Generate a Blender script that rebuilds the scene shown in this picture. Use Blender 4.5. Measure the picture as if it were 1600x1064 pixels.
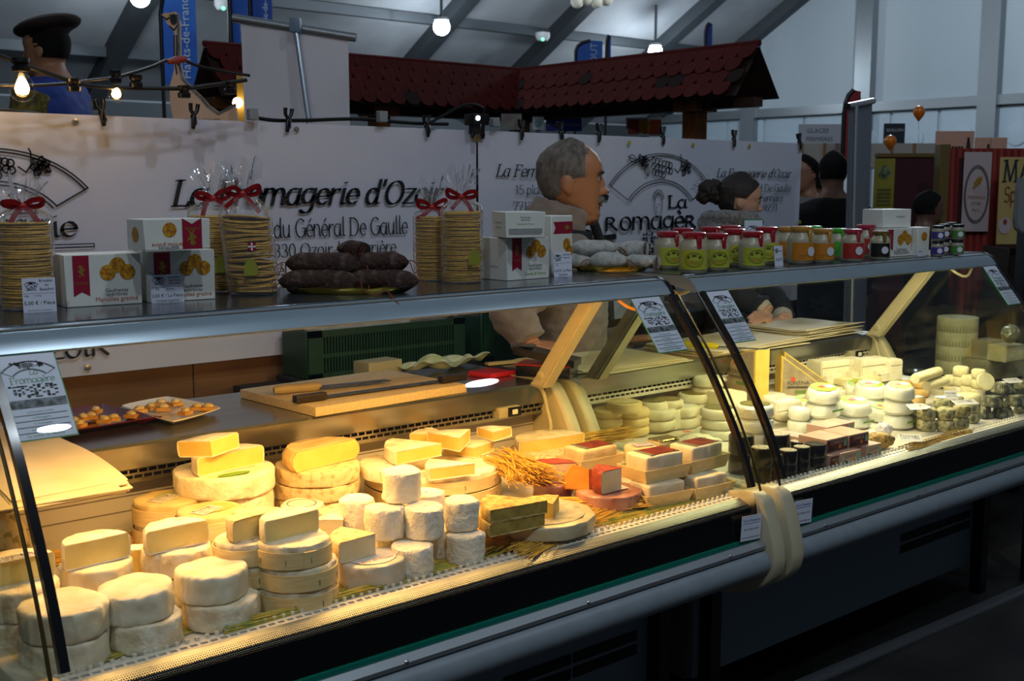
import bpy, bmesh, math, random
from mathutils import Vector, Matrix, noise
random.seed(7)
SC = bpy.context.scene
for _o in list(bpy.data.objects):
    bpy.data.objects.remove(_o)

# ------------------------------------------------------------------ camera
FPX, CX, CY = 1800.0, 800.0, 532.0          # focal length and centre in pixels of the 1600x1064 frame
CAMH = 1.55
PITCH = math.atan((CY - 290.0) / FPX)
YAW = math.radians(49.41348)
cam_d = bpy.data.cameras.new('camera')
cam_d.sensor_width = 36.0
cam_d.lens = 36.0 * FPX / 1600.0
cam_d.clip_start = 0.05
cam_d.clip_end = 200
cam_d.dof.use_dof = True
cam_d.dof.focus_distance = 2.6
cam_d.dof.aperture_fstop = 9.0
cam = bpy.data.objects.new('camera', cam_d)
cam.location = (0, 0, CAMH)
cam.rotation_euler = (math.pi / 2 - PITCH, 0, YAW - math.pi / 2)
SC.collection.objects.link(cam)
SC.camera = cam

# ------------------------------------------------------------------ light
def lin(c):
    if isinstance(c, str):
        c = c.lstrip('#'); c = [int(c[i:i+2], 16) / 255 for i in (0, 2, 4)]
    return tuple((x / 12.92 if x <= .04045 else ((x + .055) / 1.055) ** 2.4) for x in c[:3])
world = bpy.data.worlds.new('hall_air')
SC.world = world
world.use_nodes = True
_bg = world.node_tree.nodes['Background']
_bg.inputs[0].default_value = (.60, .78, 1.0, 1)
_bg.inputs[1].default_value = 0.05
SC.view_settings.view_transform = 'Standard'
SC.view_settings.look = 'None'
SC.view_settings.gamma = 1
SC.view_settings.use_curve_mapping = False
SC.view_settings.exposure = 0.25
FLOOD = []          # hall floodlights are hung on the tent rafters further down
CASE_W = {'warm': 11.8, 'cool': 8.6}
CASE_C = {'warm': (1.0, .53, .14), 'cool': (1.0, .86, .46)}
FLOOD_W = 24.0
def added_hall_light(loc, watts, r=.35, col=(.80, .90, 1.0)):     # unseen point lights without fixtures, added to brighten hall and counters
    l = bpy.data.lights.new('added_hall_light', 'POINT'); l.energy = watts; l.color = col; l.shadow_soft_size = r
    o = bpy.data.objects.new('added_hall_light', l); SC.collection.objects.link(o); o.location = loc
added_hall_light((-2.2, -1.0, 5.2), 125, .09)
added_hall_light((.2, -1.6, 5.4), 125, .09)
added_hall_light((2.2, -.3, 5.6), 125, .09)
added_hall_light((5.5, -.8, 5.6), 45, .13)
added_hall_light((11.5, 7.0, 4.8), 430)
added_hall_light((2.5, 8.0, 5.2), 110)

# ------------------------------------------------------------------ maths helpers
_cp, _sp = math.cos(PITCH), math.sin(PITCH)
_F = Vector((math.cos(YAW), math.sin(YAW), 0)); _R = Vector((math.sin(YAW), -math.cos(YAW), 0))
_FW = _F * _cp + Vector((0, 0, -_sp)); _UP = _F * _sp + Vector((0, 0, _cp))
CAM = Vector((0, 0, CAMH))
def ray(x, y): return _FW + _R * ((x - CX) / FPX) + _UP * ((CY - y) / FPX)
def atY(x, y, Y): d = ray(x, y); return CAM + d * (Y / d.y)
def atZ(x, y, Z): d = ray(x, y); return CAM + d * ((Z - CAMH) / d.z)
def atX(x, y, X): d = ray(x, y); return CAM + d * (X / d.x)
def proj(p):
    q = Vector(p) - CAM; w = q.dot(_FW)
    return CX + FPX * q.dot(_R) / w, CY - FPX * q.dot(_UP) / w, w
def depth(p): return (Vector(p) - CAM).dot(_FW)
def hdir(p):
    d = Vector(p) - CAM; d.z = 0; return d.normalized()
def foot(cx, yb, wpx, zb):
    """centre and radius of a round thing standing at height zb whose lowest rim pixel is (cx, yb)"""
    P = atZ(cx, yb, zb); r = wpx * depth(P) / FPX / 2
    return P + hdir(P) * r, r
def beside(c, px, dd=0.0):
    """the point at the height and view distance of c that shows at pixel column px"""
    c = Vector(c); w = depth(c)
    x0 = proj(c)[0]
    return c + _R * ((px - x0) * w / FPX) + _F * dd

# ------------------------------------------------------------------ scene helpers
COL = SC.collection
THING_LOC = {}
def mk(name, mesh, mat=None, parent=None, loc=(0, 0, 0), rot=(0, 0, 0), world=False):
    o = bpy.data.objects.new(name, mesh)
    COL.objects.link(o)
    if mesh is not None and mat is not None:
        mats = mat if isinstance(mat, (list, tuple)) else [mat]
        if len(mesh.materials) == 0:
            for m in mats: mesh.materials.append(m)
    o.location = loc; o.rotation_euler = rot
    if parent is not None:
        o.parent = parent
        if world and parent.name in THING_LOC:
            o.matrix_parent_inverse = Matrix.Translation(-Vector(THING_LOC[parent.name]))
    return o
def thing(name, label, cat, loc=(0, 0, 0), rotz=0, group=None, rot=None):
    o = bpy.data.objects.new(name, None); COL.objects.link(o)
    o.empty_display_size = .05
    o.location = loc; o.rotation_euler = rot or (0, 0, rotz)
    THING_LOC[o.name] = tuple(loc)
    return tag(o, label, cat, group)
def tag(o, label, cat, group=None, kind=None):
    o['label'] = label; o['category'] = cat
    if group: o['group'] = group
    if kind: o['kind'] = kind
    return o
def struct(name, mesh, mat, label=None, **k):
    o = mk(name, mesh, mat, **k); o['kind'] = 'structure'
    if label: o['label'] = label
    return o
def copy_tree(root, loc=None, rot=None, label=None, group=None):
    r = root.copy(); COL.objects.link(r)
    if loc is not None: r.location = loc
    if rot is not None: r.rotation_euler = rot
    if label: r['label'] = label
    if group: r['group'] = group
    for ch in root.children:
        c = ch.copy(); COL.objects.link(c); c.parent = r
        for g in ch.children:
            d = g.copy(); COL.objects.link(d); d.parent = c
    return r

# ------------------------------------------------------------------ mesh helpers
def fin(bm, smooth=None, name='m'):
    bmesh.ops.recalc_face_normals(bm, faces=bm.faces[:])
    me = bpy.data.meshes.new(name); bm.to_mesh(me); bm.free()
    if smooth is not None:
        me.polygons.foreach_set('use_smooth', [True] * len(me.polygons))
        me.set_sharp_from_angle(angle=math.radians(smooth))
    return me
def addbox(bm, x0, x1, y0, y1, z0, z1):
    v = [bm.verts.new(p) for p in ((x0,y0,z0),(x1,y0,z0),(x1,y1,z0),(x0,y1,z0),(x0,y0,z1),(x1,y0,z1),(x1,y1,z1),(x0,y1,z1))]
    for f in ((0,3,2,1),(4,5,6,7),(0,1,5,4),(1,2,6,5),(2,3,7,6),(3,0,4,7)):
        bm.faces.new([v[i] for i in f])
    return v
def box(x0, x1, y0, y1, z0, z1, bev=0, seg=2):
    bm = bmesh.new(); addbox(bm, x0, x1, y0, y1, z0, z1)
    if bev: bmesh.ops.bevel(bm, geom=bm.edges[:] , offset=bev, segments=seg, affect='EDGES', profile=.7)
    return fin(bm, 40 if bev else None)
def boxes(lst, bev=0):
    bm = bmesh.new()
    for b in lst: addbox(bm, *b)
    if bev: bmesh.ops.bevel(bm, geom=bm.edges[:], offset=bev, segments=1, affect='EDGES')
    return fin(bm)
def lathe(prof, seg=40, wob=0, wfreq=30, seed=0, cap=True, smooth=45):
    """prof: list of (r, z) from bottom to top"""
    bm = bmesh.new(); rings = []
    for r, z in prof:
        ring = []
        for i in range(seg):
            a = 2 * math.pi * i / seg
            p = Vector((r * math.cos(a), r * math.sin(a), z))
            if wob:
                n = noise.noise(Vector((p.x * wfreq + seed * 7.3, p.y * wfreq, p.z * wfreq + seed)))
                m = noise.noise(Vector((p.x * wfreq * .35 + seed * 3.1, p.y * wfreq * .35, seed)))
                p.x += math.cos(a) * wob * (n + m); p.y += math.sin(a) * wob * (n + m)
                if r > 1e-5: p.z += wob * .8 * m
            ring.append(bm.verts.new(p))
        rings.append(ring)
    for a, b in zip(rings, rings[1:]):
        for i in range(seg):
            j = (i + 1) % seg
            bm.faces.new((a[i], a[j], b[j], b[i]))
    if cap:
        if prof[0][0] > 1e-4: bm.faces.new(rings[0][::-1])
        if prof[-1][0] > 1e-4: bm.faces.new(rings[-1])
    bmesh.ops.remove_doubles(bm, verts=bm.verts[:], dist=1e-6)
    return fin(bm, smooth)
def prism(poly, d0, d1, axis='z', smooth=None, bev=0):
    """extrude a 2D polygon between d0 and d1 along an axis; poly points are the two other axes in xyz order"""
    def P(u, v, w):
        return {'z': (u, v, w), 'x': (w, u, v), 'y': (u, w, v)}[axis]
    bm = bmesh.new()
    a = [bm.verts.new(P(u, v, d0)) for u, v in poly]; b = [bm.verts.new(P(u, v, d1)) for u, v in poly]
    n = len(poly)
    fa = bm.faces.new(a[::-1]); fb = bm.faces.new(b)
    for i in range(n):
        j = (i + 1) % n; bm.faces.new((a[i], a[j], b[j], b[i]))
    if bev:
        es = [e for f in (fa, fb) for e in f.edges]
        bmesh.ops.bevel(bm, geom=es, offset=bev, segments=2, affect='EDGES')
    return fin(bm, smooth)
def frames(pts):
    out = []
    for i, p in enumerate(pts):
        t = (pts[min(i + 1, len(pts) - 1)] - pts[max(i - 1, 0)]).normalized()
        out.append(t)
    return out
def addtube(bm, pts, r, seg=8, flat=None, cap=True):
    pts = [Vector(p) for p in pts]
    if len(pts) < 2: return
    T = frames(pts)
    up = Vector((0, 0, 1)) if abs(T[0].z) < .9 else Vector((1, 0, 0))
    rings = []
    u = (up - T[0] * up.dot(T[0])).normalized()
    for i, (p, t) in enumerate(zip(pts, T)):
        u = (u - t * u.dot(t)).normalized(); v = t.cross(u)
        rr = r[i] if isinstance(r, (list, tuple)) else r
        ru, rv = (rr, rr) if flat is None else (rr * flat[0], rr * flat[1])
        rings.append([bm.verts.new(p + u * (ru * math.cos(2*math.pi*k/seg)) + v * (rv * math.sin(2*math.pi*k/seg))) for k in range(seg)])
    for a, b in zip(rings, rings[1:]):
        for k in range(seg):
            bm.faces.new((a[k], a[(k+1)%seg], b[(k+1)%seg], b[k]))
    if cap:
        bm.faces.new(rings[0][::-1]); bm.faces.new(rings[-1])
def tube(pts, r, seg=8, flat=None):
    bm = bmesh.new(); addtube(bm, pts, r, seg, flat); return fin(bm, 50)
def spline(pts, n=8, closed=False):
    P = [Vector(p) for p in pts]
    if closed: P = [P[-1]] + P + [P[0], P[1]]
    else: P = [P[0] * 2 - P[1]] + P + [P[-1] * 2 - P[-2]]
    out = []
    for i in range(1, len(P) - 2):
        a, b, c, d = P[i-1], P[i], P[i+1], P[i+2]
        for k in range(n):
            t = k / n
            out.append(.5 * ((2*b) + (c - a)*t + (2*a - 5*b + 4*c - d)*t*t + (3*b - 3*c + d - a)*t**3))
    if not closed: out.append(P[-2])
    return out
def sweep_x(poly, x0, x1, smooth=35): return prism(poly, x0, x1, 'x', smooth)
def offset_line(line, d):
    """offset a 2D polyline to its left"""
    L = [Vector(p) for p in line]; out = []
    for i, p in enumerate(L):
        t = (L[min(i+1, len(L)-1)] - L[max(i-1, 0)]).normalized()
        out.append((p.x - t.y * d, p.y + t.x * d))
    return out
def slab(line, d):
    return [tuple(p)[:2] for p in line] + offset_line(line, d)[::-1]
def grid_sheet(nx, ny, fn, thick=0.0006, smooth=60):
    bm = bmesh.new(); V = []
    for j in range(ny + 1):
        V.append([bm.verts.new(fn(i / nx, j / ny)) for i in range(nx + 1)])
    for j in range(ny):
        for i in range(nx): bm.faces.new((V[j][i], V[j][i+1], V[j+1][i+1], V[j+1][i]))
    if thick:
        bm.normal_update()
        bmesh.ops.solidify(bm, geom=bm.faces[:], thickness=thick)
    return fin(bm, smooth)
def sphere(r, seg=20, rings=12, scale=(1, 1, 1), c=(0, 0, 0)):
    bm = bmesh.new(); bmesh.ops.create_uvsphere(bm, u_segments=seg, v_segments=rings, radius=r)
    for v in bm.verts: v.co = Vector((v.co.x*scale[0]+c[0], v.co.y*scale[1]+c[1], v.co.z*scale[2]+c[2]))
    return fin(bm, 80)

# ------------------------------------------------------------------ materials
MATS = {}
def M(name, col, rough=.5, metal=0, col2=None, vscale=25, vmin=.35, vmax=.65, bump=0, bscale=90, spec=.5, sss=0, emit=0, coat=0, sheen=0, detail=4, stretch=None, alpha=None, trans=0):
    if name in MATS: return MATS[name]
    m = bpy.data.materials.new(name); m.use_nodes = True
    nt = m.node_tree; N = nt.nodes; L = nt.links; b = N['Principled BSDF']
    c = lin(col) + (1,)
    b.inputs['Base Color'].default_value = c
    b.inputs['Roughness'].default_value = rough; b.inputs['Metallic'].default_value = metal
    b.inputs['Specular IOR Level'].default_value = spec
    if coat: b.inputs['Coat Weight'].default_value = coat; b.inputs['Coat Roughness'].default_value = .1
    if sheen: b.inputs['Sheen Weight'].default_value = sheen
    if trans: b.inputs['Transmission Weight'].default_value = trans
    if sss:
        b.inputs['Subsurface Weight'].default_value = sss; b.inputs['Subsurface Radius'].default_value = (.01, .006, .003); b.inputs['Subsurface Scale'].default_value = .5
    if emit:
        b.inputs['Emission Color'].default_value = c; b.inputs['Emission Strength'].default_value = emit
    if col2 is not None or bump:
        tc = N.new('ShaderNodeTexCoord'); src = tc.outputs['Object']
        if stretch:
            mp = N.new('ShaderNodeMapping'); mp.inputs['Scale'].default_value = stretch; L.new(src, mp.inputs[0]); src = mp.outputs[0]
    if col2 is not None:
        nz = N.new('ShaderNodeTexNoise'); nz.inputs['Scale'].default_value = vscale; nz.inputs['Detail'].default_value = detail
        L.new(src, nz.inputs['Vector'])
        rp = N.new('ShaderNodeValToRGB'); rp.color_ramp.elements[0].position = vmin; rp.color_ramp.elements[1].position = vmax
        rp.color_ramp.elements[0].color = c; rp.color_ramp.elements[1].color = lin(col2) + (1,)
        L.new(nz.outputs['Fac'], rp.inputs[0]); L.new(rp.outputs[0], b.inputs['Base Color'])
    if bump:
        n2 = N.new('ShaderNodeTexNoise'); n2.inputs['Scale'].default_value = bscale; n2.inputs['Detail'].default_value = 3
        L.new(src, n2.inputs['Vector'])
        bp = N.new('ShaderNodeBump'); bp.inputs['Strength'].default_value = 1; bp.inputs['Distance'].default_value = bump
        L.new(n2.outputs['Fac'], bp.inputs['Height']); L.new(bp.outputs[0], b.inputs['Normal'])
    MATS[name] = m
    return m
def glassmat(name, tint=(1, 1, 1), ior=1.45, rough=0.0, gain=1.0, bump=0, bscale=40, haze=0, hazecol=(.8, .8, .8)):
    if name in MATS: return MATS[name]
    m = bpy.data.materials.new(name); m.use_nodes = True
    nt = m.node_tree; N = nt.nodes; L = nt.links
    for n in list(N): N.remove(n)
    out = N.new('ShaderNodeOutputMaterial'); mix = N.new('ShaderNodeMixShader'); tr = N.new('ShaderNodeBsdfTransparent'); gl = N.new('ShaderNodeBsdfGlossy')
    fr = N.new('ShaderNodeLayerWeight'); fr.inputs['Blend'].default_value = .5     # Schlick reflectance, same on both faces of a pane
    tr.inputs[0].default_value = tuple(tint) + (1,); gl.inputs['Roughness'].default_value = rough
    f0 = ((ior - 1) / (ior + 1)) ** 2
    pw = N.new('ShaderNodeMath'); pw.operation = 'POWER'; pw.inputs[1].default_value = 5; L.new(fr.outputs['Facing'], pw.inputs[0])
    ma = N.new('ShaderNodeMath'); ma.operation = 'MULTIPLY_ADD'; ma.inputs[1].default_value = (1 - f0) * gain; ma.inputs[2].default_value = f0 * gain; ma.use_clamp = True
    L.new(pw.outputs[0], ma.inputs[0]); fac = ma.outputs[0]
    L.new(fac, mix.inputs[0]); L.new(tr.outputs[0], mix.inputs[1]); L.new(gl.outputs[0], mix.inputs[2])
    last = mix.outputs[0]
    if haze:
        df = N.new('ShaderNodeBsdfDiffuse'); df.inputs[0].default_value = tuple(hazecol) + (1,)
        m2 = N.new('ShaderNodeMixShader'); m2.inputs[0].default_value = haze
        L.new(last, m2.inputs[1]); L.new(df.outputs[0], m2.inputs[2]); last = m2.outputs[0]
    if bump:
        tc = N.new('ShaderNodeTexCoord'); n2 = N.new('ShaderNodeTexNoise'); n2.inputs['Scale'].default_value = bscale; n2.inputs['Detail'].default_value = 2
        L.new(tc.outputs['Object'], n2.inputs['Vector'])
        bp = N.new('ShaderNodeBump'); bp.inputs['Distance'].default_value = bump; bp.inputs['Strength'].default_value = 1
        L.new(n2.outputs['Fac'], bp.inputs['Height'])
        L.new(bp.outputs[0], gl.inputs['Normal']); L.new(bp.outputs[0], fr.inputs['Normal'])
    L.new(last, out.inputs[0])
    MATS[name] = m
    return m
def emat(name, col, s):
    if name in MATS: return MATS[name]
    m = bpy.data.materials.new(name); m.use_nodes = True
    N = m.node_tree.nodes; b = N['Principled BSDF']
    b.inputs['Base Color'].default_value = tuple(col) + (1,)
    b.inputs['Emission Color'].default_value = tuple(col) + (1,); b.inputs['Emission Strength'].default_value = s
    MATS[name] = m
    return m
BLACK = M('black_plastic', '#0b0c0e', .35)
INK = M('black_print', '#17181c', .6)
WHITE = M('white_card', '#e8e8e6', .6, col2='#dcdcda', vscale=8)

# ------------------------------------------------------------------ lettering
_TXT = {}
def text_mesh(s, h, width=None, bold=0, shear=0, align='LEFT', yscale=1):
    key = (s, bold, shear)
    if key not in _TXT:
        c = bpy.data.curves.new('t', 'FONT'); c.body = s; c.size = 1; c.resolution_u = 2; c.offset = bold; c.shear = shear
        o = bpy.data.objects.new('t', c)
        me = bpy.data.meshes.new_from_object(o)
        bpy.data.objects.remove(o); bpy.data.curves.remove(c)
        _TXT[key] = me
    me = _TXT[key].copy(); me.materials.clear()
    if not me.vertices: return me
    xs = [v.co.x for v in me.vertices]; x0, x1 = min(xs), max(xs)
    sx = width / max(x1 - x0, 1e-6) if width else h
    sy = h if h else sx
    off = {'LEFT': 0, 'CENTER': .5, 'RIGHT': 1}[align] * (x1 - x0)
    me.transform(Matrix.Diagonal((sx, sy * yscale, 1, 1)) @ Matrix.Translation((-x0 - off, 0, 0)))
    return me
def merge(meshes, name='merged'):
    bm = bmesh.new()
    for me in meshes:
        bm.from_mesh(me); bpy.data.meshes.remove(me)
    me = bpy.data.meshes.new(name); bm.to_mesh(me); bm.free()
    return me
def moved(me, x=0, y=0, z=0, rot=None):
    if rot: me.transform(rot)
    me.transform(Matrix.Translation((x, y, z))); return me
UPRIGHT = Matrix.Rotation(math.pi / 2, 4, 'X')     # text in the xz plane, read from -y

def _arc(cx, cy, rx, ry, a0, a1, n=10):
    return [(cx + rx * math.cos(math.radians(a0 + (a1 - a0) * i / n)), cy + ry * math.sin(math.radians(a0 + (a1 - a0) * i / n))) for i in range(n + 1)]
NIB = {  # broad pen letters, x-height 1: (advance, strokes)
 'a': (.98, [_arc(.42,.5,.36,.5,60,370), [(.8,1),(.78,.2),(.84,.02),(1,.08)]]),
 'b': (.95, [[(.12,1.55),(.12,.1)], _arc(.46,.5,.36,.5,170,-170)]),
 'c': (.82, [_arc(.48,.5,.4,.5,45,315)]),
 'd': (1.0, [_arc(.42,.5,.36,.5,40,350), [(.8,1.55),(.78,.15),(.86,.02),(1,.08)]]),
 'e': (.86, [_arc(.45,.5,.37,.48,0,320), [(.08,.5),(.82,.55)]]),
 'g': (.95, [_arc(.42,.55,.35,.45,50,360), [(.8,1),(.8,-.1)], _arc(.42,-.12,.38,.35,0,-150)]),
 'i': (.45, [[(.2,1),(.2,.12),(.3,.02),(.44,.08)], [(.2,1.32),(.24,1.36)]]),
 'l': (.45, [[(.2,1.55),(.2,.12),(.3,.02),(.44,.08)]]),
 'm': (1.5, [[(.12,1),(.12,0)], _arc(.42,.55,.3,.45,170,0)+[(.72,0)], _arc(1.02,.55,.3,.45,170,0)+[(1.34,.06),(1.46,.06)]]),
 'n': (.98, [[(.12,1),(.12,0)], _arc(.45,.55,.33,.45,170,0)+[(.8,.08),(.94,.06)]]),
 'o': (.92, [_arc(.45,.5,.38,.5,0,360,16)]),
 'p': (.95, [[(.14,1),(.14,-.45)], _arc(.46,.5,.36,.5,170,-170)]),
 'r': (.72, [[(.14,1),(.14,0)], [(.14,.6),(.34,.94),(.56,.98),(.64,.86)]]),
 's': (.72, [_arc(.38,.74,.26,.25,30,250)+_arc(.36,.26,.28,.26,80,-150)]),
 't': (.6, [[(.25,1.35),(.25,.15),(.36,.02),(.54,.1)], [(.05,1),(.52,1)]]),
 'u': (.98, [[(.12,1),(.14,.3),(.3,.02),(.6,.06),(.78,.35)], [(.8,1),(.8,.08),(.94,.06)]]),
 'z': (.85, [[(.08,.96),(.76,.96),(.06,.04),(.8,.04)]]),
 'h': (.98, [[(.12,1.55),(.12,0)], _arc(.45,.55,.33,.45,170,0)+[(.8,.08),(.94,.06)]]),
 'v': (.85, [[(.06,1),(.4,.02)], [(.4,.02),(.76,1)]]),
 'L': (1.0, [[(.2,1.45),(.2,.04)], [(.08,.04),(.9,.04),(.94,.28)], [(.02,1.45),(.4,1.45)]]),
 'F': (1.05, [[(.25,1.45),(.25,0)], [(.05,1.43),(.95,1.43),(.98,1.2)], [(.25,.78),(.74,.78)], [(.05,.02),(.48,.02)]]),
 'O': (1.4, [_arc(.68,.72,.58,.73,0,360,20)]),
 'G': (1.35, [_arc(.7,.72,.58,.73,45,350), [(1.25,.72),(1.25,.1)], [(.9,.72),(1.32,.72)]]),
 'D': (1.35, [[(.2,1.45),(.2,0)], [(.05,1.43),(.5,1.43)]+_arc(.5,.72,.68,.7,85,-85)+[(.05,.02)]]),
 'J': (.7, [[(.7,1.45),(.42,.1),(.2,-.25),(-.05,-.15)]]),
 'M': (1.7, [[(.15,0),(.3,1.45)], [(.3,1.45),(.78,.05)], [(.78,.05),(1.3,1.45)], [(1.3,1.45),(1.4,0)], [(0,.02),(.32,.02)], [(1.2,.02),(1.58,.02)], [(.1,1.43),(.4,1.43)],[(1.2,1.43),(1.5,1.43)]]),
 'A': (1.45, [[(.12,0),(.66,1.45)], [(.66,1.45),(1.22,0)], [(.36,.5),(.96,.5)], [(0,.02),(.3,.02)], [(1.02,.02),(1.4,.02)]]),
 'S': (.95, [_arc(.48,1.06,.36,.38,30,250)+_arc(.46,.38,.38,.38,80,-150)]),
 'R': (1.15, [[(.15,1),(.15,0)], [(.15,.98),(.55,.98),(.72,.78),(.55,.55),(.2,.52)], [(.42,.52),(.95,0)]]),
 'E': (.9, [_arc(.5,.5,.42,.5,60,300), [(.1,.52),(.75,.52)]]),
 "'": (.32, [[(.16,1.55),(.12,1.15)]]), '-': (.6, [[(.1,.5),(.5,.5)]]), ' ': (.5, []), '.': (.3, [[(.12,.04),(.16,.08)]]),
 '0': (1.0, [_arc(.48,.72,.38,.73,0,360,18)]), '1': (.7, [[(.12,1.2),(.36,1.42),(.36,0)]]), '2': (.95, [[(.1,1.1),(.3,1.42),(.65,1.4),(.78,1.05),(.1,.04),(.86,.04)]]),
 '3': (.95, [_arc(.42,1.08,.34,.36,150,-80)+_arc(.42,.38,.4,.38,80,-150)]), '5': (.95, [[(.8,1.43),(.2,1.43),(.16,.8)]+_arc(.42,.45,.4,.44,110,-150)]),
 '7': (.95, [[(.1,1.2),(.1,1.42),(.84,1.42),(.35,0)]]), '8': (.95, [_arc(.46,1.08,.32,.36,0,360,14), _arc(.46,.37,.38,.38,0,360,14)]), '9': (.95, [_arc(.46,.98,.36,.45,0,360,14), [(.82,1.0),(.6,0)]]),
 '4': (1.0, [[(.68,0),(.68,1.43),(.06,.42),(.92,.42)]]), '6': (.95, [_arc(.46,.45,.36,.44,0,360,14), [(.1,.48),(.6,1.43)]]),
}
ACC = {'é': ('e', [(.38,1.2),(.62,1.45)]), 'è': ('e', [(.3,1.45),(.52,1.2)])}
def hull(pts):
    pts = sorted(set((round(p[0], 6), round(p[1], 6)) for p in pts))
    def half(ps):
        h = []
        for p in ps:
            while len(h) >= 2 and (h[-1][0]-h[-2][0])*(p[1]-h[-2][1]) - (h[-1][1]-h[-2][1])*(p[0]-h[-2][0]) <= 0: h.pop()
            h.append(p)
        return h
    a = half(pts); b = half(pts[::-1]); return a[:-1] + b[:-1]
def nib_text(s, xh, width=None, pen=.16, thin=.045, ang=25, shear=0, xs=1.0):
    """broad pen lettering as a flat mesh in the xy plane"""
    bm = bmesh.new(); x = 0
    n = (math.cos(math.radians(ang)) * pen / 2, math.sin(math.radians(ang)) * pen / 2)
    k = (-math.sin(math.radians(ang)) * thin / 2, math.cos(math.radians(ang)) * thin / 2)
    nibp = [(n[0]*a + k[0]*b, n[1]*a + k[1]*b) for a in (-1, 1) for b in (-1, 1)]
    for ch in s:
        extra = []
        if ch in ACC: ch, e = ACC[ch]; extra = [e]
        adv, st = NIB.get(ch, (.6, []))
        for path in list(st) + extra:
            for p, q in zip(path, path[1:]):
                h = hull([(p[0]+u, p[1]+v) for u, v in nibp] + [(q[0]+u, q[1]+v) for u, v in nibp])
                vs = [bm.verts.new((x + (a + shear*b) * xs, b, 0)) for a, b in h]
                if len(vs) > 2: bm.faces.new(vs)
        x += adv * xs
    me = bpy.data.meshes.new('lettering'); bm.to_mesh(me); bm.free()
    sx = width / max(x, 1e-6) if width else xh
    me.transform(Matrix.Diagonal((sx, xh, 1, 1)))
    return me
def strokes(paths, w, close=False):
    """flat drawn lines in the xy plane, thickness w"""
    bm = bmesh.new()
    for path in paths:
        P = [Vector((p[0], p[1])) for p in path]
        for p, q in zip(P, P[1:]):
            d = q - p
            if d.length < 1e-7: continue
            d.normalize(); nn = Vector((-d.y, d.x)) * (w / 2); e = d * (w * .3)
            vs = [bm.verts.new((v.x, v.y, 0)) for v in (p - e - nn, q + e - nn, q + e + nn, p - e + nn)]
            bm.faces.new(vs)
    me = bpy.data.meshes.new('lines'); bm.to_mesh(me); bm.free(); return me
def flat_poly(pts):
    bm = bmesh.new(); bm.faces.new([bm.verts.new((p[0], p[1], 0)) for p in pts]); return fin(bm)
def disc(r, n=24, rx=1, ry=1, c=(0, 0)):
    return flat_poly([(c[0] + r*rx*math.cos(2*math.pi*i/n), c[1] + r*ry*math.sin(2*math.pi*i/n)) for i in range(n)])

# ================================================================== SETTING
ZF = 0.17      # floor level
m_floor = M('dark_floor', '#1a1a1b', .55, col2='#2a2928', vscale=3, bump=.001, bscale=60)
m_tent = M('tent_cloth', '#8d9298', .7, col2='#a3a8ad', vscale=1.2)
m_tentwall = M('tent_wall_cloth', '#a9b4bb', .65, col2='#9aa6ae', vscale=.6, stretch=(1, 1, .15))
m_alu = M('aluminium_grey', '#8d9499', .4, .7)
m_alud = M('aluminium_dark', '#4a5055', .5, .6)
struct('floor', box(-30, 40, -30, 18, ZF - .1, ZF), m_floor, 'dark hall floor')
EY, EZ, RS = 14.8, 2.65, .579              # eave of the tent and slope of its roof
GX = 15.9                                  # gable wall
def roofz(Y): return EZ + RS * (EY - Y)
def roofhit(px, py):
    d = ray(px, py); t = (EZ + RS * EY - CAMH) / (d.z + RS * d.y); return CAM + d * t
struct('ceiling', prism([(EY, EZ), (EY, EZ + .03), (1.0, roofz(1.0) + .03), (1.0, roofz(1.0))], -6, GX, 'x'), m_tent, 'grey sloping tent roof')
ceil_o = bpy.data.objects['ceiling']
def rafter(X, w=.11):
    y0, y1 = EY, 1.2
    me = prism([(y0, roofz(y0) - .002), (y1, roofz(y1) - .002), (y1, roofz(y1) - .22), (y0, roofz(y0) - .22)], X - w, X + w, 'x')
    mk('rafter', me, m_alud, ceil_o)
RX = []
for q in ((205, 20), (700, 20), (895, 15), (1085, 15)):
    h = roofhit(*q); RX.append(h.x); rafter(h.x)
rafter(GX - .1)
for q in ((100, 67), (800, 38)):
    h = roofhit(*q)
    mk('purlin', box(-6, GX, h.y - .05, h.y + .05, h.z - .13, h.z - .01), m_alud, ceil_o)
# far side wall with its window band
struct('wall_far', box(-6, GX, EY, EY + .05, ZF, EZ), m_tentwall, 'far side wall of the tent')
wf = bpy.data.objects['wall_far']
mk('eave_beam', box(-6, GX, EY - .12, EY - .002, EZ - .22, EZ - .03), m_alud, wf)
for k in range(11):
    x = -5 + k * 2.0
    mk('wall_post', box(x - .06, x + .06, EY - .1, EY - .002, ZF, EZ - .22), m_alu, wf)
# gable wall: cloth above, panels below, posts
struct('wall_right', prism([(EY, ZF), (EY, EZ), (3.0, roofz(3.0)), (3.0, ZF)], GX, GX + .05, 'x'), m_tentwall, 'pale gable wall of the tent')
wg = bpy.data.objects['wall_right']
RAILZ = 2.74
mk('rail', box(GX - .12, GX - .002, 3.0, EY, RAILZ - .07, RAILZ + .07), m_alu, wg)
mk('rail', box(GX - .08, GX - .002, 3.0, EY, 1.86, 1.93), m_alu, wg)
for px in (1178, 1357, 1553):
    p = atX(px, 100, GX)
    mk('wall_post', box(GX - .16, GX - .002, p.y - .14, p.y + .14, ZF, roofz(p.y) - .02), m_alu, wg)
m_pane = M('wall_window', '#9fafbb', .35)
for k in range(11):
    y = 6.2 + k * .78
    mk('panel', box(GX - .03, GX - .002, y - .36, y + .36, 1.97, RAILZ - .1), m_pane, wg)
    mk('panel_boss', lathe([(.0, 0), (.16, 0), (.15, .02), (0, .03)], 16), m_pane, wg, (GX - .03, y, 2.25), (0, -math.pi/2, 0))
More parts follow.
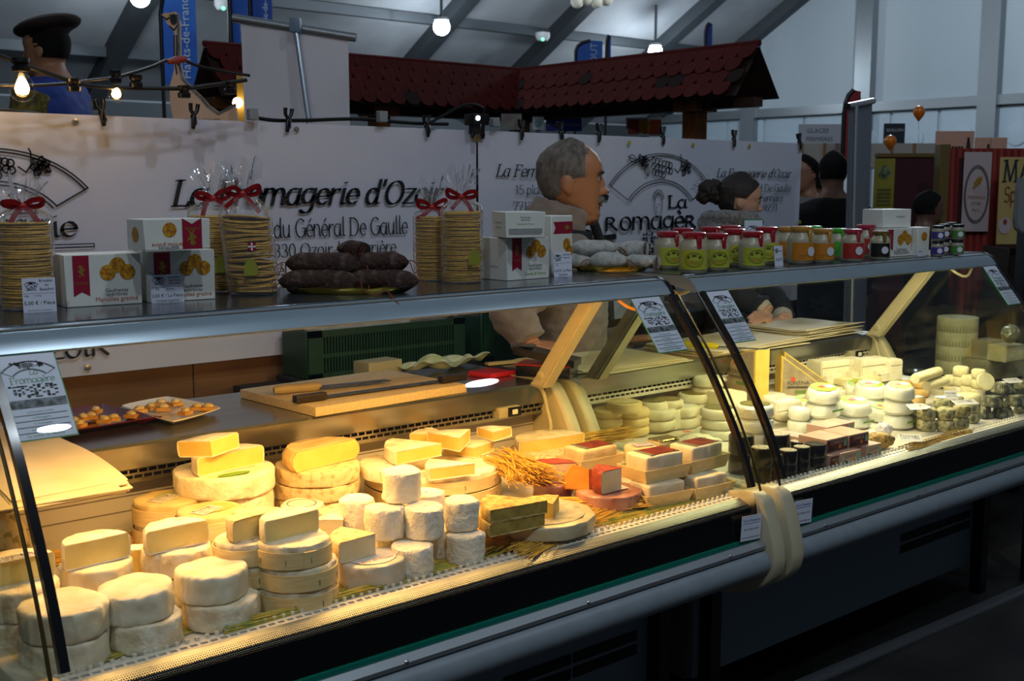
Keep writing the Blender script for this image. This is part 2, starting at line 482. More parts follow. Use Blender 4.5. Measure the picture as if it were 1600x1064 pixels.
# hall floodlights: housing with a bright lens, hung under the roof
m_lens = emat('flood_lens', (.86, .94, 1.0), 26)
def floodlight(px, py, rpx, label, group='hall floodlights'):
    d = ray(px, py); h = roofhit(px, py); P = CAM + (h - CAM) * .93
    r = rpx * depth(P) / FPX
    t = thing('floodlight', label, 'lamp', P, 0, group)
    mk('lens', sphere(r, 20, 12), m_lens, t)
    mk('housing', lathe([(r*.9, r*.75), (r*.8, r*1.1), (0, r*1.2)], 20), M('lamp_housing', '#9aa0a6', .5), t)
    mk('bracket', tube([(0, 0, r), (0, 0, (roofz(P.y) - P.z))], .02), m_alud, t)
    l = bpy.data.lights.new('floodlight_beam', 'POINT'); l.energy = FLOOD_W * (depth(P) / 12) ** 2; l.color = (.78, .9, 1.0); l.shadow_soft_size = r * 1.3
    lo = bpy.data.objects.new('floodlight_beam', l); COL.objects.link(lo); lo.parent = t; lo.location = (0, 0, -r * 1.6)
floodlight(690, 42, 13, 'bright round floodlight on a rafter above the white roll-up screen')
floodlight(1024, 80, 11, 'bright round floodlight above the right arm of the red tiled roof')
floodlight(219, -4, 15, 'bright floodlight cut by the top edge, left of the blue flags')
m_bulb = M('white_lamp', '#e8e2cc', .5)
t = thing('hanging_lamp', 'cream cluster of small lamps hanging at the top edge', 'lamp', roofhit(925, 2) * .9 + CAM * .1, 0)
for k in range(4): mk('bulb', sphere(.09, 10, 8), m_bulb, t, ((k - 1.5) * .1, -(k - 1.5) * .08, (k % 2) * .03))
for px, py, lab in ((848, 58, 'small white smoke detector with green light, mid roof'), (349, 9, 'small white smoke detector with green light above the blue flags')):
    h = roofhit(px, py); P = CAM + (h - CAM) * .95
    t = thing('smoke_detector', lab, 'detector', P)
    mk('body', lathe([(0, -.05), (.07, -.05), (.1, 0), (.1, .06), (0, .08)], 16), M('detector_white', '#c9cdd0', .5), t)
    mk('indicator', sphere(.02, 8, 6), emat('green_led', (.1, 1, .3), 4), t, tuple(hdir(P) * -.075 + Vector((0, 0, -.04))))
# floor rail of the raised flooring in front
mk_rail = struct('trim_1', box(2.2, 6, 1.86, 1.90, ZF, ZF + .012, .003), m_alu, 'aluminium floor rail')
mk_rail.rotation_euler = (0, 0, math.radians(-2))

# ================================================================== DISPLAY CASES
m_cream = M('cream_plastic', '#b6ae92', .42, col2='#aca486', vscale=6)
m_canopy = M('canopy_grey', '#93a3ad', .28, .35, col2='#8b9ca8', vscale=5)
m_steel = M('brushed_steel', '#a8a8a6', .22, .95, col2='#9a9a98', vscale=30, stretch=(.05, 1, 1))
m_deck = M('deck_white', '#dcd6cc', .45, col2='#c2baac', vscale=7)
m_back = M('back_panel_grey', '#c6c2c0', .4)
m_bump = M('bumper_grey', '#7f8a92', .38, .1, col2='#78838b', vscale=20)
m_body = M('body_panel', '#6d7a86', .42, .15)
m_under = M('underside_beige', '#6e6858', .55)
m_gl = glassmat('case_glass', (.97, .985, .975), 1.45, 0, .8)
m_glside = glassmat('side_glass', (.93, .95, .90), 1.45, 0, .8)
m_edge = M('glass_edge_green', '#0f6b5c', .15)
m_seal = M('black_seal', '#0c0d10', .2, coat=.3)
m_bronze = M('bronze_edge', '#5a4a2a', .25, .6)
m_white = M('white_plastic', '#d9d4c8', .4)
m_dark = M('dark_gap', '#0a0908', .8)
def band_material():
    m = bpy.data.materials.new('dotted_black_band'); m.use_nodes = True; nt = m.node_tree; N = nt.nodes; L = nt.links
    b = N['Principled BSDF']; b.inputs['Base Color'].default_value = (.004, .0045, .006, 1); b.inputs['Roughness'].default_value = .12
    tc = N.new('ShaderNodeTexCoord'); sp = N.new('ShaderNodeSeparateXYZ'); L.new(tc.outputs['Object'], sp.inputs[0])
    def mth(op, a, c, clamp=False):
        n = N.new('ShaderNodeMath'); n.operation = op; n.use_clamp = clamp
        for i, v in enumerate((a, c)):
            if hasattr(v, 'links'): L.new(v, n.inputs[i])
            else: n.inputs[i].default_value = v
        return n.outputs[0]
    P = .0040
    u = mth('DIVIDE', sp.outputs[0], P); row = mth('DIVIDE', sp.outputs[2], P * .8)
    fl = mth('FLOOR', row, 0); u2 = mth('ADD', u, mth('MULTIPLY', fl, .5))
    du = mth('SUBTRACT', mth('FRACT', u2, 0), .5); dv = mth('SUBTRACT', mth('FRACT', row, 0), .5)
    dist = mth('SQRT', mth('ADD', mth('MULTIPLY', du, du), mth('MULTIPLY', dv, dv)), 0)
    grow = mth('MULTIPLY', mth('SUBTRACT', .840, sp.outputs[2]), 1 / .030)      # 0 at the top of the band
    thr = mth('ADD', mth('MULTIPLY', grow, .60), .12)
    solid = mth('LESS_THAN', dist, thr)
    tr = N.new('ShaderNodeBsdfTransparent'); mx = N.new('ShaderNodeMixShader')
    L.new(solid, mx.inputs[0]); L.new(tr.outputs[0], mx.inputs[1]); L.new(b.outputs[0], mx.inputs[2]); L.new(mx.outputs[0], N['Material Output'].inputs[0])
    return m
m_band = band_material()
GP = [(1.868, 1.288), (1.815, 1.222), (1.757, 1.148), (1.692, 1.045), (1.641, .95), (1.606, .86), (1.592, .80), (1.587, .745)]
GPS = [(p.x, p.y) for p in spline([(a, b, 0) for a, b in GP], 6)]
WZ, WY = 1.012, 2.32          # worktop height and front edge
DZ = .82                       # display deck height
BY = 2.37                      # back panel
def round_poly(P, k):
    out = []
    for i in range(len(P)):
        a, b, c = Vector(P[i - 1]), Vector(P[i]), Vector(P[(i + 1) % len(P)]); ca, cc = b + (a - b) * k, b + (c - b) * k
        for j in range(4):
            t = j / 3; q = ca * (1 - t) ** 2 + b * 2 * t * (1 - t) + cc * t * t; out.append((q.x, q.y))
    return out
def soft_cap(poly, a, b):
    def inset(d):
        n = len(poly); out = []
        for i in range(n):
            t = Vector(poly[(i + 1) % n]) - Vector(poly[i - 1]); t.normalize(); out.append((poly[i][0] + t.y * d * SG, poly[i][1] - t.x * d * SG))
        return out
    ar = sum(poly[i][0] * poly[(i + 1) % len(poly)][1] - poly[(i + 1) % len(poly)][0] * poly[i][1] for i in range(len(poly)))
    SG = -1 if ar > 0 else 1
    bm = bmesh.new(); rings = []
    for x, d in ((a, .004), (a + .002, .0015), (a + .006, 0), (b - .006, 0), (b - .002, .0015), (b, .004)):
        rings.append([bm.verts.new((x, u, v)) for u, v in inset(d)])
    for r0, r1 in zip(rings, rings[1:]):
        for i in range(len(poly)): bm.faces.new((r0[i], r0[(i + 1) % len(poly)], r1[(i + 1) % len(poly)], r1[i]))
    bm.faces.new(rings[0][::-1]); bm.faces.new(rings[-1])
    return fin(bm, 55)
def display_case(X0, X1, label, warm):
    key = 'warm' if warm else 'cool'
    L0 = ((X0 + X1) / 2, 2.0, ZF)
    t = thing('display_case', label, 'display case', L0)
    def p(name, me, mat, par=None): return mk(name, me, mat, par or t, world=par is None)
    EW = .046; WB = 2.73 if warm else 2.62
    # lower body
    p('body', prism([(1.60, .80), (1.60, .70), (1.62, .655), (1.87, .60), (1.90, .60), (1.90, ZF + .09), (WB - .03, ZF + .09), (WB - .03, .98), (BY + .03, .98), (BY + .03, DZ - .02), (1.66, DZ - .02)], X0, X1, 'x'), m_under)
    lp = p('lower_panel', box(X0 - .0, X1 + .0, 1.872, 1.90, ZF + .10, .60, .003), m_body)
    vx = X1 - .10 if warm else X1 - .08
    vs = p('vent', boxes([(vx - .43, vx - .225, 1.868, 1.8725, .40 + dz, .425 + dz) for dz in (0, .036)] + [(vx - .215, vx, 1.868, 1.8725, .40 + dz, .425 + dz) for dz in (0, .036)]), m_dark, lp)
    p('bumper', sweep_x([(1.60 + .052 * math.cos(a) , .688 + .038 * math.sin(a)) for a in [math.pi/2 + math.pi * i / 14 for i in range(15)]], X0, X1), m_bump)
    pr = p('glass_holder', prism([(1.603, .722), (1.565, .722), (1.565, .73), (1.578, .741), (1.603, .741)], X0, X1, 'x'), m_alu)
    for k in range(4):
        x = X0 + (X1 - X0) * (.08 + .28 * k); p('screw', lathe([(0, 0), (.005, 0), (.003, .003), (0, .004)], 10), m_steel, pr).location = (x, 1.566, .7305)
        bpy.context.view_layer.objects  # keep order
    for o in pr.children: o.rotation_euler = (math.pi / 2, 0, 0)
    p('glass_edge', box(X0, X1, 1.581, 1.5935, .741, .750), m_edge)
    # curved front glass with printed lower band
    gl = p('front_glass', sweep_x(slab(GPS, .006), X0, X1), m_gl)
    low = [q for q in GPS if q[1] < .838]
    low = [(1.5985, .836)] + low[1:] if low else low
    p('printed_band', sweep_x(slab(offset_line([q for q in GPS if .752 < q[1] < .846], -.0012), -.0004), X0, X1), m_band, gl)
    for xs in (X0, X1):
        p('seal', prism(slab(offset_line(GPS[:int(len(GPS) * .74)], -.003), .014), xs - .007, xs + .007, 'x', 40), m_seal, gl)
    # front strip and slotted air grille inside the glass
    p('front_strip', prism([(1.617, .79), (1.617, .8165), (1.6435, .8265), (1.6435, .79)], X0, X1, 'x'), M('strip_alu', '#7d8284', .4, .5))
    p('front_ledge', prism([(1.602, .79), (1.603, .802), (1.6165, .8125), (1.6165, .79)], X0, X1, 'x'), M('ledge_white', '#d6cfbc', .5))
    bm = bmesh.new(); n = int((X1 - X0) / .0172); pw = (X1 - X0) / n
    addbox(bm, X0, X1, 1.644, 1.651, .821, .8265); addbox(bm, X0, X1, 1.660, 1.672, .821, .8265)
    for k in range(n):
        x = X0 + k * pw; addbox(bm, x, x + .005, 1.651, 1.660, .821, .8265); addbox(bm, x + .004, x + .010, 1.669, 1.674, .825, .8325)
    p('front_grille', fin(bm), m_white)
    p('grille_duct', box(X0, X1, 1.645, 1.672, .79, .812), m_dark)
    p('deck', box(X0, X1, 1.673, BY, DZ - .02, DZ), m_deck)
    # back panel, slotted return air grille, worktop
    bp_ = p('back_panel', box(X0, X1, BY, BY + .02, DZ - .02, .93), m_back)
    for z in (.855, .888): p('joint', box(X0, X1, BY - .0012, BY + .001, z, z + .002), M('joint_line', '#77706c', .6), bp_)
    bm = bmesh.new(); n = int((X1 - X0) / .021); pw = (X1 - X0) / n; Yb = WY + .012
    for z0, z1 in ((.925, .934), (.941, .946), (.953, .960)): addbox(bm, X0, X1, Yb, Yb + .004, z0, z1)
    for k in range(n):
        x = X0 + k * pw; addbox(bm, x, x + .004, Yb, Yb + .004, .934, .941); addbox(bm, x + pw/2, x + pw/2 + .004, Yb, Yb + .004, .946, .953)
    p('air_grille', fin(bm), m_steel if warm else m_deck)
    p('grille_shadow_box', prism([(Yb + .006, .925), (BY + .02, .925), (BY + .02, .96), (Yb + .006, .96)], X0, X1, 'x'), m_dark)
    wt = p('worktop', prism([(WY, .958), (WY + .005, .955), (WY + .005, .998), (WB, .998), (WB, WZ), (WY + .006, WZ), (WY, WZ - .006)], X0 - (0 if warm else .03), X1 + (.05 if warm else 0), 'x'), m_steel)
    # canopy on two struts
    cp = [(2.36, 1.300), (1.95, 1.300), (1.885, 1.286), (1.868, 1.285), (1.866, 1.289), (1.876, 1.303), (1.890, 1.316), (1.899, 1.321), (1.915, 1.325), (2.36, 1.325)]
    p('canopy', prism(cp, X0 - .02, X1 + .0, 'x', 25), m_canopy)
    p('shelf_top', box(X0 - .018, X1 - .002, 1.918, 2.358, 1.3252, 1.3275, .0008, 1), M('shelf_steel', '#5f666d', .16, .75))
    p('fold_highlight', tube([(X0 - .018, 1.8985, 1.3218), (X1 - .001, 1.8985, 1.3218)], .0022, 6), M('highlight_metal', '#d8d4cc', .15, .8))  # bright tube added as the highlight along the canopy fold
    p('canopy_end', prism([(1.862, 1.284), (1.872, 1.304), (1.888, 1.318), (1.912, 1.328), (2.365, 1.328), (2.365, 1.296), (1.95, 1.296), (1.885, 1.282)], X1, X1 + .012, 'x', 30), m_seal)
    tubez = p('lamp_tube', tube([(X0 + .08, 1.96, 1.294), (X1 - .08, 1.96, 1.294)], .005), emat('tube_' + key, CASE_C[key], 14))
    li = bpy.data.lights.new('case_light', 'AREA'); li.shape = 'RECTANGLE'; li.size = X1 - X0 - .2; li.size_y = .03; li.energy = CASE_W[key]; li.color = CASE_C[key]
    lo = bpy.data.objects.new('case_light', li); COL.objects.link(lo); lo.parent = t; lo.matrix_parent_inverse = Matrix.Translation(-Vector(L0))
    lo.location = ((X0 + X1) / 2, 1.912, 1.268); lo.rotation_euler = (math.radians(4), 0, 0)
    for xs in ((X0 + .03, X1 - .048) if warm else (X0 + .04, X1 - .045)):
        s = p('strut', prism([(2.31, WZ), (2.255, WZ), (2.035, 1.300), (2.085, 1.300)], xs - .022, xs + .022, 'x', None, .006), m_cream)
        b_ = p('bolt', lathe([(0, 0), (.012, 0), (.010, .004), (0, .006)], 14), m_cream, s)
        b_.location = (xs - .022, 2.262, WZ + .035); b_.rotation_euler = (0, -math.pi/2, 0)
        p('lamp_cable', tube(spline([(xs, 2.03, 1.29), (xs + .015, 1.99, 1.255), (xs + .05, 1.97, 1.245), (xs + .075, 1.96, 1.285)] if xs > L0[0] else [(xs, 2.03, 1.29), (xs + .02, 2.0, 1.27), (xs + .03, 1.97, 1.28), (xs + .04, 1.96, 1.29)]), .0045), M('orange_cable', '#c98a3c', .5) if warm else m_cream, s)
    xs = X1 - .048
    p('power_cable', tube(spline([(xs - .02, 2.30, WZ + .01), (xs + .005, 2.285, 1.0), (xs + .01, 2.27, .95), (xs + .005, 2.25, .90), (xs - .01, 2.26, .86), (xs - .03, 2.30, .84)]), .005), m_cream)
    # thermostat switch under the worktop
    sx = X1 - .14 if warm else X1 - .12
    sw = p('switch_box', box(sx - .035, sx + .04, WY - .012, WY + .03, .935, .962, .003), m_cream)
    p('switch_frame', box(sx - .005, sx + .038, WY - .017, WY - .012, .936, .961, .002), BLACK, sw)
    p('rocker', box(sx + .006, sx + .024, WY - .020, WY - .016, .942, .955, .002), M('switch_white', '#e2e0d8', .4), sw)
    # end caps, side glass
    cap = [(1.610, .846), (1.580, .834), (1.562, .79), (1.545, .735), (1.538, .69), (1.548, .65), (1.59, .615), (1.68, .585), (1.80, .565), (1.90, .56), (WB - .02, .56), (WB - .02, WZ + .002), (2.325, WZ + .002), (2.30, 1.005), (2.27, .97), (2.235, .915), (2.21, .865), (2.19, .838), (1.66, .834), (1.64, .846)]
    cap = round_poly(cap, .35)
    side = [(GPS[0][0] + .02, 1.284)] + [q for q in offset_line(GPS, .004) if q[1] > .85] + [(1.63, .842), (2.2, .842), (2.235, .90), (2.27, .96), (2.31, WZ), (2.08, 1.296)]
    for sgn, xs in ((-1, X0), (1, X1)):
        a, b = (xs - EW, xs - .001) if sgn < 0 else (xs + .001, xs + EW)
        p('end_cap', soft_cap(cap, a, b), m_cream)
        xg = xs - .022 if sgn < 0 else xs + .022
        sg = p('side_glass', prism(side, xg - .003, xg + .003, 'x'), m_glside)
        p('edge_trim', tube([(xg, q[0] - .002, q[1]) for q in GPS if q[1] > .845], .0032, 6), m_bronze if warm else m_seal, sg)
        p('leg', box(xs - .04 * sgn - .02, xs - .04 * sgn + .02, 1.83, 1.87, ZF, .60), BLACK)
        p('leg', box(xs - .04 * sgn - .02, xs - .04 * sgn + .02, WB - .1, WB - .06, ZF, ZF + .1), BLACK)
    return t
C1X0, C1X1, C2X0, C2X1 = .535, 2.108, 2.226, 3.727
case1 = display_case(C1X0, C1X1, 'curved glass cheese counter with warm orange light, the nearer of two', True)
case2 = display_case(C2X0, C2X1, 'curved glass cheese counter with pale yellow light, the farther of two', False)

# ================================================================== GOODS ON THE CANOPIES
ZC = 1.3276
def zat(P, ypix):
    """height of the pixel row ypix on the vertical through P"""
    P = Vector(P); px = proj(P)[0]; d = ray(px, ypix)
    return CAMH + d.z * math.hypot(P.x, P.y) / math.hypot(d.x, d.y)
m_ribbon = M('crimson_ribbon_print', '#8e1230', .45)
m_gold = M('gold_print', '#a98a3a', .35, .5)
m_wafer_print = M('wafer_print', '#c8941c', .55, col2='#9a5a12', vscale=160, vmin=.4, vmax=.6)
m_orange_ink = M('orange_print', '#b4572c', .6)
m_green_ink = M('green_print', '#6f9a2e', .6)
m_greydark_ink = M('grey_print', '#55575c', .6)
def lion(s):
    pts = [(-.2,-.5),(-.05,-.2),(-.25,-.1),(-.3,.1),(-.15,.05),(-.1,.2),(-.25,.35),(-.1,.5),(.1,.48),(.2,.3),(.1,.2),(.25,.15),(.35,.3),(.3,.0),(.15,-.05),(.2,-.3),(.3,-.45),(.1,-.4),(.0,-.25),(-.05,-.5)]
    return flat_poly([(a*s, b*s) for a, b in pts])
def print_front(par, w, h, spec, flip=False):
    """flat prints on the local front face y = 0 (u right, v up)"""
    def put(me, mat, u, v, name):
        X = Matrix.Translation((u * w, -.0006, v * h)) @ UPRIGHT
        me.transform(X)
        if flip: me.transform(Matrix.Translation((w, 0, h)) @ Matrix.Rotation(math.pi, 4, 'Y'))
        mk(name, me, mat, par)
    for s in spec:
        k = s[0]
        if k == 'ribbon':
            u0, u1, v0, v1 = s[1:]; n = (u1 - u0) * w
            put(flat_poly([(0, (v1-v0)*h), (0, 0), (n/2, n*.28), (n, 0), (n, (v1-v0)*h)][::-1]), m_ribbon, u0, v0, 'ribbon_print')
            me = lion(n * .75); me.transform(Matrix.Translation((0, 0, .0003))); put(me, m_gold, (u0 + u1) / 2, v0 + (v1 - v0) * .62, 'lion_emblem')
            me = text_mesh('FONTENIL', None, n * .8, align='CENTER'); me.transform(Matrix.Translation((0, 0, .0003))); put(me, m_gold, (u0+u1)/2, v0 + (v1-v0)*.30, 'emblem_lettering')
        elif k == 'flag':
            u0, u1, v0, v1 = s[1:]; n = (v1 - v0) * h
            put(flat_poly([((u1-u0)*w, 0), ((u1-u0)*w, n), (0, n), (n*.25, n/2), (0, 0)]), m_ribbon, u0, v0, 'ribbon_print')
            me = lion(n * .75); me.transform(Matrix.Rotation(math.pi/2, 4, 'Z')); me.transform(Matrix.Translation((0, 0, .0003))); put(me, m_gold, u0 + (u1-u0)*.72, (v0+v1)/2, 'lion_emblem')
        elif k == 'wafers':
            for (du, dv) in ((0, .12), (-.13, -.02), (.13, -.02)):
                me = disc(.105 * w, 20); me.transform(Matrix.Translation((0, 0, .0001 + (.0003 if dv < 0 else 0)))); put(me, m_wafer_print, s[1] + du, s[2] + dv, 'wafer_picture')
        elif k == 'wafer':
            me = disc(s[3] * h, 20); put(me, m_wafer_print, s[1], s[2], 'wafer_picture')
        elif k == 't':
            _, txt, u, v, wd, mat = s
            put(text_mesh(txt, None, wd * w, align='CENTER'), mat, u, v, 'lettering')
        elif k == 'lines':
            _, u, v, wd, n, mat = s
            put(strokes([[(-wd*w/2, -i*h*.05), (wd*w/2*(.9 if i == n-1 else 1), -i*h*.05)] for i in range(n)], h*.02), mat, u, v, 'small_print')
m_box = M('box_card', '#dcdcd4', .5, col2='#d2d2ca', vscale=10)
def card_box(label, x0, y0, x1, y1, ytop, dep, spec, zb=ZC, flip=False, sidespec=None, group='wafer boxes on the canopy'):
    P0 = atZ(x0, y0, zb); P1 = atZ(x1, y1, zb); v = P1 - P0; w = v.length; ang = math.atan2(v.y, v.x)
    h = zat((P0 + P1) / 2, ytop) - zb
    t = thing('wafer_box', label, 'box', P0, ang, group)
    mk('carton', box(0, w, 0, dep, 0, h, .0012, 1), m_box, t)
    print_front(t, w, h, spec, flip)
    if sidespec:
        for s in sidespec:
            X = Matrix.Translation((-.0006, dep * s[1], h * s[2])) @ Matrix.Rotation(-math.pi/2, 4, 'Z') @ UPRIGHT
            me = disc(s[3] * h, 18) if s[0] == 'wafer' else text_mesh(s[4], None, s[3]*dep, align='CENTER')
            me.transform(X); mk('wafer_picture' if s[0] == 'wafer' else 'lettering', me, m_wafer_print if s[0] == 'wafer' else m_greydark_ink, t)
    return t, zb + h
def maro(rib=(.09, .33, .2, .97), waf=(.7, .66)):
    return [('ribbon', *rib), ('wafers', *waf), ('t', 'Gaufrettes', .66, .26, .3, m_greydark_ink), ('t', 'apéritives', .66, .185, .28, m_greydark_ink), ('t', 'Maroilles gratiné', .66, .085, .56, m_orange_ink)]
card_box('white wafer box with crimson ribbon, left of the lower pair', 104, 481, 223, 474, 397, .085, maro((.1, .31, .2, .985), (.68, .66)))
card_box('white wafer box with crimson ribbon, right of the lower pair, behind a leaning price card', 233, 473, 337, 467, 391, .085, maro())
_bx = [o for o in bpy.data.objects if o.name.startswith('wafer_box')]
_zt = max(zat(_bx[0].location, 397), zat(_bx[1].location, 391)) + .004
def mid_px(px, py, zb): return atZ(px, py, zb)
card_box('white wafer box lying upside down on top of two wafer boxes', 226, 392, 329, 388, 342, .075,
         [('ribbon', .13, .43, -.02, 1.0), ('wafer', .62, .35, .24), ('t', 'Maroilles gratiné', .64, .78, .5, m_orange_ink), ('t', 'apéritives', .64, .88, .3, m_greydark_ink)], zb=_zt, flip=True, sidespec=[('wafer', .5, .5, .25)])
comte = [('ribbon', .12, .34, .22, .99), ('wafers', .68, .68), ('t', 'Gaufrettes', .66, .30, .32, m_greydark_ink), ('t', 'apéritives', .66, .225, .3, m_greydark_ink), ('t', 'Comté & Poivre', .66, .10, .5, m_green_ink)]
card_box('white wafer box behind the larger front box, seen edge on beside the tall wafer bag', 750, 436, 774, 435, 374, .08, [('wafer', .2, .6, .14)])
_b4, _z4 = card_box('white wafer box with crimson ribbon and green print below the plain-sided one', 792, 439, 858, 434, 371, .09, comte, sidespec=[('t', .5, .3, .3, 'Gaufrettes')])
card_box('white wafer box with only small print facing out, lying on another box behind the salami', 790, 372, 852, 371, 331, .10,
         [('t', 'Gaufrettes', .5, .76, .26, m_greydark_ink), ('t', 'apéritives', .5, .66, .24, m_greydark_ink), ('t', 'Comté & Poivre', .5, .5, .44, m_green_ink), ('lines', .5, .34, .84, 5, m_greydark_ink)], zb=_z4 + .002, sidespec=[('t', .5, .55, .5, 'Gaufrettes apéritives'), ('t', .5, .35, .4, 'Comté Poivre')])
card_box('tall white wafer box standing on end with a sideways crimson flag', 861, 431, 894, 428, 337, .07,
         [('flag', .1, .99, .70, .90), ('wafer', .72, .52, .1), ('wafer', .85, .40, .1), ('wafer', .75, .3, .09)])
_b7, _z7 = card_box('white wafer box on the far canopy between dark jar and small jars, under another', 1385, 402, 1431, 399, 357, .06,
         [('ribbon', .0, .2, .22, .98), ('wafers', .58, .62), ('ribbon', .82, 1.0, .2, .98), ('t', 'Gaufrettes', .5, .2, .36, m_greydark_ink), ('t', 'Reblochon', .5, .08, .5, m_greydark_ink)])
card_box('white wafer box turned edge-on, topmost on the far canopy', 1379, 356, 1423, 355, 327, .09,
         [('t', 'Gaufrettes', .62, .55, .3, m_greydark_ink)], zb=_z7 + .002)
card_box('narrow white wafer box beside the small jars, half hidden by a price card', 1432, 400, 1451, 399, 355, .05, [('wafer', .55, .68, .16)])

# ---- wafer bags
m_wafer = M('wafer', '#b98a26', .7, col2='#d3ab42', vscale=140, bump=.0006, bscale=500)
m_film = glassmat('cellophane', (.975, .975, .975), 1.38, .05, 2.2, .005, 55, .05, (.9, .9, .92))
m_satin = M('red_satin', '#a30f16', .35, sheen=.3)
m_sticker = M('wafer_sticker', '#8b8c2c', .5)
WAFERS = []
for k in range(3):
    WAFERS.append(lathe([(0, 0), (.044, 0), (.0455, .0012), (.0455, .0022), (.044, .0034), (0, .0034)], 30, .0008, 60, k))
def wafer_bag(label, cx, yb, wpx, ytop, yneck, yfilm, lean=0, seed=0, extra=None):
    P, r = foot(cx, yb, wpx, ZC); r = min(max(r, .04), .05)
    rnd = random.Random(seed)
    t = thing('wafer_bag', label, 'wafer bag', P, 0, 'wafer bags on the canopy')
    hw = zat(P, ytop) - ZC; hn = zat(P, yneck) - ZC; hf = zat(P, yfilm) - ZC
    n = int(hw / .0045); s = r / .0455
    for k in range(n):
        z = .003 + k * (hw - .006) / n
        o = mk('wafer', WAFERS[k % 3], m_wafer, t, (rnd.uniform(-.002, .002) + lean * z, rnd.uniform(-.002, .002), z), (rnd.uniform(-.022, .022) + (.0 if lean == 0 else -.03), rnd.uniform(-.022, .022) - lean * .9, rnd.uniform(0, 6)))
        o.scale = (s, s, 1.15)
    rf = r * 1.10
    prof = [(0, .0005), (rf*.97, .001), (rf, .008), (rf*1.01, hw*.5), (rf, hw*.96), (rf*.92, hw + (hn-hw)*.3), (rf*.5, hw + (hn-hw)*.75), (.010, hn), (.014, hn + (hf-hn)*.15), (rf*.45, hn + (hf-hn)*.55), (rf*.75, hf)]
    bm = bmesh.new(); seg = 40; rings = []
    for i, (rr, z) in enumerate(prof):
        ring = []
        for a in range(seg):
            th = 2*math.pi*a/seg; q = rr
            if z > hw: q *= 1 + .28 * math.sin(th * 9 + i) * min(1, (z - hw) / .02)
            else: q *= 1 + .015 * math.sin(th * 6 + seed)
            dz = (.018 * math.sin(th * 5 + seed) + .01 * math.sin(th * 9)) if i == len(prof) - 1 else 0
            ring.append(bm.verts.new((q*math.cos(th) + lean * z, q*math.sin(th), z + dz)))
        rings.append(ring)
    for a, b in zip(rings, rings[1:]):
        for i in range(seg): bm.faces.new((a[i], a[(i+1)%seg], b[(i+1)%seg], b[i]))
    bmesh.ops.remove_doubles(bm, verts=bm.verts[:], dist=1e-6)
    mk('film', fin(bm, 30), m_film, t)
    # satin bow at the neck, turned to the customer
    d = -hdir(P); yaw = math.atan2(d.y, d.x) + math.pi / 2
    bow = mk('bow', tube([(math.cos(a) * .012, math.sin(a) * .012, 0) for a in [2*math.pi*i/12 for i in range(13)]], .0035, 6, (1.3, .5)), m_satin, t, (lean * hn, 0, hn), (0, 0, yaw))
    def rib(pts, w=.0048):
        bm = bmesh.new(); pv = None
        pts = spline(pts, 5)
        for i, p in enumerate(pts):
            tn = frames(pts)[i]; side = Vector((0, 1, 0)).cross(tn).normalized() * w
            c = [bm.verts.new(p - side), bm.verts.new(p + side)]
            if pv: bm.faces.new((pv[0], pv[1], c[1], c[0]))
            pv = c
        bmesh.ops.solidify(bm, geom=bm.faces[:], thickness=.0006)
        return fin(bm, 60)
    j = lambda s: rnd.uniform(-s, s)
    for sg in (-1, 1):
        mk('bow_loop', rib([(0, -.014, 0), (sg*.015, -.020, .010 + j(.004)), (sg*.032, -.019, .012 + j(.006)), (sg*.030, -.012, .002), (sg*.012, -.012, -.002), (0, -.014, 0)]), m_satin, bow)
        mk('bow_tail', rib([(0, -.015, 0), (sg*.014, -.022, -.012 + j(.004)), (sg*(.030 + j(.008)), -.026, -.034 + j(.010))], .0048), m_satin, bow)
    mk('bow_knot', sphere(.007, 10, 8, (1, .7, 1), (0, -.015, 0)), m_satin, bow)
    if extra:
        # printed cross and sticker on the film
        def onfilm(me, mat, u, z, nm):
            me.transform(UPRIGHT); me.transform(Matrix.Translation((u, -rf * 1.03, z)))
            me.transform(Matrix.Rotation(yaw, 4, 'Z')); me.transform(Matrix.Translation((lean * z, 0, 0))); mk(nm, me, mat, t)
        if 'cross' in extra:
            onfilm(flat_poly([(-.008, -.008), (.008, -.008), (.008, .008), (-.008, .008)]), m_ribbon, .006, hw*.62, 'cross_badge')
            me = strokes([[(-.007, 0), (.007, 0)], [(0, -.007), (0, .007)]], .003); me.transform(Matrix.Translation((0, 0, .0004))); onfilm(me, WHITE, .006, hw*.62, 'cross_arms')
            onfilm(text_mesh('SAVOIE', None, .026, align='CENTER'), M('cream_ink', '#c9bfa0', .6), .006, hw*.52, 'lettering')
        onfilm(flat_poly([(-.014, -.012), (.012, -.012), (.016, .004), (.006, .022), (-.004, .024), (-.012, .010)]), m_sticker, -.002 + extra.get('u', 0), hw*.33, 'cheese_sticker')
        onfilm(text_mesh('Beaufort', None, .036, shear=.3, align='CENTER'), INK, 0 + extra.get('u', 0), hw*.17, 'lettering')
wafer_bag('tall bag of thin wafers cut by the left edge', -28, 480, 76, 342, 322, 285, 0, 1)
wafer_bag('tall bag of thin wafers with red bow behind the price card at far left', 45, 485, 78, 344, 322, 288, 0, 2)
wafer_bag('bag of thin wafers with drooping red bow, half behind the upside-down box', 338, 457, 74, 334, 310, 264, 0, 3, {'u': .012})
wafer_bag('leaning bag of thin wafers with red bow right of the wafer boxes', 398, 462, 74, 336, 303, 262, -.10, 4, {'cross': 1, 'u': 0})
wafer_bag('bag of round wafers with thin red bow, left of the pair near the salami tray', 676, 439, 54, 336, 324, 288, 0, 5)
wafer_bag('bag of round wafers with wide red bow, right of the pair beside white boxes', 722, 443, 60, 328, 308, 270, 0, 6, {'u': .03})

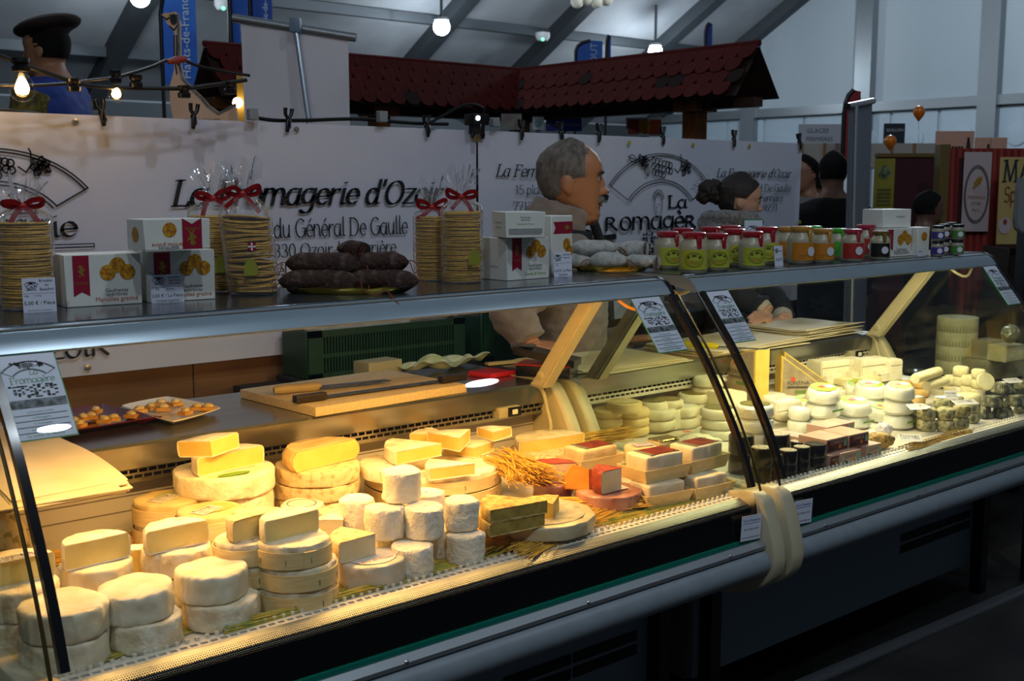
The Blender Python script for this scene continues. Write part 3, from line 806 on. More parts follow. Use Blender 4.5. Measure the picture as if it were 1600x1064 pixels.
# ---- price cards and leaflets
m_card = M('price_card', '#cfd3e2', .45)
m_orange = M('orange_badge', '#c04a2c', .5)
def logo_arc(w, lw):
    """the fan with grapes drawn above the shop name, width w, origin at its bottom middle"""
    R, r = .62, .40
    pa = lambda q, a0, a1: [(q*math.cos(math.radians(a)), q*math.sin(math.radians(a))*.8 - .28) for a in [a0 + (a1-a0)*i/20 for i in range(21)]]
    outer, outer2, inner, inner2 = pa(R, 145, 35), pa(R-.02, 145, 35), pa(r, 145, 35), pa(r-.025, 145, 35)
    P = [outer, outer2, inner, inner2, [outer[0], inner[0]], [outer[-1], inner[-1]]]
    rnd = random.Random(3)
    for k in range(16):
        x = -.08 + (k % 6) * .035 + rnd.uniform(-.006, .006); y = .17 - (k // 6) * .04 + (k % 6) * -.006
        P.append([(x + .02*math.cos(a), y + .02*math.sin(a)) for a in [2*math.pi*i/9 for i in range(10)]])
    for k in range(7):
        x, y = -.22 + rnd.uniform(-.06, .09), .12 + rnd.uniform(-.05, .07); a = rnd.uniform(0, 6)
        lf = [(x + .055*math.cos(a + b)*c, y + .055*math.sin(a + b)*c) for b, c in ((0,1),(.7,.6),(1.3,.3),(2.6,.5),(3.6,.4),(4.6,.35),(5.5,.65),(6.28,1))]
        P.append(lf); P.append([(x - .03*math.cos(a), y - .03*math.sin(a)), lf[0]])
    P.append([(.13, .12), (.17, .09), (.2, .13), (.2, .2), (.19, .22)])
    for k in range(6):
        a = -.4 + k * .9; x, y = .25, .12
        lf = [(x + .06*math.cos(a + b)*c, y + .06*math.sin(a + b)*c) for b, c in ((0,1),(.5,.7),(1.0,.25),(5.3,.25),(5.8,.7),(6.28,1))]
        P.append(lf)
        P += [[(x + .05*math.cos(a)*q, y + .05*math.sin(a)*q), (x + .05*math.cos(a)*q + .012, y + .05*math.sin(a)*q - .016)] for q in (.4, .6, .8)]
    return strokes([[(a*w, b*w) for a, b in p] for p in P], lw)
def sketch(w, h, seed=0):
    rnd = random.Random(seed); P = []
    bm = bmesh.new()
    def rect(x0, x1, y0, y1):
        bm.faces.new([bm.verts.new((x, y, 0)) for x, y in ((x0, y0), (x1, y0), (x1, y1), (x0, y1))])
    nx, ny = 12, 7
    for i in range(nx):
        for j in range(ny):
            if rnd.random() < .55: rect(-w/2 + w*i/nx, -w/2 + w*(i + rnd.uniform(.6, 1))/nx, h*j/ny, h*(j + rnd.uniform(.6, 1))/ny)
    return fin(bm)
def price_card(label, xa, ya, xb, yb, ytop, lean, lines, zb=ZC, off=0.0):
    P0 = atZ(xa, ya, zb); P1 = atZ(xb, yb, zb); v = P1 - P0; w = v.length; h = (zat((P0+P1)/2, ytop) - zb)
    t = thing('price_card', label, 'price card', P0, 0, 'price cards', rot=(-lean, 0, math.atan2(v.y, v.x)))
    mk('card', box(0, w, 0, .0008, 0, h / math.cos(lean)), m_card, t)
    H = h / math.cos(lean)
    def put(me, mat, u, vv, nm='lettering'):
        me.transform(Matrix.Translation((u*w, -.0004, vv*H)) @ UPRIGHT); mk(nm, me, mat, t)
    put(logo_arc(w*.42, w*.008), INK, .27, .80, 'logo_drawing'); put(sketch(w*.34, H*.14, 2), INK, .27, .63, 'shop_sketch')
    for s in lines: put(text_mesh(s[0], None, s[3]*w, align='CENTER'), s[4] if len(s) > 4 else INK, s[1], s[2])
    put(strokes([[(0, 0), (w*.96, 0)]], w*.006), INK, .02, .55, 'rule')
    return t
price_card('price card reading five euros, clipped to the wafer bag at far left', 37, 489, 89, 486, 434, .05, [('Bricelets', .72, .88, .4), ('au', .74, .76, .1), ('Beaufort', .74, .63, .42), ('100g', .12, .46, .12), ('41,7€/kg', .45, .46, .22), ('5,00 € / Pièce', .5, .22, .92), ('Sans Colorant ni conservateur', .5, .04, .74)])
price_card('price card leaning on the right lower wafer box', 237, 474, 288, 471, 429, .1, [('Gaufrettes', .73, .86, .4), ('Apéritives', .74, .76, .36), ('Maroilles', .74, .65, .34, m_orange), ('60g', .2, .46, .1), ('58,33€/Kg', .6, .46, .25), ('3,50 € / La Pièce', .5, .2, .93), ('Contient à gratiner', .5, .04, .7)])
price_card('price card lying tilted among the brown salami', 572, 449, 608, 446, 422, .35, [('Saucisson', .72, .86, .4), ('sec', .74, .72, .15), ('de Montagne', .72, .58, .45), ('pur', .74, .44, .15), ('porc', .74, .30, .2)], zb=ZC + .012)
price_card('price card leaning on the tall upright wafer box', 866, 433, 894, 431, 394, .1, [('Gaufrettes', .73, .86, .4), ('Apéritives', .74, .74, .36), ('60g', .2, .46, .1), ('3,50 € / La Pièce', .5, .2, .93), ('Contient', .5, .04, .5)])
price_card('narrow price card between yellow-label and orange-label mustard jars', 1211, 416, 1224, 415, 384, .1, [('Moutarde', .5, .7, .8), ('4,50 €', .5, .25, .8)])
price_card('price card in front of the narrow wafer box on the far canopy', 1434, 400, 1450, 399, 373, .08, [('Gaufrettes', .7, .84, .4), ('3,50 € / Pièce', .5, .2, .9)])
price_card('price card in front of the purple small jars', 1456, 396, 1473, 395, 365, .08, [('Confits', .7, .84, .4), ('4,50 € / Pièce', .5, .2, .9)])
m_green_frame = M('green_border', '#0e7a3e', .4)
t = thing('shop_sign', 'small green-bordered sign standing among the red-lidded mustard jars', 'sign', atZ(1161, 398, ZC), math.radians(-20))
_h = zat(t.location, 343) - ZC
mk('frame', box(0, .072, 0, .0015, 0, _h, .0005, 1), m_green_frame, t)
mk('paper', box(.0025, .0695, -.0006, 0, .003, _h - .003), m_card, t)
me = logo_arc(.055, .0006); me.transform(Matrix.Translation((.036, -.001, _h * .72)) @ UPRIGHT); mk('logo_drawing', me, INK, t)
me = nib_text('La', .008); me.transform(Matrix.Translation((.036, -.001, _h * .62)) @ UPRIGHT); mk('lettering', me, m_green_frame, t)
me = nib_text('Fromagère', .010, .06); me.transform(Matrix.Translation((.007, -.001, _h * .46)) @ UPRIGHT); mk('lettering', me, m_green_frame, t)

def glass_leaflet(label, xa, xb):
    """leaflet stuck on the outside of the curved glass just below the canopy"""
    t = thing('leaflet', label, 'leaflet', (xa, 1.868, 1.285), 0, 'leaflets on the counter glass', rot=(math.radians(-38), 0, 0))
    w, Lh = xb - xa, .152
    mk('border', box(0, w, -.0016, -.0008, -Lh, 0), m_green_frame, t)
    mk('paper', box(.002, w - .002, -.0022, -.0016, -Lh + .002, -.001), m_card, t)
    def put(me, mat, u, v, nm='lettering'):
        me.transform(Matrix.Translation((u*w, -.0026, -v*Lh)) @ UPRIGHT); mk(nm, me, mat, t)
    put(logo_arc(w*.85, w*.010), INK, .5, .20, 'logo_drawing')
    put(nib_text('La', w*.07), m_green_frame, .5, .25); put(nib_text('Fromagère', w*.085, w*.72), m_green_frame, .16, .345)
    put(sketch(w*.78, Lh*.15, 5), INK, .5, .515, 'shop_sketch')
    put(flat_poly([(-w*.47, 0), (w*.47, 0), (w*.47, Lh*.10), (-w*.47, Lh*.10)]), M('photo_strip', '#141518', .5, col2='#7d838a', vscale=90), .5, .635, 'photo_strip')
    for k, s in enumerate(('La Ferme Jehan de Brie', 'La Fromagerie', 'La Fromagerie', "La Fromagerie d'Ozoir")):
        put(text_mesh(s, None, w*(.42 if k % 3 == 0 else .28), align='CENTER'), m_green_frame, .5, .69 + k*.068)
        put(strokes([[(-w*.42, 0), (w*.42, 0)]], w*.014), m_greydark_ink, .5, .715 + k*.068, 'small_print')
    put(text_mesh('La qualité du meilleur', None, w*.6, align='CENTER'), m_green_frame, .5, .965)
glass_leaflet('green-bordered leaflet at the left end of the nearer counter glass', .537, .632)
glass_leaflet('green-bordered leaflet at the right end of the nearer counter glass', 1.965, 2.066)
glass_leaflet('green-bordered leaflet at the left end of the farther counter glass', 2.236, 2.325)
glass_leaflet('green-bordered leaflet at the right end of the farther counter glass', 3.635, 3.722)
def rental_sticker(label, xa, ya, rotx=0):
    t = thing('sticker', label, 'sticker', (xa, 1.579, .752), 0, 'supplier stickers on the black band', rot=(0, math.radians(4), 0))
    mk('paper', box(0, .072, -.0025, -.0018, 0, .058), m_card, t)
    for s, u, v, w, mat in (('Terroir Prestations', .036, .044, .062, M('blue_print', '#2a4aa0', .5)), ('Tél. 01 48 61 53 18', .036, .024, .054, INK), ('terroir-prestations@orange.fr', .036, .006, .064, INK)):
        me = text_mesh(s, None, w, align='CENTER', shear=.2 if v > .04 else 0); me.transform(Matrix.Translation((u, -.003, v)) @ UPRIGHT); mk('lettering', me, mat, t)
    me = strokes([[(.004, 0), (.068, 0)]], .0008); me.transform(Matrix.Translation((0, -.003, .040)) @ UPRIGHT); mk('rule', me, MATS['blue_print'], t)
rental_sticker('white supplier sticker at the right end of the nearer black band', 2.030, .8)
rental_sticker('white supplier sticker at the left end of the farther black band', 2.228, .8)

# ---- salami and trays
m_goldtray = M('gold_tray', '#a8923c', .25, .85)
m_salami = M('brown_salami', '#33190f', .8, col2='#6a5a50', vscale=45, vmin=.5, vmax=.75, bump=.005, bscale=110)
m_salami_w = M('white_salami', '#b9b9b4', .85, col2='#8f8f8a', vscale=60, vmin=.3, vmax=.7, bump=.002, bscale=120)
m_cutmeat = M('salami_cut', '#4a1f22', .4, col2='#8d6a62', vscale=110, vmin=.5, vmax=.62)
m_string = M('twine', '#7a3c1c', .8)
def oval_tray(label, cx, yb, wpx, ratio=.42):
    P, r = foot(cx, yb, wpx, ZC); P = atZ(cx, yb, ZC) + hdir(atZ(cx, yb, ZC)) * r * ratio
    t = thing('gold_tray', label, 'tray', P, YAW - math.pi/2, 'gilded card trays')
    bm = bmesh.new(); n = 48; rings = []
    for rr, z in ((.0, .002), (.80, .002), (.86, .004), (.98, .014), (1.0, .014), (1.0, .012), (.88, .001), (.80, 0), (0, 0)):
        rings.append([bm.verts.new((r*rr*math.cos(2*math.pi*i/n), r*rr*ratio*math.sin(2*math.pi*i/n)*(1.0), z + (.0015*math.sin(i*math.pi/2) if rr > .9 else 0))) for i in range(n)])
    for a, b in zip(rings, rings[1:]):
        for i in range(n): bm.faces.new((a[i], a[(i+1)%n], b[(i+1)%n], b[i]))
    bmesh.ops.remove_doubles(bm, verts=bm.verts[:], dist=1e-6)
    o = mk('plate', fin(bm, 40), m_goldtray, t)
    return P, r
def salami(label, P, ang, ln, r, mat, tilt=0, cut=None, string=True, group='dry sausages on trays', bend=.008, seed=0):
    t = thing('dry_sausage', label, 'sausage', P, ang, group, rot=(0, tilt, ang))
    n = 16; pts = []; rad = []
    for i in range(n + 1):
        u = i / n; x = (u - .5) * ln
        e = min(u, 1 - u) * ln
        q = 1.0
        if not (cut == 'R' and u > .5) and not (cut == 'L' and u < .5): q = min(1, math.sqrt(max(e, .0004) / (.028)))
        pts.append((x, bend * math.sin(u * math.pi), r)); rad.append(r * max(q, .14))
    bm = bmesh.new(); addtube(bm, pts, rad, 18)
    for v in bm.verts:
        nn = noise.noise(v.co * 45 + Vector((seed * 5, 0, 0))); v.co += Vector((0, nn, nn)) * r * .10
    mk('casing', fin(bm, 60), mat, t)
    if cut:
        s = 1 if cut == 'R' else -1
        mk('cut_face', lathe([(0, 0), (r*.93, 0), (r*.95, .0006), (0, .001)], 20), m_cutmeat, t, (s * (ln/2 + .0004), 0, r), (0, s * math.pi/2, 0))
    if string:
        for s in ((-1, 1) if not cut else ((-1,) if cut == 'R' else (1,))):
            x = s * ln / 2
            mk('twine', tube(spline([(x - s*.006, 0, r), (x + s*.008, .002, r + .002), (x + s*.022, -.006, r - .012), (x + s*.012, -.016, max(.001, r - .026)), (x + s*.004, -.008, r)], 5), .0012, 5), m_string, t)
    return t
TP, TR = oval_tray('gold oval tray under the brown salami', 543, 461, 212)
TA = YAW - math.pi/2
def tp(u, v, z): return TP + Matrix.Rotation(TA, 3, 'Z') @ Vector((u, v, 0)) + Vector((0, 0, z))
rs = .0225
salami('plain brown salami at the front left of the gold tray', tp(-.055, -.030, .004), TA + .05, .165, rs, m_salami, seed=1)
salami('brown salami at the front right of the gold tray behind the price card', tp(.075, -.02, .004), TA - .1, .155, rs, m_salami, seed=2)
salami('brown salami hidden at the back of the gold tray', tp(0, .022, .004), TA, .18, rs, m_salami, seed=3)
salami('brown salami with loose twine lying across the left pile top', tp(-.045, -.005, .038), TA + .04, .165, rs * 1.03, m_salami, seed=4)
salami('whitish brown salami lying across the right pile top', tp(.060, .004, .038), TA - .02, .14, rs * 1.03, m_salami, tilt=-.04, seed=5)
salami('cut salami end on top of the brown pile', tp(.002, .012, .066), TA - .3, .06, rs * .98, m_salami, cut='R', tilt=.15, string=False, seed=6)
mk_tw = mk('twine_tangle', tube(spline([tuple(tp(*q)) for q in ((.045, -.075, .012), (.055, -.088, .006), (.075, -.095, .004), (.09, -.098, .012), (.10, -.10, .006), (.115, -.115, -.008), (.12, -.118, -.016), (.108, -.112, -.008), (.098, -.098, .004))], 6), .0013, 5), m_string)
tag(mk_tw, 'loose loop of brown twine hanging over the canopy edge', 'twine')
WP, WR = oval_tray('gold tray under the white floury sausages', 955, 425, 122, .5)
def wp(u, v, z): return WP + Matrix.Rotation(TA, 3, 'Z') @ Vector((u, v, 0)) + Vector((0, 0, z))
salami('short white sausage at the front of the pale pile', wp(-.012, -.028, .004), TA - .2, .10, .0235, m_salami_w, seed=7, group='white sausages')
salami('white sausage end at the left of the pale pile', wp(-.085, .005, .004), TA + .3, .08, .021, m_salami_w, seed=8, group='white sausages')
salami('white sausage pointing right at the front of the pale pile', wp(.068, -.012, .004), TA - .5, .085, .020, m_salami_w, seed=9, group='white sausages')
salami('long white sausage lying on top of the pale pile', wp(-.045, .012, .036), TA + .05, .125, .022, m_salami_w, seed=10, group='white sausages')
salami('cut white sausage showing a dark red slice, upper right of the pale pile', wp(.055, .022, .034), TA - .25, .075, .0215, m_salami_w, cut='R', seed=11, group='white sausages', string=False)
salami('small cut white sausage at the right rim of the pale pile', wp(.098, .016, .004), TA - .3, .05, .018, m_salami_w, cut='R', seed=12, group='white sausages', string=False)
tw = mk('twine_tangle', tube(spline([tuple(wp(*q)) for q in ((.105, -.03, .016), (.118, -.06, .006), (.125, -.10, -.012), (.13, -.112, -.03), (.118, -.112, -.034), (.108, -.10, -.016), (.112, -.06, .006))], 6), .0011, 5), M('grey_twine', '#4c5a4c', .8))
tag(tw, 'loop of grey twine hanging over the canopy edge by the white sausages', 'twine')

# ---- mustard jars
m_stone = M('stoneware', '#a49d85', .3, col2='#9a937b', vscale=20)
def jar_proto():
    body = lathe([(0, 0), (.030, 0), (.034, .004), (.036, .012), (.036, .062), (.0335, .072), (.026, .082), (.0245, .088), (.0245, .094), (0, .094)], 28)
    lid = lathe([(.0255, .084), (.0285, .088), (.0300, .094), (.0295, .099), (.026, .101), (0, .101)], 28)
    lab = prism([(.0365*math.cos(a), .0365*math.sin(a)) for a in [math.radians(-90 + x) for x in range(-62, 63, 8)]] + [(.0358*math.cos(a), .0358*math.sin(a)) for a in [math.radians(-90 + x) for x in range(62, -63, -8)]], .010, .058, 'z', 60)
    strip = box(-.006, .006, -.0375, -.030, .060, .092, .002, 1)
    return body, lid, lab, strip
JB, JL, JLAB, JS = jar_proto()
BADGE = lathe([(0, 0), (.013, 0), (.013, .0006), (0, .0008)], 18)
OVAL = disc(.017, 24, 1.25, 1)
def mustard(label, cx, yb, wpx, lidc, labc, turn=0, body=None, oval=False, lidm=None, group='mustard jars'):
    P, r = foot(cx, yb, wpx, ZC); s = r / .036
    ang = math.atan2(-hdir(P).y, -hdir(P).x) + math.pi/2 + turn
    t = thing('mustard_jar', label, 'jar', P, ang, group)
    t.scale = (s, s, s)
    mk('body', JB.copy() if body else JB, body or m_stone, t); 
    ml = M('wax_' + lidc, lidc, .28, coat=.5, bump=.001, bscale=200)
    mk('lid', JL.copy(), ml, t); mk('seal_strip', JS.copy(), ml, t, (0, 0, 0), (0, 0, .35))
    mk('label', JLAB.copy(), M('label_' + labc, labc, .45), t)
    if oval:
        for k, (wd, z, s_) in enumerate(((.05, .034, 1),)):
            P2 = [[(.024*math.cos(a), .034 + .018*math.sin(a)) for a in [2*math.pi*i/24 for i in range(25)]], [(.021*math.cos(a), .034 + .0155*math.sin(a)) for a in [2*math.pi*i/24 for i in range(25)]]]
            me = strokes(P2, .0008); bend(me); mk('oval_print', me, M('dark_green_ink', '#3b4a1c', .5), t)
            me = strokes([[(-.020, .0535), (.022, .0535)]], .0025); bend(me); mk('label_band', me, m_orange_ink, t)
            me = text_mesh('MOUTARDE DE MEAUX', None, .040, align='CENTER'); me.transform(Matrix.Translation((0, .029, 0))); bend(me); mk('lettering', me, MATS['dark_green_ink'], t)
            me = text_mesh('POMMERY', None, .026, align='CENTER'); me.transform(Matrix.Translation((0, .023, 0))); bend(me); mk('lettering', me, M('red_print', '#b02a20', .5), t)
            me = merge([disc(.0035, 10, c=(-.014, .040)), disc(.0035, 10, c=(.014, .040)), disc(.005, 8, 1.4, .6, c=(0, .044))]); bend(me); mk('crest', me, MATS['dark_green_ink'], t)
    else:
        me = BADGE.copy(); me.transform(Matrix.Translation((.014, -.0342, .034)) @ Matrix.Rotation(.40, 4, 'Z') @ Matrix.Rotation(math.pi/2, 4, 'X')); mk('badge', me, M('badge_white', '#c9cdd6', .5), t)
        me = merge([text_mesh('MOUTARDE', None, .018), moved(text_mesh('de Meaux', None, .014), 0, -.006)]); me.transform(Matrix.Translation((-.020, .022, 0))); bend(me); mk('lettering', me, INK, t)
    return t
def bend(me, R=.0372):
    for v in me.vertices:
        a = v.co.x / R; v.co = (R * math.sin(a), -R * math.cos(a), v.co.y)
RED, YEL = '#9c1a26', '#a9ad34'
mustard('mustard jar with yellow label, leftmost on the far canopy', 1042, 421, 42, RED, YEL, .5, oval=True)
mustard('mustard jar with yellow label facing front, nearest in its row', 1083, 428, 46, RED, YEL, .05, oval=True)
mustard('mustard jar with yellow label, third visible from the left', 1119, 424, 42, RED, YEL, .25, oval=True)
mustard('mustard jar with yellow label, fourth visible from the left', 1146, 417, 42, RED, YEL, .35, oval=True)
mustard('mustard jar with yellow label in front of the green-bordered sign', 1174, 421, 42, RED, YEL, .4, oval=True)
mustard('mustard jar with yellow label, last before the narrow price card', 1196, 414, 42, RED, YEL, .2, oval=True)
for c in ((1066, 413, 'leftmost'), (1108, 411, 'middle'), (1140, 409, 'rightmost')):
    mustard('red-lidded mustard jar in the rear row, %s of three' % c[2], c[0], c[1], 40, RED, YEL, .3, group='rear row of red-lidded mustard jars')
ORG, OL = '#b8863a', '#b8741c'
mustard('mustard jar with orange label half hidden behind the narrow price card', 1229, 408, 38, ORG, OL, .3)
mustard('mustard jar with orange label and yellow-green side, left of the orange pair', 1250, 413, 42, ORG, OL, .45)
mustard('mustard jar with orange label, right of the orange pair beside the green label', 1284, 411, 38, ORG, OL, .3)
mustard('mustard jar with bright green label and lid', 1308, 405, 34, '#3fae2a', '#3fa52c', .2)
mustard('green-lidded mustard jar in the rear row behind the orange pair', 1268, 404, 36, '#3fae2a', '#3fa52c', .2)
mustard('mustard jar with red label beside the green one', 1331, 409, 36, '#a33040', '#a02a22', .2)
mustard('mustard jar with red label beside the black jar', 1351, 402, 36, '#a33040', '#a02a22', .15)
mustard('black jar with gold lid beside the wafer boxes', 1374, 406, 32, '#6e5a1e', '#15120e', .1, body=M('black_jar', '#0f0e10', .18))
m_jarglass = M('preserve_glass', '#8f8a78', .15, coat=.5)
SJ = lathe([(0, 0), (.028, 0), (.031, .004), (.031, .045), (.027, .056), (.025, .060), (0, .060)], 20)
SL = lathe([(.0265, .058), (.0275, .060), (.0275, .070), (.026, .072), (0, .072)], 20)
def small_jar(label, cx, yb, zb, labc):
    P, r = foot(cx, yb, 20, zb); s = r / .031
    t = thing('preserve_jar', label, 'jar', P, math.atan2(-hdir(P).y, -hdir(P).x) + math.pi/2, 'small jars stacked at the far end'); t.scale = (s, s, s)
    mk('glass', SJ, m_jarglass, t); mk('lid', SL, BLACK, t)
    me = prism([(.0315*math.cos(a), .0315*math.sin(a)) for a in [math.radians(-90 + x) for x in range(-80, 81, 10)]] + [(.0308*math.cos(a), .0308*math.sin(a)) for a in [math.radians(-90 + x) for x in range(80, -81, -10)]], .008, .042, 'z', 60)
    mk('label', me, M('label_' + labc, labc, .45), t)
    me = BADGE.copy(); me.transform(Matrix.Translation((.012, -.0292, .025)) @ Matrix.Rotation(.38, 4, 'Z') @ Matrix.Rotation(math.pi/2, 4, 'X')); mk('badge', me, MATS['badge_white'], t)
JC = (('#3a2a78', 'purple'), ('#5c2238', 'maroon'), ('#662238', 'dark red'), ('#3a7a2a', 'green'))
JP = (1464, 1473.5, 1483, 1495)
for k, (c, nm) in enumerate(JC):
    P = foot(JP[k], (400, 397.4, 395, 398)[k], 20, ZC)[0]; s = foot(JP[k], (400, 397.4, 395, 398)[k], 20, ZC)[1] / .031
    small_jar('small jar with %s label in the lower row at the far end' % nm, JP[k], (400, 397.4, 395, 398)[k], ZC, c)
    z2 = ZC + .072 * s + .0015
    pb = proj((P.x, P.y, z2)); P2 = P - hdir(P) * .031 * s
    small_jar('small jar with %s label in the upper row at the far end' % nm, proj((P2.x, P2.y, z2))[0], proj((P2.x, P2.y, z2))[1], z2, c)

# ================================================================== CHEESE BUILDERS
m_bloomy = M('bloomy_rind', '#efe6d0', .75, col2='#d2bd92', vscale=34, vmin=.42, vmax=.8, bump=.0034, bscale=85)
m_bloomy2 = M('bloomy_rind_flecked', '#dcc89a', .78, col2='#a8824a', vscale=55, vmin=.5, vmax=.72, bump=.002, bscale=90)
m_paste = M('soft_paste', '#dfd08c', .5, col2='#d2bf76', vscale=18, bump=.0008, bscale=120, sss=.15)
m_pasteY = M('yellow_paste', '#e6cc76', .45, col2='#dabc5c', vscale=18, bump=.0006, bscale=120, sss=.15)
m_pasteW = M('white_paste', '#ddd6ba', .55, col2='#d2c79e', vscale=25, bump=.0006, bscale=160)
m_goat = M('fresh_goat', '#f2ecdf', .8, col2='#e8dfcb', vscale=30, bump=.004, bscale=110)
m_wood = M('poplar_wood', '#e6d09a', .6, col2='#dabf84', vscale=30, stretch=(1, 1, 8), bump=.0003, bscale=200)
m_paper = M('label_paper', '#d8d2c6', .55)
m_film2 = glassmat('food_film', (.95, .95, .94), 1.4, .12, 1.2, .003, 70, .10, (.85, .82, .76))
def ridge_mat():
    m = M('ridged_rind', '#efe6d0', .75, col2='#dccfae', vscale=24)
    nt = m.node_tree; N = nt.nodes; L = nt.links
    tc = N.new('ShaderNodeTexCoord'); w = N.new('ShaderNodeTexWave'); w.bands_direction = 'Y'; w.inputs['Scale'].default_value = 24; w.inputs['Distortion'].default_value = 1.6; w.inputs['Detail'].default_value = 3; w.inputs['Detail Scale'].default_value = 3
    L.new(tc.outputs['Object'], w.inputs['Vector']); bp = N.new('ShaderNodeBump'); bp.inputs['Distance'].default_value = .0011; bp.inputs['Strength'].default_value = .8
    L.new(w.outputs['Fac'], bp.inputs['Height']); L.new(bp.outputs[0], N['Principled BSDF'].inputs['Normal']); return m
m_ridge = ridge_mat()
def wheel_mesh(r, h, wob=.0022, seed=0, seg=72, rnd=.08):
    e = min(h * rnd * 2, r * .25)
    pr = [(0, 0), (r*.5, 0), (r - e*.7, 0), (r - e*.2, e*.25), (r, e*.8), (r, h*.3), (r*1.004, h*.5), (r, h*.7), (r, h - e*.8), (r - e*.15, h - e*.25), (r - e*.6, h), (r*.75, h), (r*.5, h), (r*.25, h), (0, h)]
    return lathe(pr, seg, wob, 62, seed, smooth=50)
_seed = [0]
def wheel(label, c, r, h, mat=None, group=None, name='round_cheese', wob=.0034, rot=0, tilt=(0, 0), cat='cheese'):
    _seed[0] += 1
    t = mk(name, wheel_mesh(r, h, wob, _seed[0]), mat or m_bloomy, None, c, (tilt[0], tilt[1], rot))
    tag(t, label, cat, group); return t
def sector(label, c, r, h, ang, span=180, rind=None, paste=None, t=.0022, group=None, name='cheese_half', tilt=(0, 0), jag=.003, thing_cat='cheese', round_=.10):
    """cut cheese: origin at the centre of the wheel it was cut from, cut face(s) at 0 and span degrees"""
    _seed[0] += 1; sd = _seed[0]
    T = thing(name, label, thing_cat, c, ang, group, rot=(tilt[0], tilt[1], ang))
    n = max(8, int(span / 7)); e = h * round_
    out = [(0, 0), (r*.5, 0), (r - e, 0), (r, e*1.2), (r, h*.5), (r, h - e*1.2), (r - e, h), (r*.5, h), (0, h)]
    inn = [(0, t), (r*.5, t), (r - e - t*.4, t), (r - t, e*1.2), (r - t, h*.5), (r - t, h - e*1.2), (r - e - t*.4, h - t), (r*.5, h - t), (0, h - t)]
    def place(rr, z, k, rnd, edge):
        a = math.radians(span) * k / n
        q = Vector((rr*math.cos(a), rr*math.sin(a), z))
        nn = noise.noise(q * 60 + Vector((sd*3.7, 0, 0))) + noise.noise(q * 22 + Vector((sd*1.7, 5, 0)))
        if rnd: q.x += math.cos(a)*.0014*nn; q.y += math.sin(a)*.0014*nn; q.z += .0010*nn if z > h*.5 else 0
        if edge:
            s = -1 if k == 0 else 1
            j = (noise.noise(Vector((rr*140 + sd, z*140, k))) + .5) * jag * .6
            q.x += -math.sin(a) * s * j; q.y += math.cos(a) * s * j
        return q
    bm = bmesh.new(); prof = out + inn[::-1]; rows = []
    for k in range(n + 1):
        rows.append([bm.verts.new(place(rr, z, k, i < len(out), (k in (0, n)) and i < len(out))) for i, (rr, z) in enumerate(prof)])
    m = len(prof)
    for a, b in zip(rows, rows[1:]):
        for i in range(m):
            j = (i + 1) % m
            try: bm.faces.new((a[i], a[j], b[j], b[i]))
            except ValueError: pass
    for row in (rows[0], rows[-1]):
        for i in range(len(out) - 1):
            j, k2 = m - 1 - i, m - 2 - i
            bm.faces.new((row[i], row[i+1], row[k2], row[j]))
    bmesh.ops.remove_doubles(bm, verts=bm.verts[:], dist=1e-6)
    bmesh.ops.dissolve_degenerate(bm, edges=bm.edges[:], dist=1e-6)
    mk('rind', fin(bm, 50), rind or m_bloomy, T)
    bm = bmesh.new(); rows = []
    for k in range(n + 1): rows.append([bm.verts.new(place(rr, z, k, False, False)) for rr, z in inn])
    for a, b in zip(rows, rows[1:]):
        for i in range(len(inn) - 1): bm.faces.new((a[i], a[i+1], b[i+1], b[i]))
    bm.faces.new(rows[0][::-1]); bm.faces.new(rows[-1])
    bmesh.ops.remove_doubles(bm, verts=bm.verts[:], dist=1e-6)
    mk('paste', fin(bm), paste or m_paste, T)
    return T
def sticker_on(par, x, y, z, w, h, rot, lines=3, tint=None, tilt=(0, 0)):
    o = mk('price_label', box(-w/2, w/2, -h/2, h/2, 0, .0006), tint or M('price_label_pink', '#d9cfc8', .5), par, (x, y, z), (tilt[0], tilt[1], rot))
    ms = [moved(text_mesh(s, None, w*.8, align='CENTER'), 0, h*(.22 - .30*i), .0009) for i, s in enumerate(('Fromage', '4,50 € / Pièce', '6,00 € / La demi')[:lines])]
    mk('lettering', merge(ms), INK, o)
    return o
def wood_box(label, c, r, h, group='round wooden cheese boxes', rot=0):
    T = thing('wooden_box', label, 'wooden box', c, rot, group)
    t = .0022
    mk('band', lathe([(r - t, .001), (r, .001), (r, h), (r - t, h), (r - t, .001)], 48, cap=False), m_wood, T)
    mk('base', lathe([(0, 0), (r - t, 0), (r - t, .002), (0, .002)], 40), m_wood, T)
    seam = prism([((r+.0012)*math.cos(a), (r+.0012)*math.sin(a)) for a in [math.radians(x) for x in range(-75, -52, 4)]] + [((r+.0001)*math.cos(a), (r+.0001)*math.sin(a)) for a in [math.radians(x) for x in range(-55, -77, -4)]], .001, h, 'z', 60)
    mk('band_overlap', seam, m_wood, T)
    for a in (-140, -64, -100):
        mk('staple', boxes([(-.0004, .0004, -.0006, .0004, h*.30, h*.62)]), M('staple_grey', '#5e564c', .4, .6), T, ((r+.0012)*math.cos(math.radians(a)), (r+.0012)*math.sin(math.radians(a)), 0), (0, 0, math.radians(a + 90)))
    return T
def boxed(label_box, label_ch, c, r, hb=.030, hc=.036, mat=None, rot=0, gb='round wooden cheese boxes', gc='cheeses in round wooden boxes'):
    c = Vector(c)
    wood_box(label_box, c, r, hb, gb, rot)
    return wheel(label_ch, c + Vector((0, 0, .0022)), r - .0042, hc, mat or m_bloomy, gc, rot=rot)
def lift(cx, yb, wpx, Yc):
    lo, hi = DZ - .05, DZ + .25
    for _ in range(40):
        m = (lo + hi) / 2
        if foot(cx, yb, wpx, m)[0].y > Yc: lo = m
        else: hi = m
    c, r = foot(cx, yb, wpx, (lo + hi) / 2); return c, r
def up(c, dz): return Vector((c[0], c[1], c[2] + dz))
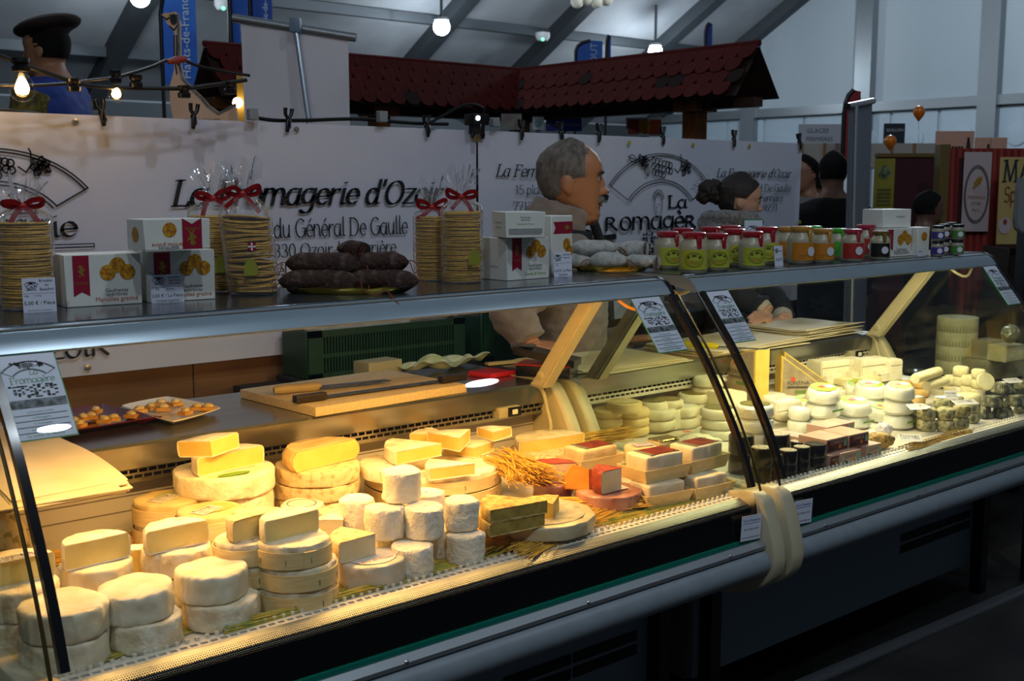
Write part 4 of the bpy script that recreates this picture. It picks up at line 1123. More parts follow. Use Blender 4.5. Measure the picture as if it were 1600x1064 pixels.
def cutc(cx, yb, wpx, zb):
    P = atZ(cx, yb, zb); return P, wpx * depth(P) / FPX / 2

# ================================================================== CHEESES IN THE NEARER COUNTER
G1 = 'white-rinded wheels in the left stacks'
H = .048
D0 = DZ + .001
c, r = foot(103, 1060, 138, D0)
wheel('lower wheel of the front corner stack behind the black glass seal', c, r, H, m_ridge, G1, rot=.2)
wheel('upper wheel of the front corner stack behind the black glass seal', beside(up(c, H + .001), 102), r*.99, H, m_ridge, G1, rot=-.15)
c, r = foot(229, 1026, 118, D0)
wheel('lower wheel of the second front stack, tilted slightly', c, r, H, m_bloomy, G1)
wheel('upper wheel of the second front stack, striped top', beside(up(c, H + .001), 214), r, H, m_ridge, G1, rot=.4, tilt=(0, -.04))
c, r = foot(347, 991, 120, D0)
wheel('lower wheel of the third front stack, beside the wooden boxes', c, r, H*.92, m_bloomy, G1)
wheel('upper wheel of the third front stack, striped top', beside(up(c, H*.92 + .001), 331), r*.94, H*1.02, m_ridge, G1, rot=.1)
c, r = foot(277, 905, 108, D0 + .054)
wheel('hidden bottom wheel below the middle half cheese', up(c, -.054), r, .052, m_bloomy, G1)
wheel('wheel carrying the middle half cheese of the left group', c, r, H*.9, m_bloomy, G1)
P = beside(up(c, H*.9 + .001), 272); P -= hdir(P) * .012
sector('half cheese with smooth pale cut lying on a wheel, middle of the left group', P + Vector((0, -.018, 0)), r*.98, .042, .02, 180, m_bloomy, m_paste, group='half cheeses with pale cut faces')
c, r = foot(152, 930, 112, D0 + .054)
wheel('hidden bottom wheel below the left half cheese', up(c, -.054), r, .052, m_bloomy, G1)
wheel('wheel carrying the half cheese beside the black glass seal', c, r, .040, m_ridge, G1)
P = beside(up(c, .041), 145)
sector('half cheese with jagged rind edge beside the black glass seal', P + Vector((0, -.024, 0)), r*.97, .044, .06, 180, m_bloomy, m_paste, group='half cheeses with pale cut faces', jag=.006)
c, r = foot(28, 1024, 118, D0)
wheel('bottom wheel of the stack at the far left edge', c, r, .050, m_bloomy, G1)
wheel('second wheel of the stack at the far left edge', beside(up(c, .051), 32), r, .050, m_bloomy, G1)
P = beside(up(c, .102), 24)
T = sector('half cheese with a price label at the far left edge', P + Vector((0, -.02, 0)), r*.98, .042, .04, 180, m_bloomy, m_paste, group='half cheeses with pale cut faces')
sticker_on(T, 0, .006, .0425, .07, .024, 0)
c, r = foot(214, 905, 70, D0 + .05)
wheel('small wheel part hidden between two half cheeses', up(c, -.05), r, .048, m_bloomy, G1)
sector('narrow half cheese standing behind the middle half cheese', up(c, 0) + Vector((0, -.01, 0)), r*.95, .044, -.4, 180, m_bloomy, m_pasteY)
# round wooden boxes, front stack
c, r = foot(466, 962, 130, D0)
boxed('bottom wooden box of the front stack of three', 'cheese in the bottom box of the front stack', c, r, .030, .036, rot=.3)
boxed('middle wooden box of the front stack of three', 'cheese in the middle box of the front stack', beside(up(c, .0395), 465), r, .030, .036, rot=.9)
boxed('top wooden box of the front stack of three', 'cheese in the top box of the front stack', beside(up(c, .079), 457), r*.98, .030, .038, rot=-.5)
P = beside(up(c, .119), 452)
sector('half cheese with glossy film on top of the front wooden boxes', P + Vector((.0, -.012, 0)), r*.80, .040, .10, 180, m_bloomy, m_paste, group='half cheeses with pale cut faces')
# second stack behind
c, r = foot(384, 888, 102, D0 + .079)
for k, nm in enumerate(('bottom', 'middle', 'top')):
    boxed('%s wooden box of the rear stack behind the wheels' % nm, 'cheese in the %s box of the rear stack' % nm, up(c, -.079 + .0395*k), r, .030, .037, rot=k*.8)
P = beside(up(c, .040), 404)
sector('half cheese with crumbly jagged rind on the rear wooden boxes', P + Vector((0, -.002, 0)), .056, .040, .16, 180, m_bloomy2, m_paste, group='half cheeses with pale cut faces', jag=.007)
# labelled boxes at the back left
for px, yb, nm, dx in ((264, 826, 'left', 0), (330, 846, 'right', 0)):
    c, r = foot(px, yb, 112, D0 + .044)
    boxed('lower wooden box of the back %s pair' % nm, 'cheese in the lower box of the back %s pair' % nm, up(c, -.044), r, .034, .042)
    ch = boxed('upper wooden box of the back %s pair' % nm, 'round cheese with price label in the upper box of the back %s pair' % nm, c, r, .034, .044, rot=.2)
    ch.data.materials[0] = M('washed_pale_rind', '#dcc48c', .7, col2='#cfae70', vscale=20, bump=.001, bscale=60)
    mk('green_print', disc(r*.55, 24, 1, .8), M('pale_green_print', '#a9b060', .6), ch, (.012, 0, .0448))
    sticker_on(ch, -.012, -.006, .0452, .062, .036, .25)
# large cut wheel at the back left
c, r = lift(352, 784, 160, 2.22)
wheel('pale wheel lying under the stack of cut brie at the back left', Vector((c.x, c.y, D0)), r*.95, max(.02, c.z - D0 - .001), m_bloomy, 'large wheels at the back')
wheel('large wheel with green print edge under the half brie at the back left', c, r, .046, m_bloomy, 'large wheels at the back')
mk('green_label', disc(.028, 18, 1.3, .5), M('leaf_green_print', '#5f9a2c', .5), bpy.data.objects[[o.name for o in bpy.data.objects if o.name.startswith('round_cheese')][-1]], (-.01, -r*.62, .0475))
P = beside(up(c, .047), 352)
sector('half brie with oozing yellow cut lying on the back left wheel', P + Vector((.0, -.03, 0)), r*.78, .040, .12, 180, m_bloomy, m_pasteY, group='cut bries at the back')
sector('drooping wedge of brie on top of the back left stack', P + Vector((-.055, -.055, .041)), .082, .034, .35, 100, m_bloomy, m_pasteY, group='cut bries at the back', tilt=(-.08, -.05))
# three big ridged wheels
c, r = lift(496, 788, 136, 2.20)
wheel('thick base wheel under the flecked tommes', Vector((c.x, c.y, D0)), r*.98, max(.02, c.z - D0 - .001), m_bloomy2, 'flecked tommes')
wheel('lower flecked tomme with brown speckled rind', c, r, .034, m_bloomy2, 'flecked tommes', wob=.003)
wheel('middle flecked tomme with brown speckled rind', beside(up(c, .035), 497), r*1.0, .034, m_bloomy2, 'flecked tommes', wob=.003)
P = beside(up(c, .070), 498)
sector('big half tomme with striped rind and yellow cut on the flecked tommes', P + Vector((0, -.035, 0)), r*1.03, .046, .18, 180, M('striped_rind', '#dcc086', .75, col2='#c59e58', vscale=30, bump=.003, bscale=40, stretch=(.3, 3, 1)), m_pasteY, jag=.002, round_=.25)
# brie in a big box with wedges on top
c, r = lift(677, 776, 225, 2.175)
wood_box('large shallow wooden box at the bottom of the brie stack', Vector((c.x, c.y, D0)), r*1.01, max(.02, c.z - D0 - .002), 'large brie boxes')
wood_box('large shallow wooden box holding the whole brie', c, r, .030, 'large brie boxes')
wheel('whole white brie in the large shallow box', up(c, .0022), r - .005, .038, m_bloomy, None)
zb = c.z + .0415
def brie(label, px, py, rad, h, ang, span, dz=0, paste=None):
    P = atZ(px, py, zb + dz)
    return sector(label, P, rad, h, ang, span, m_bloomy, paste or m_pasteY, group='brie wedges on the big box', name='brie_wedge', jag=.003, round_=.06)
A0 = 0.0
brie('broad half-round brie slab at the left of the big box, lower layer', 640, 738, .115, .026, math.radians(100), 100, 0)
brie('broad brie slab with sagging cut at the top left of the big box', 690, 712, .135, .030, math.radians(115), 68, .028)
brie('brie wedge behind the broad slab with scalloped rind', 700, 697, .095, .030, math.radians(80), 55, .028)
brie('brie wedge pointing to the customer at the right of the big box', 718, 706, .105, .034, math.radians(38), 62, .032)
brie('brie wedge lying low at the front right of the big box', 742, 742, .115, .028, math.radians(118), 50, .001)
brie('flat brie piece under the pointing wedge', 742, 716, .09, .026, math.radians(20), 90, .001)
brie('brown-rinded brie slice at the far right behind the wedge', 772, 690, .075, .024, math.radians(15), 70, .030)
# fresh goat cylinders
GG = 'fresh goat cheese drums'
def drum(label, cx, yb, w, zb, h=.060):
    c, r = foot(cx, yb, w, zb); r = min(r, .040)
    return wheel(label, c, r, h, m_goat, GG, 'goat_cheese', .0042), c, r
hd = .060
drum('fresh goat cheese drum at the very front of the white pyramid', 646, 909, 66, D0)
drum('fresh goat cheese drum at the front right foot of the white pyramid', 727, 887, 60, D0)
drum('fresh goat cheese drum hidden behind the front one', 612, 884, 60, D0)
drum('fresh goat cheese drum hidden behind between the two front ones', 684, 878, 60, D0)
drum('fresh goat cheese drum hidden at the left foot of the pyramid', 566, 872, 60, D0)
drum('fresh goat cheese drum, left of the middle row', 603, 848, 62, D0 + hd + .001)
drum('fresh goat cheese drum, middle of the middle row', 664, 847, 63, D0 + hd + .001)
drum('fresh goat cheese drum, right of the middle row', 721, 834, 54, D0 + hd + .001)
drum('fresh goat cheese drum behind the left of the middle row', 558, 832, 58, D0 + hd + .001)
drum('fresh goat cheese drum behind the crowning one', 666, 822, 58, D0 + hd + .001)
drum('fresh goat cheese drum crowning the white pyramid', 627, 789, 61, D0 + 2*hd + .002)
# wrapped round and wedges left of the drums
c, r = foot(580, 927, 108, D0)
T = wheel('paper-wrapped round cheese in front of the goat drums', c, r, .048, M('wrapped_white', '#ddd5c6', .5, col2='#c9bda6', vscale=22, bump=.002, bscale=35), None, 'wrapped_cheese')
mk('round_label', disc(r*.75, 28), M('label_white', '#d6d2d0', .5), T, (0, 0, .0492)); mk('lettering', moved(text_mesh('Brie de Meaux', None, r*1.1, align='CENTER'), 0, -r*.45, .0497), M('red_blue_print', '#a03a48', .5), T)
P = beside(up(c, .0498), 560)
T = sector('film-wrapped wedge of brie with herb-dark rind on the wrapped round', P + Vector((.03, -.012, 0)), .085, .040, math.radians(110), 75, m_bloomy2, m_pasteW, name='brie_wedge')
c2, r2 = foot(528, 850, 62, D0 + .05)
wheel('white wheel hidden behind the wooden boxes, holding a wedge', up(c2, -.05), r2, .048, m_bloomy, None)
sector('small square-cut piece of goat brie behind the wooden boxes', up(c2, 0) + Vector((0, -.02, 0)), .055, .042, math.radians(60), 80, m_bloomy, m_pasteW, name='brie_wedge')
c2, r2 = foot(535, 822, 74, D0 + .045)
T = wheel('flat cheese with a price label in front of the flecked tommes', up(c2, 0), r2, .020, m_bloomy2, None); sticker_on(T, 0, -.01, .021, .06, .03, .4)
wheel('wheel supporting the labelled flat cheese', up(c2, -.045), r2*.95, .0435, m_bloomy, None)
c2, r2 = foot(472, 815, 66, D0 + .045)
T = wheel('small round cheese with printed ring behind the half cheese', c2, r2, .026, M('printed_paper', '#d8ccb4', .5), None); mk('ring_print', strokes([[(r2*.7*math.cos(a), r2*.7*math.sin(a)) for a in [2*math.pi*i/24 for i in range(25)]]], .002), M('blue_print2', '#5a5a90', .5), T, (0, 0, .0275))
wheel('wheel supporting the small printed round cheese', up(c2, -.045), r2*.95, .0435, m_bloomy, None)
# brie de melun on straw
c, r = foot(842, 848, 182, D0 + .014)
m_waxed = M('waxed_paper', '#cfc3a2', .35, col2='#c0b18a', vscale=14, bump=.004, bscale=22)
T = wheel('flat brie in waxed paper lying on straw at the front', c, r, .030, m_waxed, None, 'flat_brie')
mk('round_label', disc(r*.82, 30), M('grey_label', '#8d8a78', .5, col2='#b7b29a', vscale=40), T, (0, 0, .0312))
zb2 = c.z + .0318
m_darkrind = M('dark_rind', '#c9b06a', .8, col2='#8a6a2a', vscale=60, vmin=.4, vmax=.7, bump=.002, bscale=110)
m_grey_paste = M('aged_paste', '#8e7a34', .5, col2='#b29a4c', vscale=40, bump=.0008, bscale=150)
for k, dz in ((0, 0), (1, .0275)):
    P = atZ(851 + 4*k, 822 - 0*k, zb2 + 0) + Vector((0, 0, dz))
    sector('aged brie wedge, %s of the pair on the flat waxed brie' % ('lower' if k == 0 else 'upper'), P, .135, .026, math.radians(122 - 3*k), 52, m_darkrind, m_grey_paste, name='brie_wedge', group='aged brie wedges', jag=.004)
sector('short aged brie wedge at the right on the flat waxed brie', atZ(864, 812, zb2), .075, .034, math.radians(38), 60, m_darkrind, m_grey_paste, name='brie_wedge', group='aged brie wedges', jag=.004)
sector('pale half brie lying on straw at the back right', lift(850, 712, 110, 2.22)[0] + Vector((0, -.04, 0)), .105, .034, -.05, 170, m_bloomy, m_pasteY, name='brie_wedge')
_s = bpy.data.objects['brie_wedge'] if 'brie_wedge' in bpy.data.objects else None
c, r = lift(850, 714, 120, 2.20)
wheel('dark-edged wheel under the pale half brie at the back right', Vector((c.x, c.y, D0)), r*.98, max(.02, c.z - D0 - .001), m_bloomy2, None)
# washed rind and red cheeses
m_pinkwrap = M('pink_wrapped', '#b98a7c', .3, col2='#8a5248', vscale=14, bump=.003, bscale=30, coat=.3)
m_redrind = M('red_rind', '#a2402a', .55, col2='#7c2c20', vscale=50, bump=.002, bscale=100)
c, r = foot(865, 788, 66, D0); wheel('pink film-wrapped cheese under the reddish half, left of the pair', c, r, .042, m_pinkwrap, 'pink wrapped cheeses', 'wrapped_cheese', .003)
z1 = c.z + .0425
T = sector('film-wrapped half cheese with brick red rind and ivory cut', beside(up(c, .0425), 868) + Vector((-.02, -.015, 0)), .058, .048, math.radians(-28), 150, m_redrind, m_pasteW, name='washed_cheese', group='washed-rind cheeses')
c2, r2 = foot(950, 805, 108, D0)
T = wheel('large pink film-wrapped cheese with price label, in front of the wedges', c2, r2, .040, m_pinkwrap, 'pink wrapped cheeses', 'wrapped_cheese', .003); sticker_on(T, .015, -.012, .0415, .05, .03, -.2)
P = atZ(884, 764, D0 + .043)
T = thing('washed_cheese', 'bright orange wedge with red rind leaning between pink cheeses', 'cheese', P, 0, 'washed-rind cheeses', rot=(-.28, .12, math.radians(-38)))
mk('paste', prism([(0, 0), (.056, 0), (.050, .05), (.012, .058), (-.006, .03)], 0, .038, 'y', None, .002), M('orange_paste', '#d08a1c', .45, col2='#e0a030', vscale=30), T)
mk('rind', prism([(.0565, 0), (.062, .002), (.0555, .051), (.0505, .0505)], -.001, .039, 'y', None, .001), m_redrind, T)
P = atZ(960, 768, D0 + .041)
T = sector('film-wrapped wedge with coppery rind and pale grey-green cut', P + Vector((.018, -.004, 0)), .066, .054, math.radians(105), 75, m_redrind, m_pasteW, name='washed_cheese', group='washed-rind cheeses')
# wooden trays with square cheeses
m_pave = M('pave_rind', '#dccaa4', .75, col2='#c8ac7c', vscale=30, bump=.002, bscale=60)
m_pavew = M('pave_white', '#ddd5c0', .7, col2='#cdbf9e', vscale=25, bump=.002, bscale=50)
m_redlab = M('red_label', '#8c3418', .35, col2='#5c2414', vscale=40)
def tray(label, lab2, x0, y0, x1, y1, zb, dep=.085, h=.032, ch=.052, red=True, mat=None, foil=False):
    P0, P1 = atZ(x0, y0, zb), atZ(x1, y1, zb); v = P1 - P0; w = min(v.length, .13); ang = math.atan2(v.y, v.x)
    T = thing('wooden_tray', label, 'tray', P0, ang, 'small wooden cheese trays')
    bm = bmesh.new(); f = .010; t = .0016
    o = [(0, 0, 0), (w, 0, 0), (w, dep, 0), (0, dep, 0)]; u = [(-f, -f*.6, h), (w + f, -f*.6, h), (w + f, dep + f*.6, h), (-f, dep + f*.6, h)]
    oi = [(t, t, t), (w - t, t, t), (w - t, dep - t, t), (t, dep - t, t)]; ui = [(-f + t, -f*.6 + t, h), (w + f - t, -f*.6 + t, h), (w + f - t, dep + f*.6 - t, h), (-f + t, dep + f*.6 - t, h)]
    V = [[bm.verts.new(q) for q in s] for s in (o, u, ui, oi)]
    bm.faces.new(V[0][::-1]); bm.faces.new(V[3])
    for a, b in zip(V, V[1:]):
        for i in range(4): bm.faces.new((a[i], a[(i+1)%4], b[(i+1)%4], b[i]))
    # dip of the long rims between the corners
    mk('shell', fin(bm), m_wood, T)
    _seed[0] += 1
    bm = bmesh.new(); addbox(bm, .006, w - .006, .006, dep - .006, 0, ch)
    bmesh.ops.bevel(bm, geom=bm.edges[:], offset=.006, segments=3, affect='EDGES', profile=.6)
    bmesh.ops.subdivide_edges(bm, edges=[e for e in bm.edges if e.calc_length() > .02], cuts=4, use_grid_fill=True)
    for q in bm.verts: q.co += Vector((1, 1, 1)) * noise.noise(q.co * 50 + Vector((_seed[0]*3, 0, 0))) * .0012
    Cc = thing('square_cheese', lab2, 'cheese', P0 + Vector((0, 0, .0022)), ang, 'square cheeses in wooden trays')
    mk('rind', fin(bm, 50), mat or m_pavew, Cc)
    if red:
        lb = mk('label', box(w*.25, w - .012, dep*.16, dep*.86, ch, ch + .0015, .0006, 1), m_redlab, Cc); mk('label_edge', box(w*.20, w*.28, dep*.14, dep*.88, ch + .0004, ch + .0018), M('grey_label2', '#6e7468', .4), lb)
    if foil:
        mk('gold_foil', box(w*.1, w*.9, dep*.1, dep*.9, ch, ch + .004, .002, 1), M('gold_foil', '#d8b060', .18, .9, bump=.004, bscale=60), Cc)
    return P0.z + ch
zt = tray('wooden tray at the front left of the tray group, lower', 'white square cheese in the lower front left tray', 1013, 797, 1076, 785, D0, ch=.050, red=False)
tray('wooden tray at the front left of the tray group, upper', 'white square cheese with red label in the upper front left tray', 1010, 757, 1073, 744, D0 + .053, ch=.058)
tray('wooden tray at the front right of the tray group, lower', 'white square cheese in the lower front right tray', 1088, 784, 1142, 772, D0, ch=.050, red=False)
tray('wooden tray at the front right of the tray group, upper', 'white square cheese with red label in the upper front right tray', 1082, 741, 1134, 728, D0 + .053, ch=.058)
tray('wooden tray behind the coppery wedge', 'crumbly square cheese with red label behind the coppery wedge', 910, 740, 972, 727, D0 + .03, mat=m_pave)
t = mk('tray_support', None) if False else None
bx = foot(936, 742, 80, D0)[0]
wheel('wheel hidden beneath the rear wooden tray', Vector((atZ(940, 735, D0 + .03).x, atZ(940, 735, D0+.03).y + .04, D0)), .05, .029, m_bloomy2, None)
c, r = foot(1000, 738, 50, D0 + .02)
T = wheel('paper-wrapped upright cheese with tilted price label behind the trays', c, r, .060, m_pave, None, 'wrapped_cheese', .003); sticker_on(T, .004, -.004, .062, .05, .034, -.3, tint=M('price_label_lilac', '#c3b8bd', .5))
wheel('base wheel beneath the paper-wrapped upright cheese', up(c, -.02), r, .0195, m_bloomy, None)
tray('wooden tray with the gold foil cheese behind', 'cheese wrapped in shiny gold foil behind the trays', 1030, 724, 1068, 716, D0 + .02, dep=.06, h=.02, ch=.05, red=False, mat=m_pave, foil=True)
wheel('base wheel beneath the gold foil cheese', atZ(1050, 715, D0) + Vector((-.01, .0, 0)), .04, .0195, m_bloomy, None)
# paper cone of wrapped cheese at the far left, waxed wedge
c, r = foot(14, 872, 62, D0 + .012)
T = mk('wrapped_cheese', lathe([(0, 0), (r*.95, 0), (r, .01), (r*.85, .05), (r*.45, .085), (r*.2, .09), (0, .09)], 24, .004, 40, 3), M('printed_wrap', '#cbb98c', .5, col2='#8f8450', vscale=45, vmin=.55, vmax=.6)); T.location = c
tag(T, 'cheese wrapped in green-printed paper on the straw at the far left', 'cheese')
# ---- straw
m_straw = M('straw', '#dcae3c', .65, col2='#bb8c26', vscale=30)
m_straw_g = M('green_straw', '#8f9436', .7, col2='#c2a640', vscale=40)
def straw(label, P, ang, ln, wd, ht, n, mat, seed, group='straw bundles', fan=.15, name='straw_bundle'):
    rnd = random.Random(seed); bm = bmesh.new(); ca, sa = math.cos(ang), math.sin(ang)
    for k in range(n):
        v = rnd.uniform(-1, 1); z = rnd.random() * ht * (1 - v*v*.6); u0 = rnd.uniform(-.08, .08); l2 = ln * rnd.uniform(.75, 1.05) / 2; sp = rnd.gauss(0, fan)
        pts = []
        for s in (-1, -.33, .33, 1):
            x = s * l2 + u0 * ln; y = v * wd / 2 + sp * s * wd * .5; zz = max(.0012, z + rnd.uniform(-.002, .002) + (.004 if abs(s) == 1 else 0) * rnd.random())
            pts.append((P[0] + ca*x - sa*y, P[1] + sa*x + ca*y, P[2] + zz))
        addtube(bm, pts, rnd.uniform(.0009, .0015), 4)
    o = mk(name, fin(bm, 60), mat); tag(o, label, 'straw', group, 'stuff'); return o
straw('sheaf of golden straw under the flat waxed brie', atZ(880, 842, D0) + Vector((.01, .085, .004)), math.radians(16), .36, .18, .013, 420, m_straw, 1)
straw('sheaf of golden straw at the right of the flat waxed brie', atZ(925, 802, D0) + Vector((0, .035, .006)), math.radians(-28), .27, .09, .022, 240, m_straw, 2)
straw('straw tips poking out before the goat drums and waxed brie', atZ(790, 862, D0) + Vector((0.01, .035, .008)), math.radians(10), .20, .06, .018, 240, m_straw, 3)
straw('heap of straw behind the red cheeses at the back', atZ(812, 745, D0 + .05), math.radians(70), .22, .09, .05, 200, m_straw, 4, fan=.5)
straw('straw spilling against the back end panel', atZ(930, 690, D0 + .03), math.radians(-10), .22, .05, .03, 120, m_straw, 5, fan=.5)
straw('straw mat along the back panel at the left', atZ(140, 862, D0), math.radians(6), .50, .07, .014, 200, m_straw, 6)
straw('green straw bundle lying along the front grille', atZ(480, 955, D0) + Vector((0, 0, .004)), math.radians(1), .30, .022, .012, 70, m_straw_g, 7)
straw('green straw lying on the deck between the front stacks', atZ(330, 990, D0) + Vector((-.03, .075, 0)), math.radians(8), .34, .10, .004, 120, m_straw_g, 8)
straw('green straw under the goat drums and trays', atZ(760, 880, D0) + Vector((0, .07, 0)), math.radians(3), .60, .10, .004, 200, m_straw_g, 9)
straw('green straw under the wooden trays', atZ(1040, 805, D0) + Vector((.05, .06, 0)), math.radians(3), .40, .08, .004, 140, m_straw_g, 10)

# ================================================================== CHEESES IN THE FARTHER COUNTER
CAMROT0 = YAW - math.pi/2
m_riser = M('riser_white', '#cfc9b4', .5)
RB = .061
mk('riser', box(3.02, 3.70, 2.13, 2.365, DZ, DZ + RB - .001, .002, 1), m_riser, case2, world=True)
def terr(cx, yb, w, desc=None):
    """foot of a round cheese on the deck; what shows too far back or beyond the end panel stands on a plain wheel"""
    def ok(c, r): return c.y <= 2.345 - r and c.x <= 3.70 - r
    c, r = foot(cx, yb, w, D0)
    if not ok(c, r):
        lo, hi = D0, D0 + .3
        for _ in range(30):
            m = (lo + hi) / 2
            if ok(*foot(cx, yb, w, m)): hi = m
            else: lo = m
        c, r = foot(cx, yb, w, hi)
        if desc and hi > D0 + .012:
            wheel('hidden plain wheel under the ' + ' '.join(desc.split()[:9]), (c.x, c.y, D0), r * .96, hi - D0 - .001, m_plainw, 'hidden supporting wheels', wob=.001)
    c.x = max(c.x, 2.235 + r); c.y = max(c.y, 1.68 + r)
    return c, r
def hpx(c, px): return px * depth(c) / FPX / .95
m_gwrap = M('white_wrap', '#dcdcd0', .35, col2='#c3c6b4', vscale=14, bump=.004, bscale=35)
m_glabel = M('lime_label', '#a4b41c', .4, col2='#6f9a1c', vscale=45)
m_dkl = M('dark_green_label', '#4a4a24', .35, col2='#7d7436', vscale=55)
m_whl = M('white_label', '#d2d0d0', .45)
m_plainw = M('chalk_white', '#dedac8', .7, col2='#cfc8ae', vscale=20, bump=.001, bscale=70)
m_blackwax = M('black_wax', '#0e0c0b', .3, coat=.3)
m_blue = M('blue_mould', '#b5ad84', .8, col2='#5a5e44', vscale=70, vmin=.42, vmax=.66, bump=.003, bscale=90)
m_ash = M('ash_rind', '#4c4e40', .85, col2='#a09c80', vscale=55, vmin=.45, vmax=.68, bump=.002, bscale=90)
m_crot = M('pale_crottin', '#d6cfa8', .7, col2='#c6bd90', vscale=40, bump=.001, bscale=120)
m_orangeish = M('amber_rind', '#cfae70', .7, col2='#b8945a', vscale=40, bump=.001, bscale=90)
ORD = ('bottom', 'second', 'third', 'top')
def pile(desc, cx, yb, w, n, lp, mat, top=None, group=None, name='round_cheese', wob=.0018, taper=0, jit=.002, sx=0, tilt_=0):
    c, r = terr(cx, yb, w, desc); h = hpx(c, lp)
    for k in range(n):
        lab = desc if n == 1 else '%s piece: %s' % ('topmost' if k == n - 1 else ('lowest' if k == 0 else 'middle'), desc)
        if n == 4 and k == 2: lab = 'third from below: %s' % desc
        _seed[0] += 1
        e = min(h*.22, r*.2); rr = r * (1 - taper * .5)
        me = lathe([(0, 0), (r*.5, 0), (r - e, 0), (r, e), ((r + rr)/2, h*.5), (rr, h - e), (rr - e, h), (rr*.5, h), (0, h)], 30, wob, 50, _seed[0], smooth=50)
        p = up(c, k * (h + .0008)) + Vector((random.uniform(-jit, jit), random.uniform(-jit, jit), 0))
        o = tag(mk(name, me, mat, None, p), lab, 'cheese', group)
        if tilt_ and k == n - 1:
            o.rotation_mode = 'QUATERNION'; o.rotation_quaternion = Matrix.Rotation(tilt_, 3, _R).to_quaternion(); o.location.z += r*math.sin(abs(tilt_))*.5
        if top and k == n - 1:
            mk('top_label', lathe([(0, 0), (rr*.80, 0), (rr*.80, .0012), (0, .0016)], 26), top, o, (0, 0, h + .0004))
            if top is m_glabel:
                mk('red_mark', box(-rr*.3, rr*.1, -rr*.1, rr*.25, 0, .0006), M('red_mark', '#b5442a', .4), o, (0, 0, h + .0021)); mk('white_mark', box(rr*.05, rr*.6, -rr*.45, rr*.1, 0, .0005), m_whl, o, (0, 0, h + .0021))
        elif top is m_glabel:
            mk('green_print', strokes([[(-r*.5, 0), (r*.5, 0)]], .006), M('green_side_print', '#6f9a44', .5), o, (0, -r*1.012, h*.6), (math.pi/2, 0, 0))
    return c, r, h
# left end, seen through the side glass
pile('thin wooden-banded cheese against the end panel', 948, 684, 46, 3, 13, m_wood, None, 'small banded cheeses')
pile('thin wooden-banded cheese beside the end panel stack', 990, 683, 50, 3, 13, m_wood, None, 'small banded cheeses')
def onpile(desc, cx, yb, w, z, lp, mat, top=None, group=None):
    c, r = foot(cx, yb, w, z); c.y = min(c.y, 2.36 - r); h = hpx(c, lp); _seed[0] += 1
    o = tag(mk('round_cheese', wheel_mesh(r, h, .0012, _seed[0], 30), mat, None, c), desc, 'cheese', group)
    if top: mk('top_label', lathe([(0, 0), (r*.8, 0), (r*.8, .0012), (0, .0016)], 26), top, o, (0, 0, h + .0004))
    return c, r, h
zA = terr(990, 683, 50)[0].z + 3 * hpx(terr(990, 683, 50)[0], 13) + .004
onpile('round cheese with printed label on top of the banded stacks', 975, 648, 57, zA, 15, m_wood, M('printed_label', '#a8924c', .4, col2='#c6b880', vscale=60))
pile('chalky white cheese before the banded stacks', 1027, 675, 60, 2, 15, m_plainw, None, 'chalk white rounds')
pile('white cheese with square paper label', 1064, 672, 56, 2, 16, m_plainw, m_whl, 'white rounds with paper labels')
pile('small round cheese with label behind the chalky one', 1020, 662, 46, 2, 15, m_plainw, m_dkl, 'dark-labelled white rounds')
pile('dark-labelled white round in the back row', 1043, 640, 50, 1, 12, m_plainw, m_dkl, 'dark-labelled white rounds')
pile('dark-labelled white round beside the glass seal', 1084, 648, 50, 2, 14, m_plainw, m_dkl, 'dark-labelled white rounds')
pile('big bumpy white cheese at the back behind the glass seal', 1106, 624, 52, 2, 15, m_plainw, None, None, wob=.004)
pile('white round with flat dark label between the two seals', 1122, 690, 58, 3, 15, m_plainw, m_dkl, 'dark-labelled white rounds')
pile('paper-wrapped cheese with dark leaf label behind the farther seal', 1178, 722, 60, 4, 20, m_gwrap, m_dkl, 'leaf-labelled wrapped rounds')
def block(label, x0, y0, x1, y1, zb, dep, h, mat, name='cheese_block', group=None, bev=.004, rotadd=0, zfoot=None):
    P0, P1 = atZ(x0, y0, zb), atZ(x1, y1, zb); v = P1 - P0; w = v.length
    if zfoot is not None: h += zb - zfoot; P0.z = zfoot
    bm = bmesh.new(); addbox(bm, 0, w, 0, dep, 0, h); bmesh.ops.bevel(bm, geom=bm.edges[:], offset=bev, segments=2, affect='EDGES')
    bmesh.ops.subdivide_edges(bm, edges=[e for e in bm.edges if e.calc_length() > .02], cuts=3, use_grid_fill=True)
    for q in bm.verts: q.co += Vector((1, 1, 1)) * noise.noise(q.co * 60 + P0 * 9) * .0012
    o = tag(mk(name, fin(bm, 50), mat, None, P0, (0, 0, math.atan2(v.y, v.x) + rotadd)), label, 'cheese', group)
    return o, w
block('white cheese block with cut side behind the two glass seals', 1130, 645, 1168, 640, DZ + .051, .08, .055, m_plainw, zfoot=D0)
block('white cheese block behind the wrapped stack', 1214, 645, 1254, 640, DZ + .056, .05, .030, m_plainw)
pile('white paper-wrapped piece right of the leaf-labelled stack', 1247, 678, 34, 2, 18, m_gwrap, None, 'plain wrapped rounds')
T = mk('wrapped_cheese', grid_sheet(14, 8, lambda u, v: ((u - .5)*.12, (v - .5)*.09, .018*math.sin(u*math.pi)*math.sin(v*math.pi) + .003*math.sin(u*17)*math.cos(v*13)), .004), M('printed_white_paper', '#d3d0c0', .5, col2='#8f8f88', vscale=90, vmin=.6, vmax=.64), None, atZ(1102, 698, DZ + .004) + Vector((.02, .05, .01)), (0, 0, -.2))
tag(T, 'flat cheese packet in printed white paper behind the wooden trays', 'cheese'); mk('orange_mark', disc(.010, 12, 1.5, 1), m_orange, T, (-.02, .02, .021))
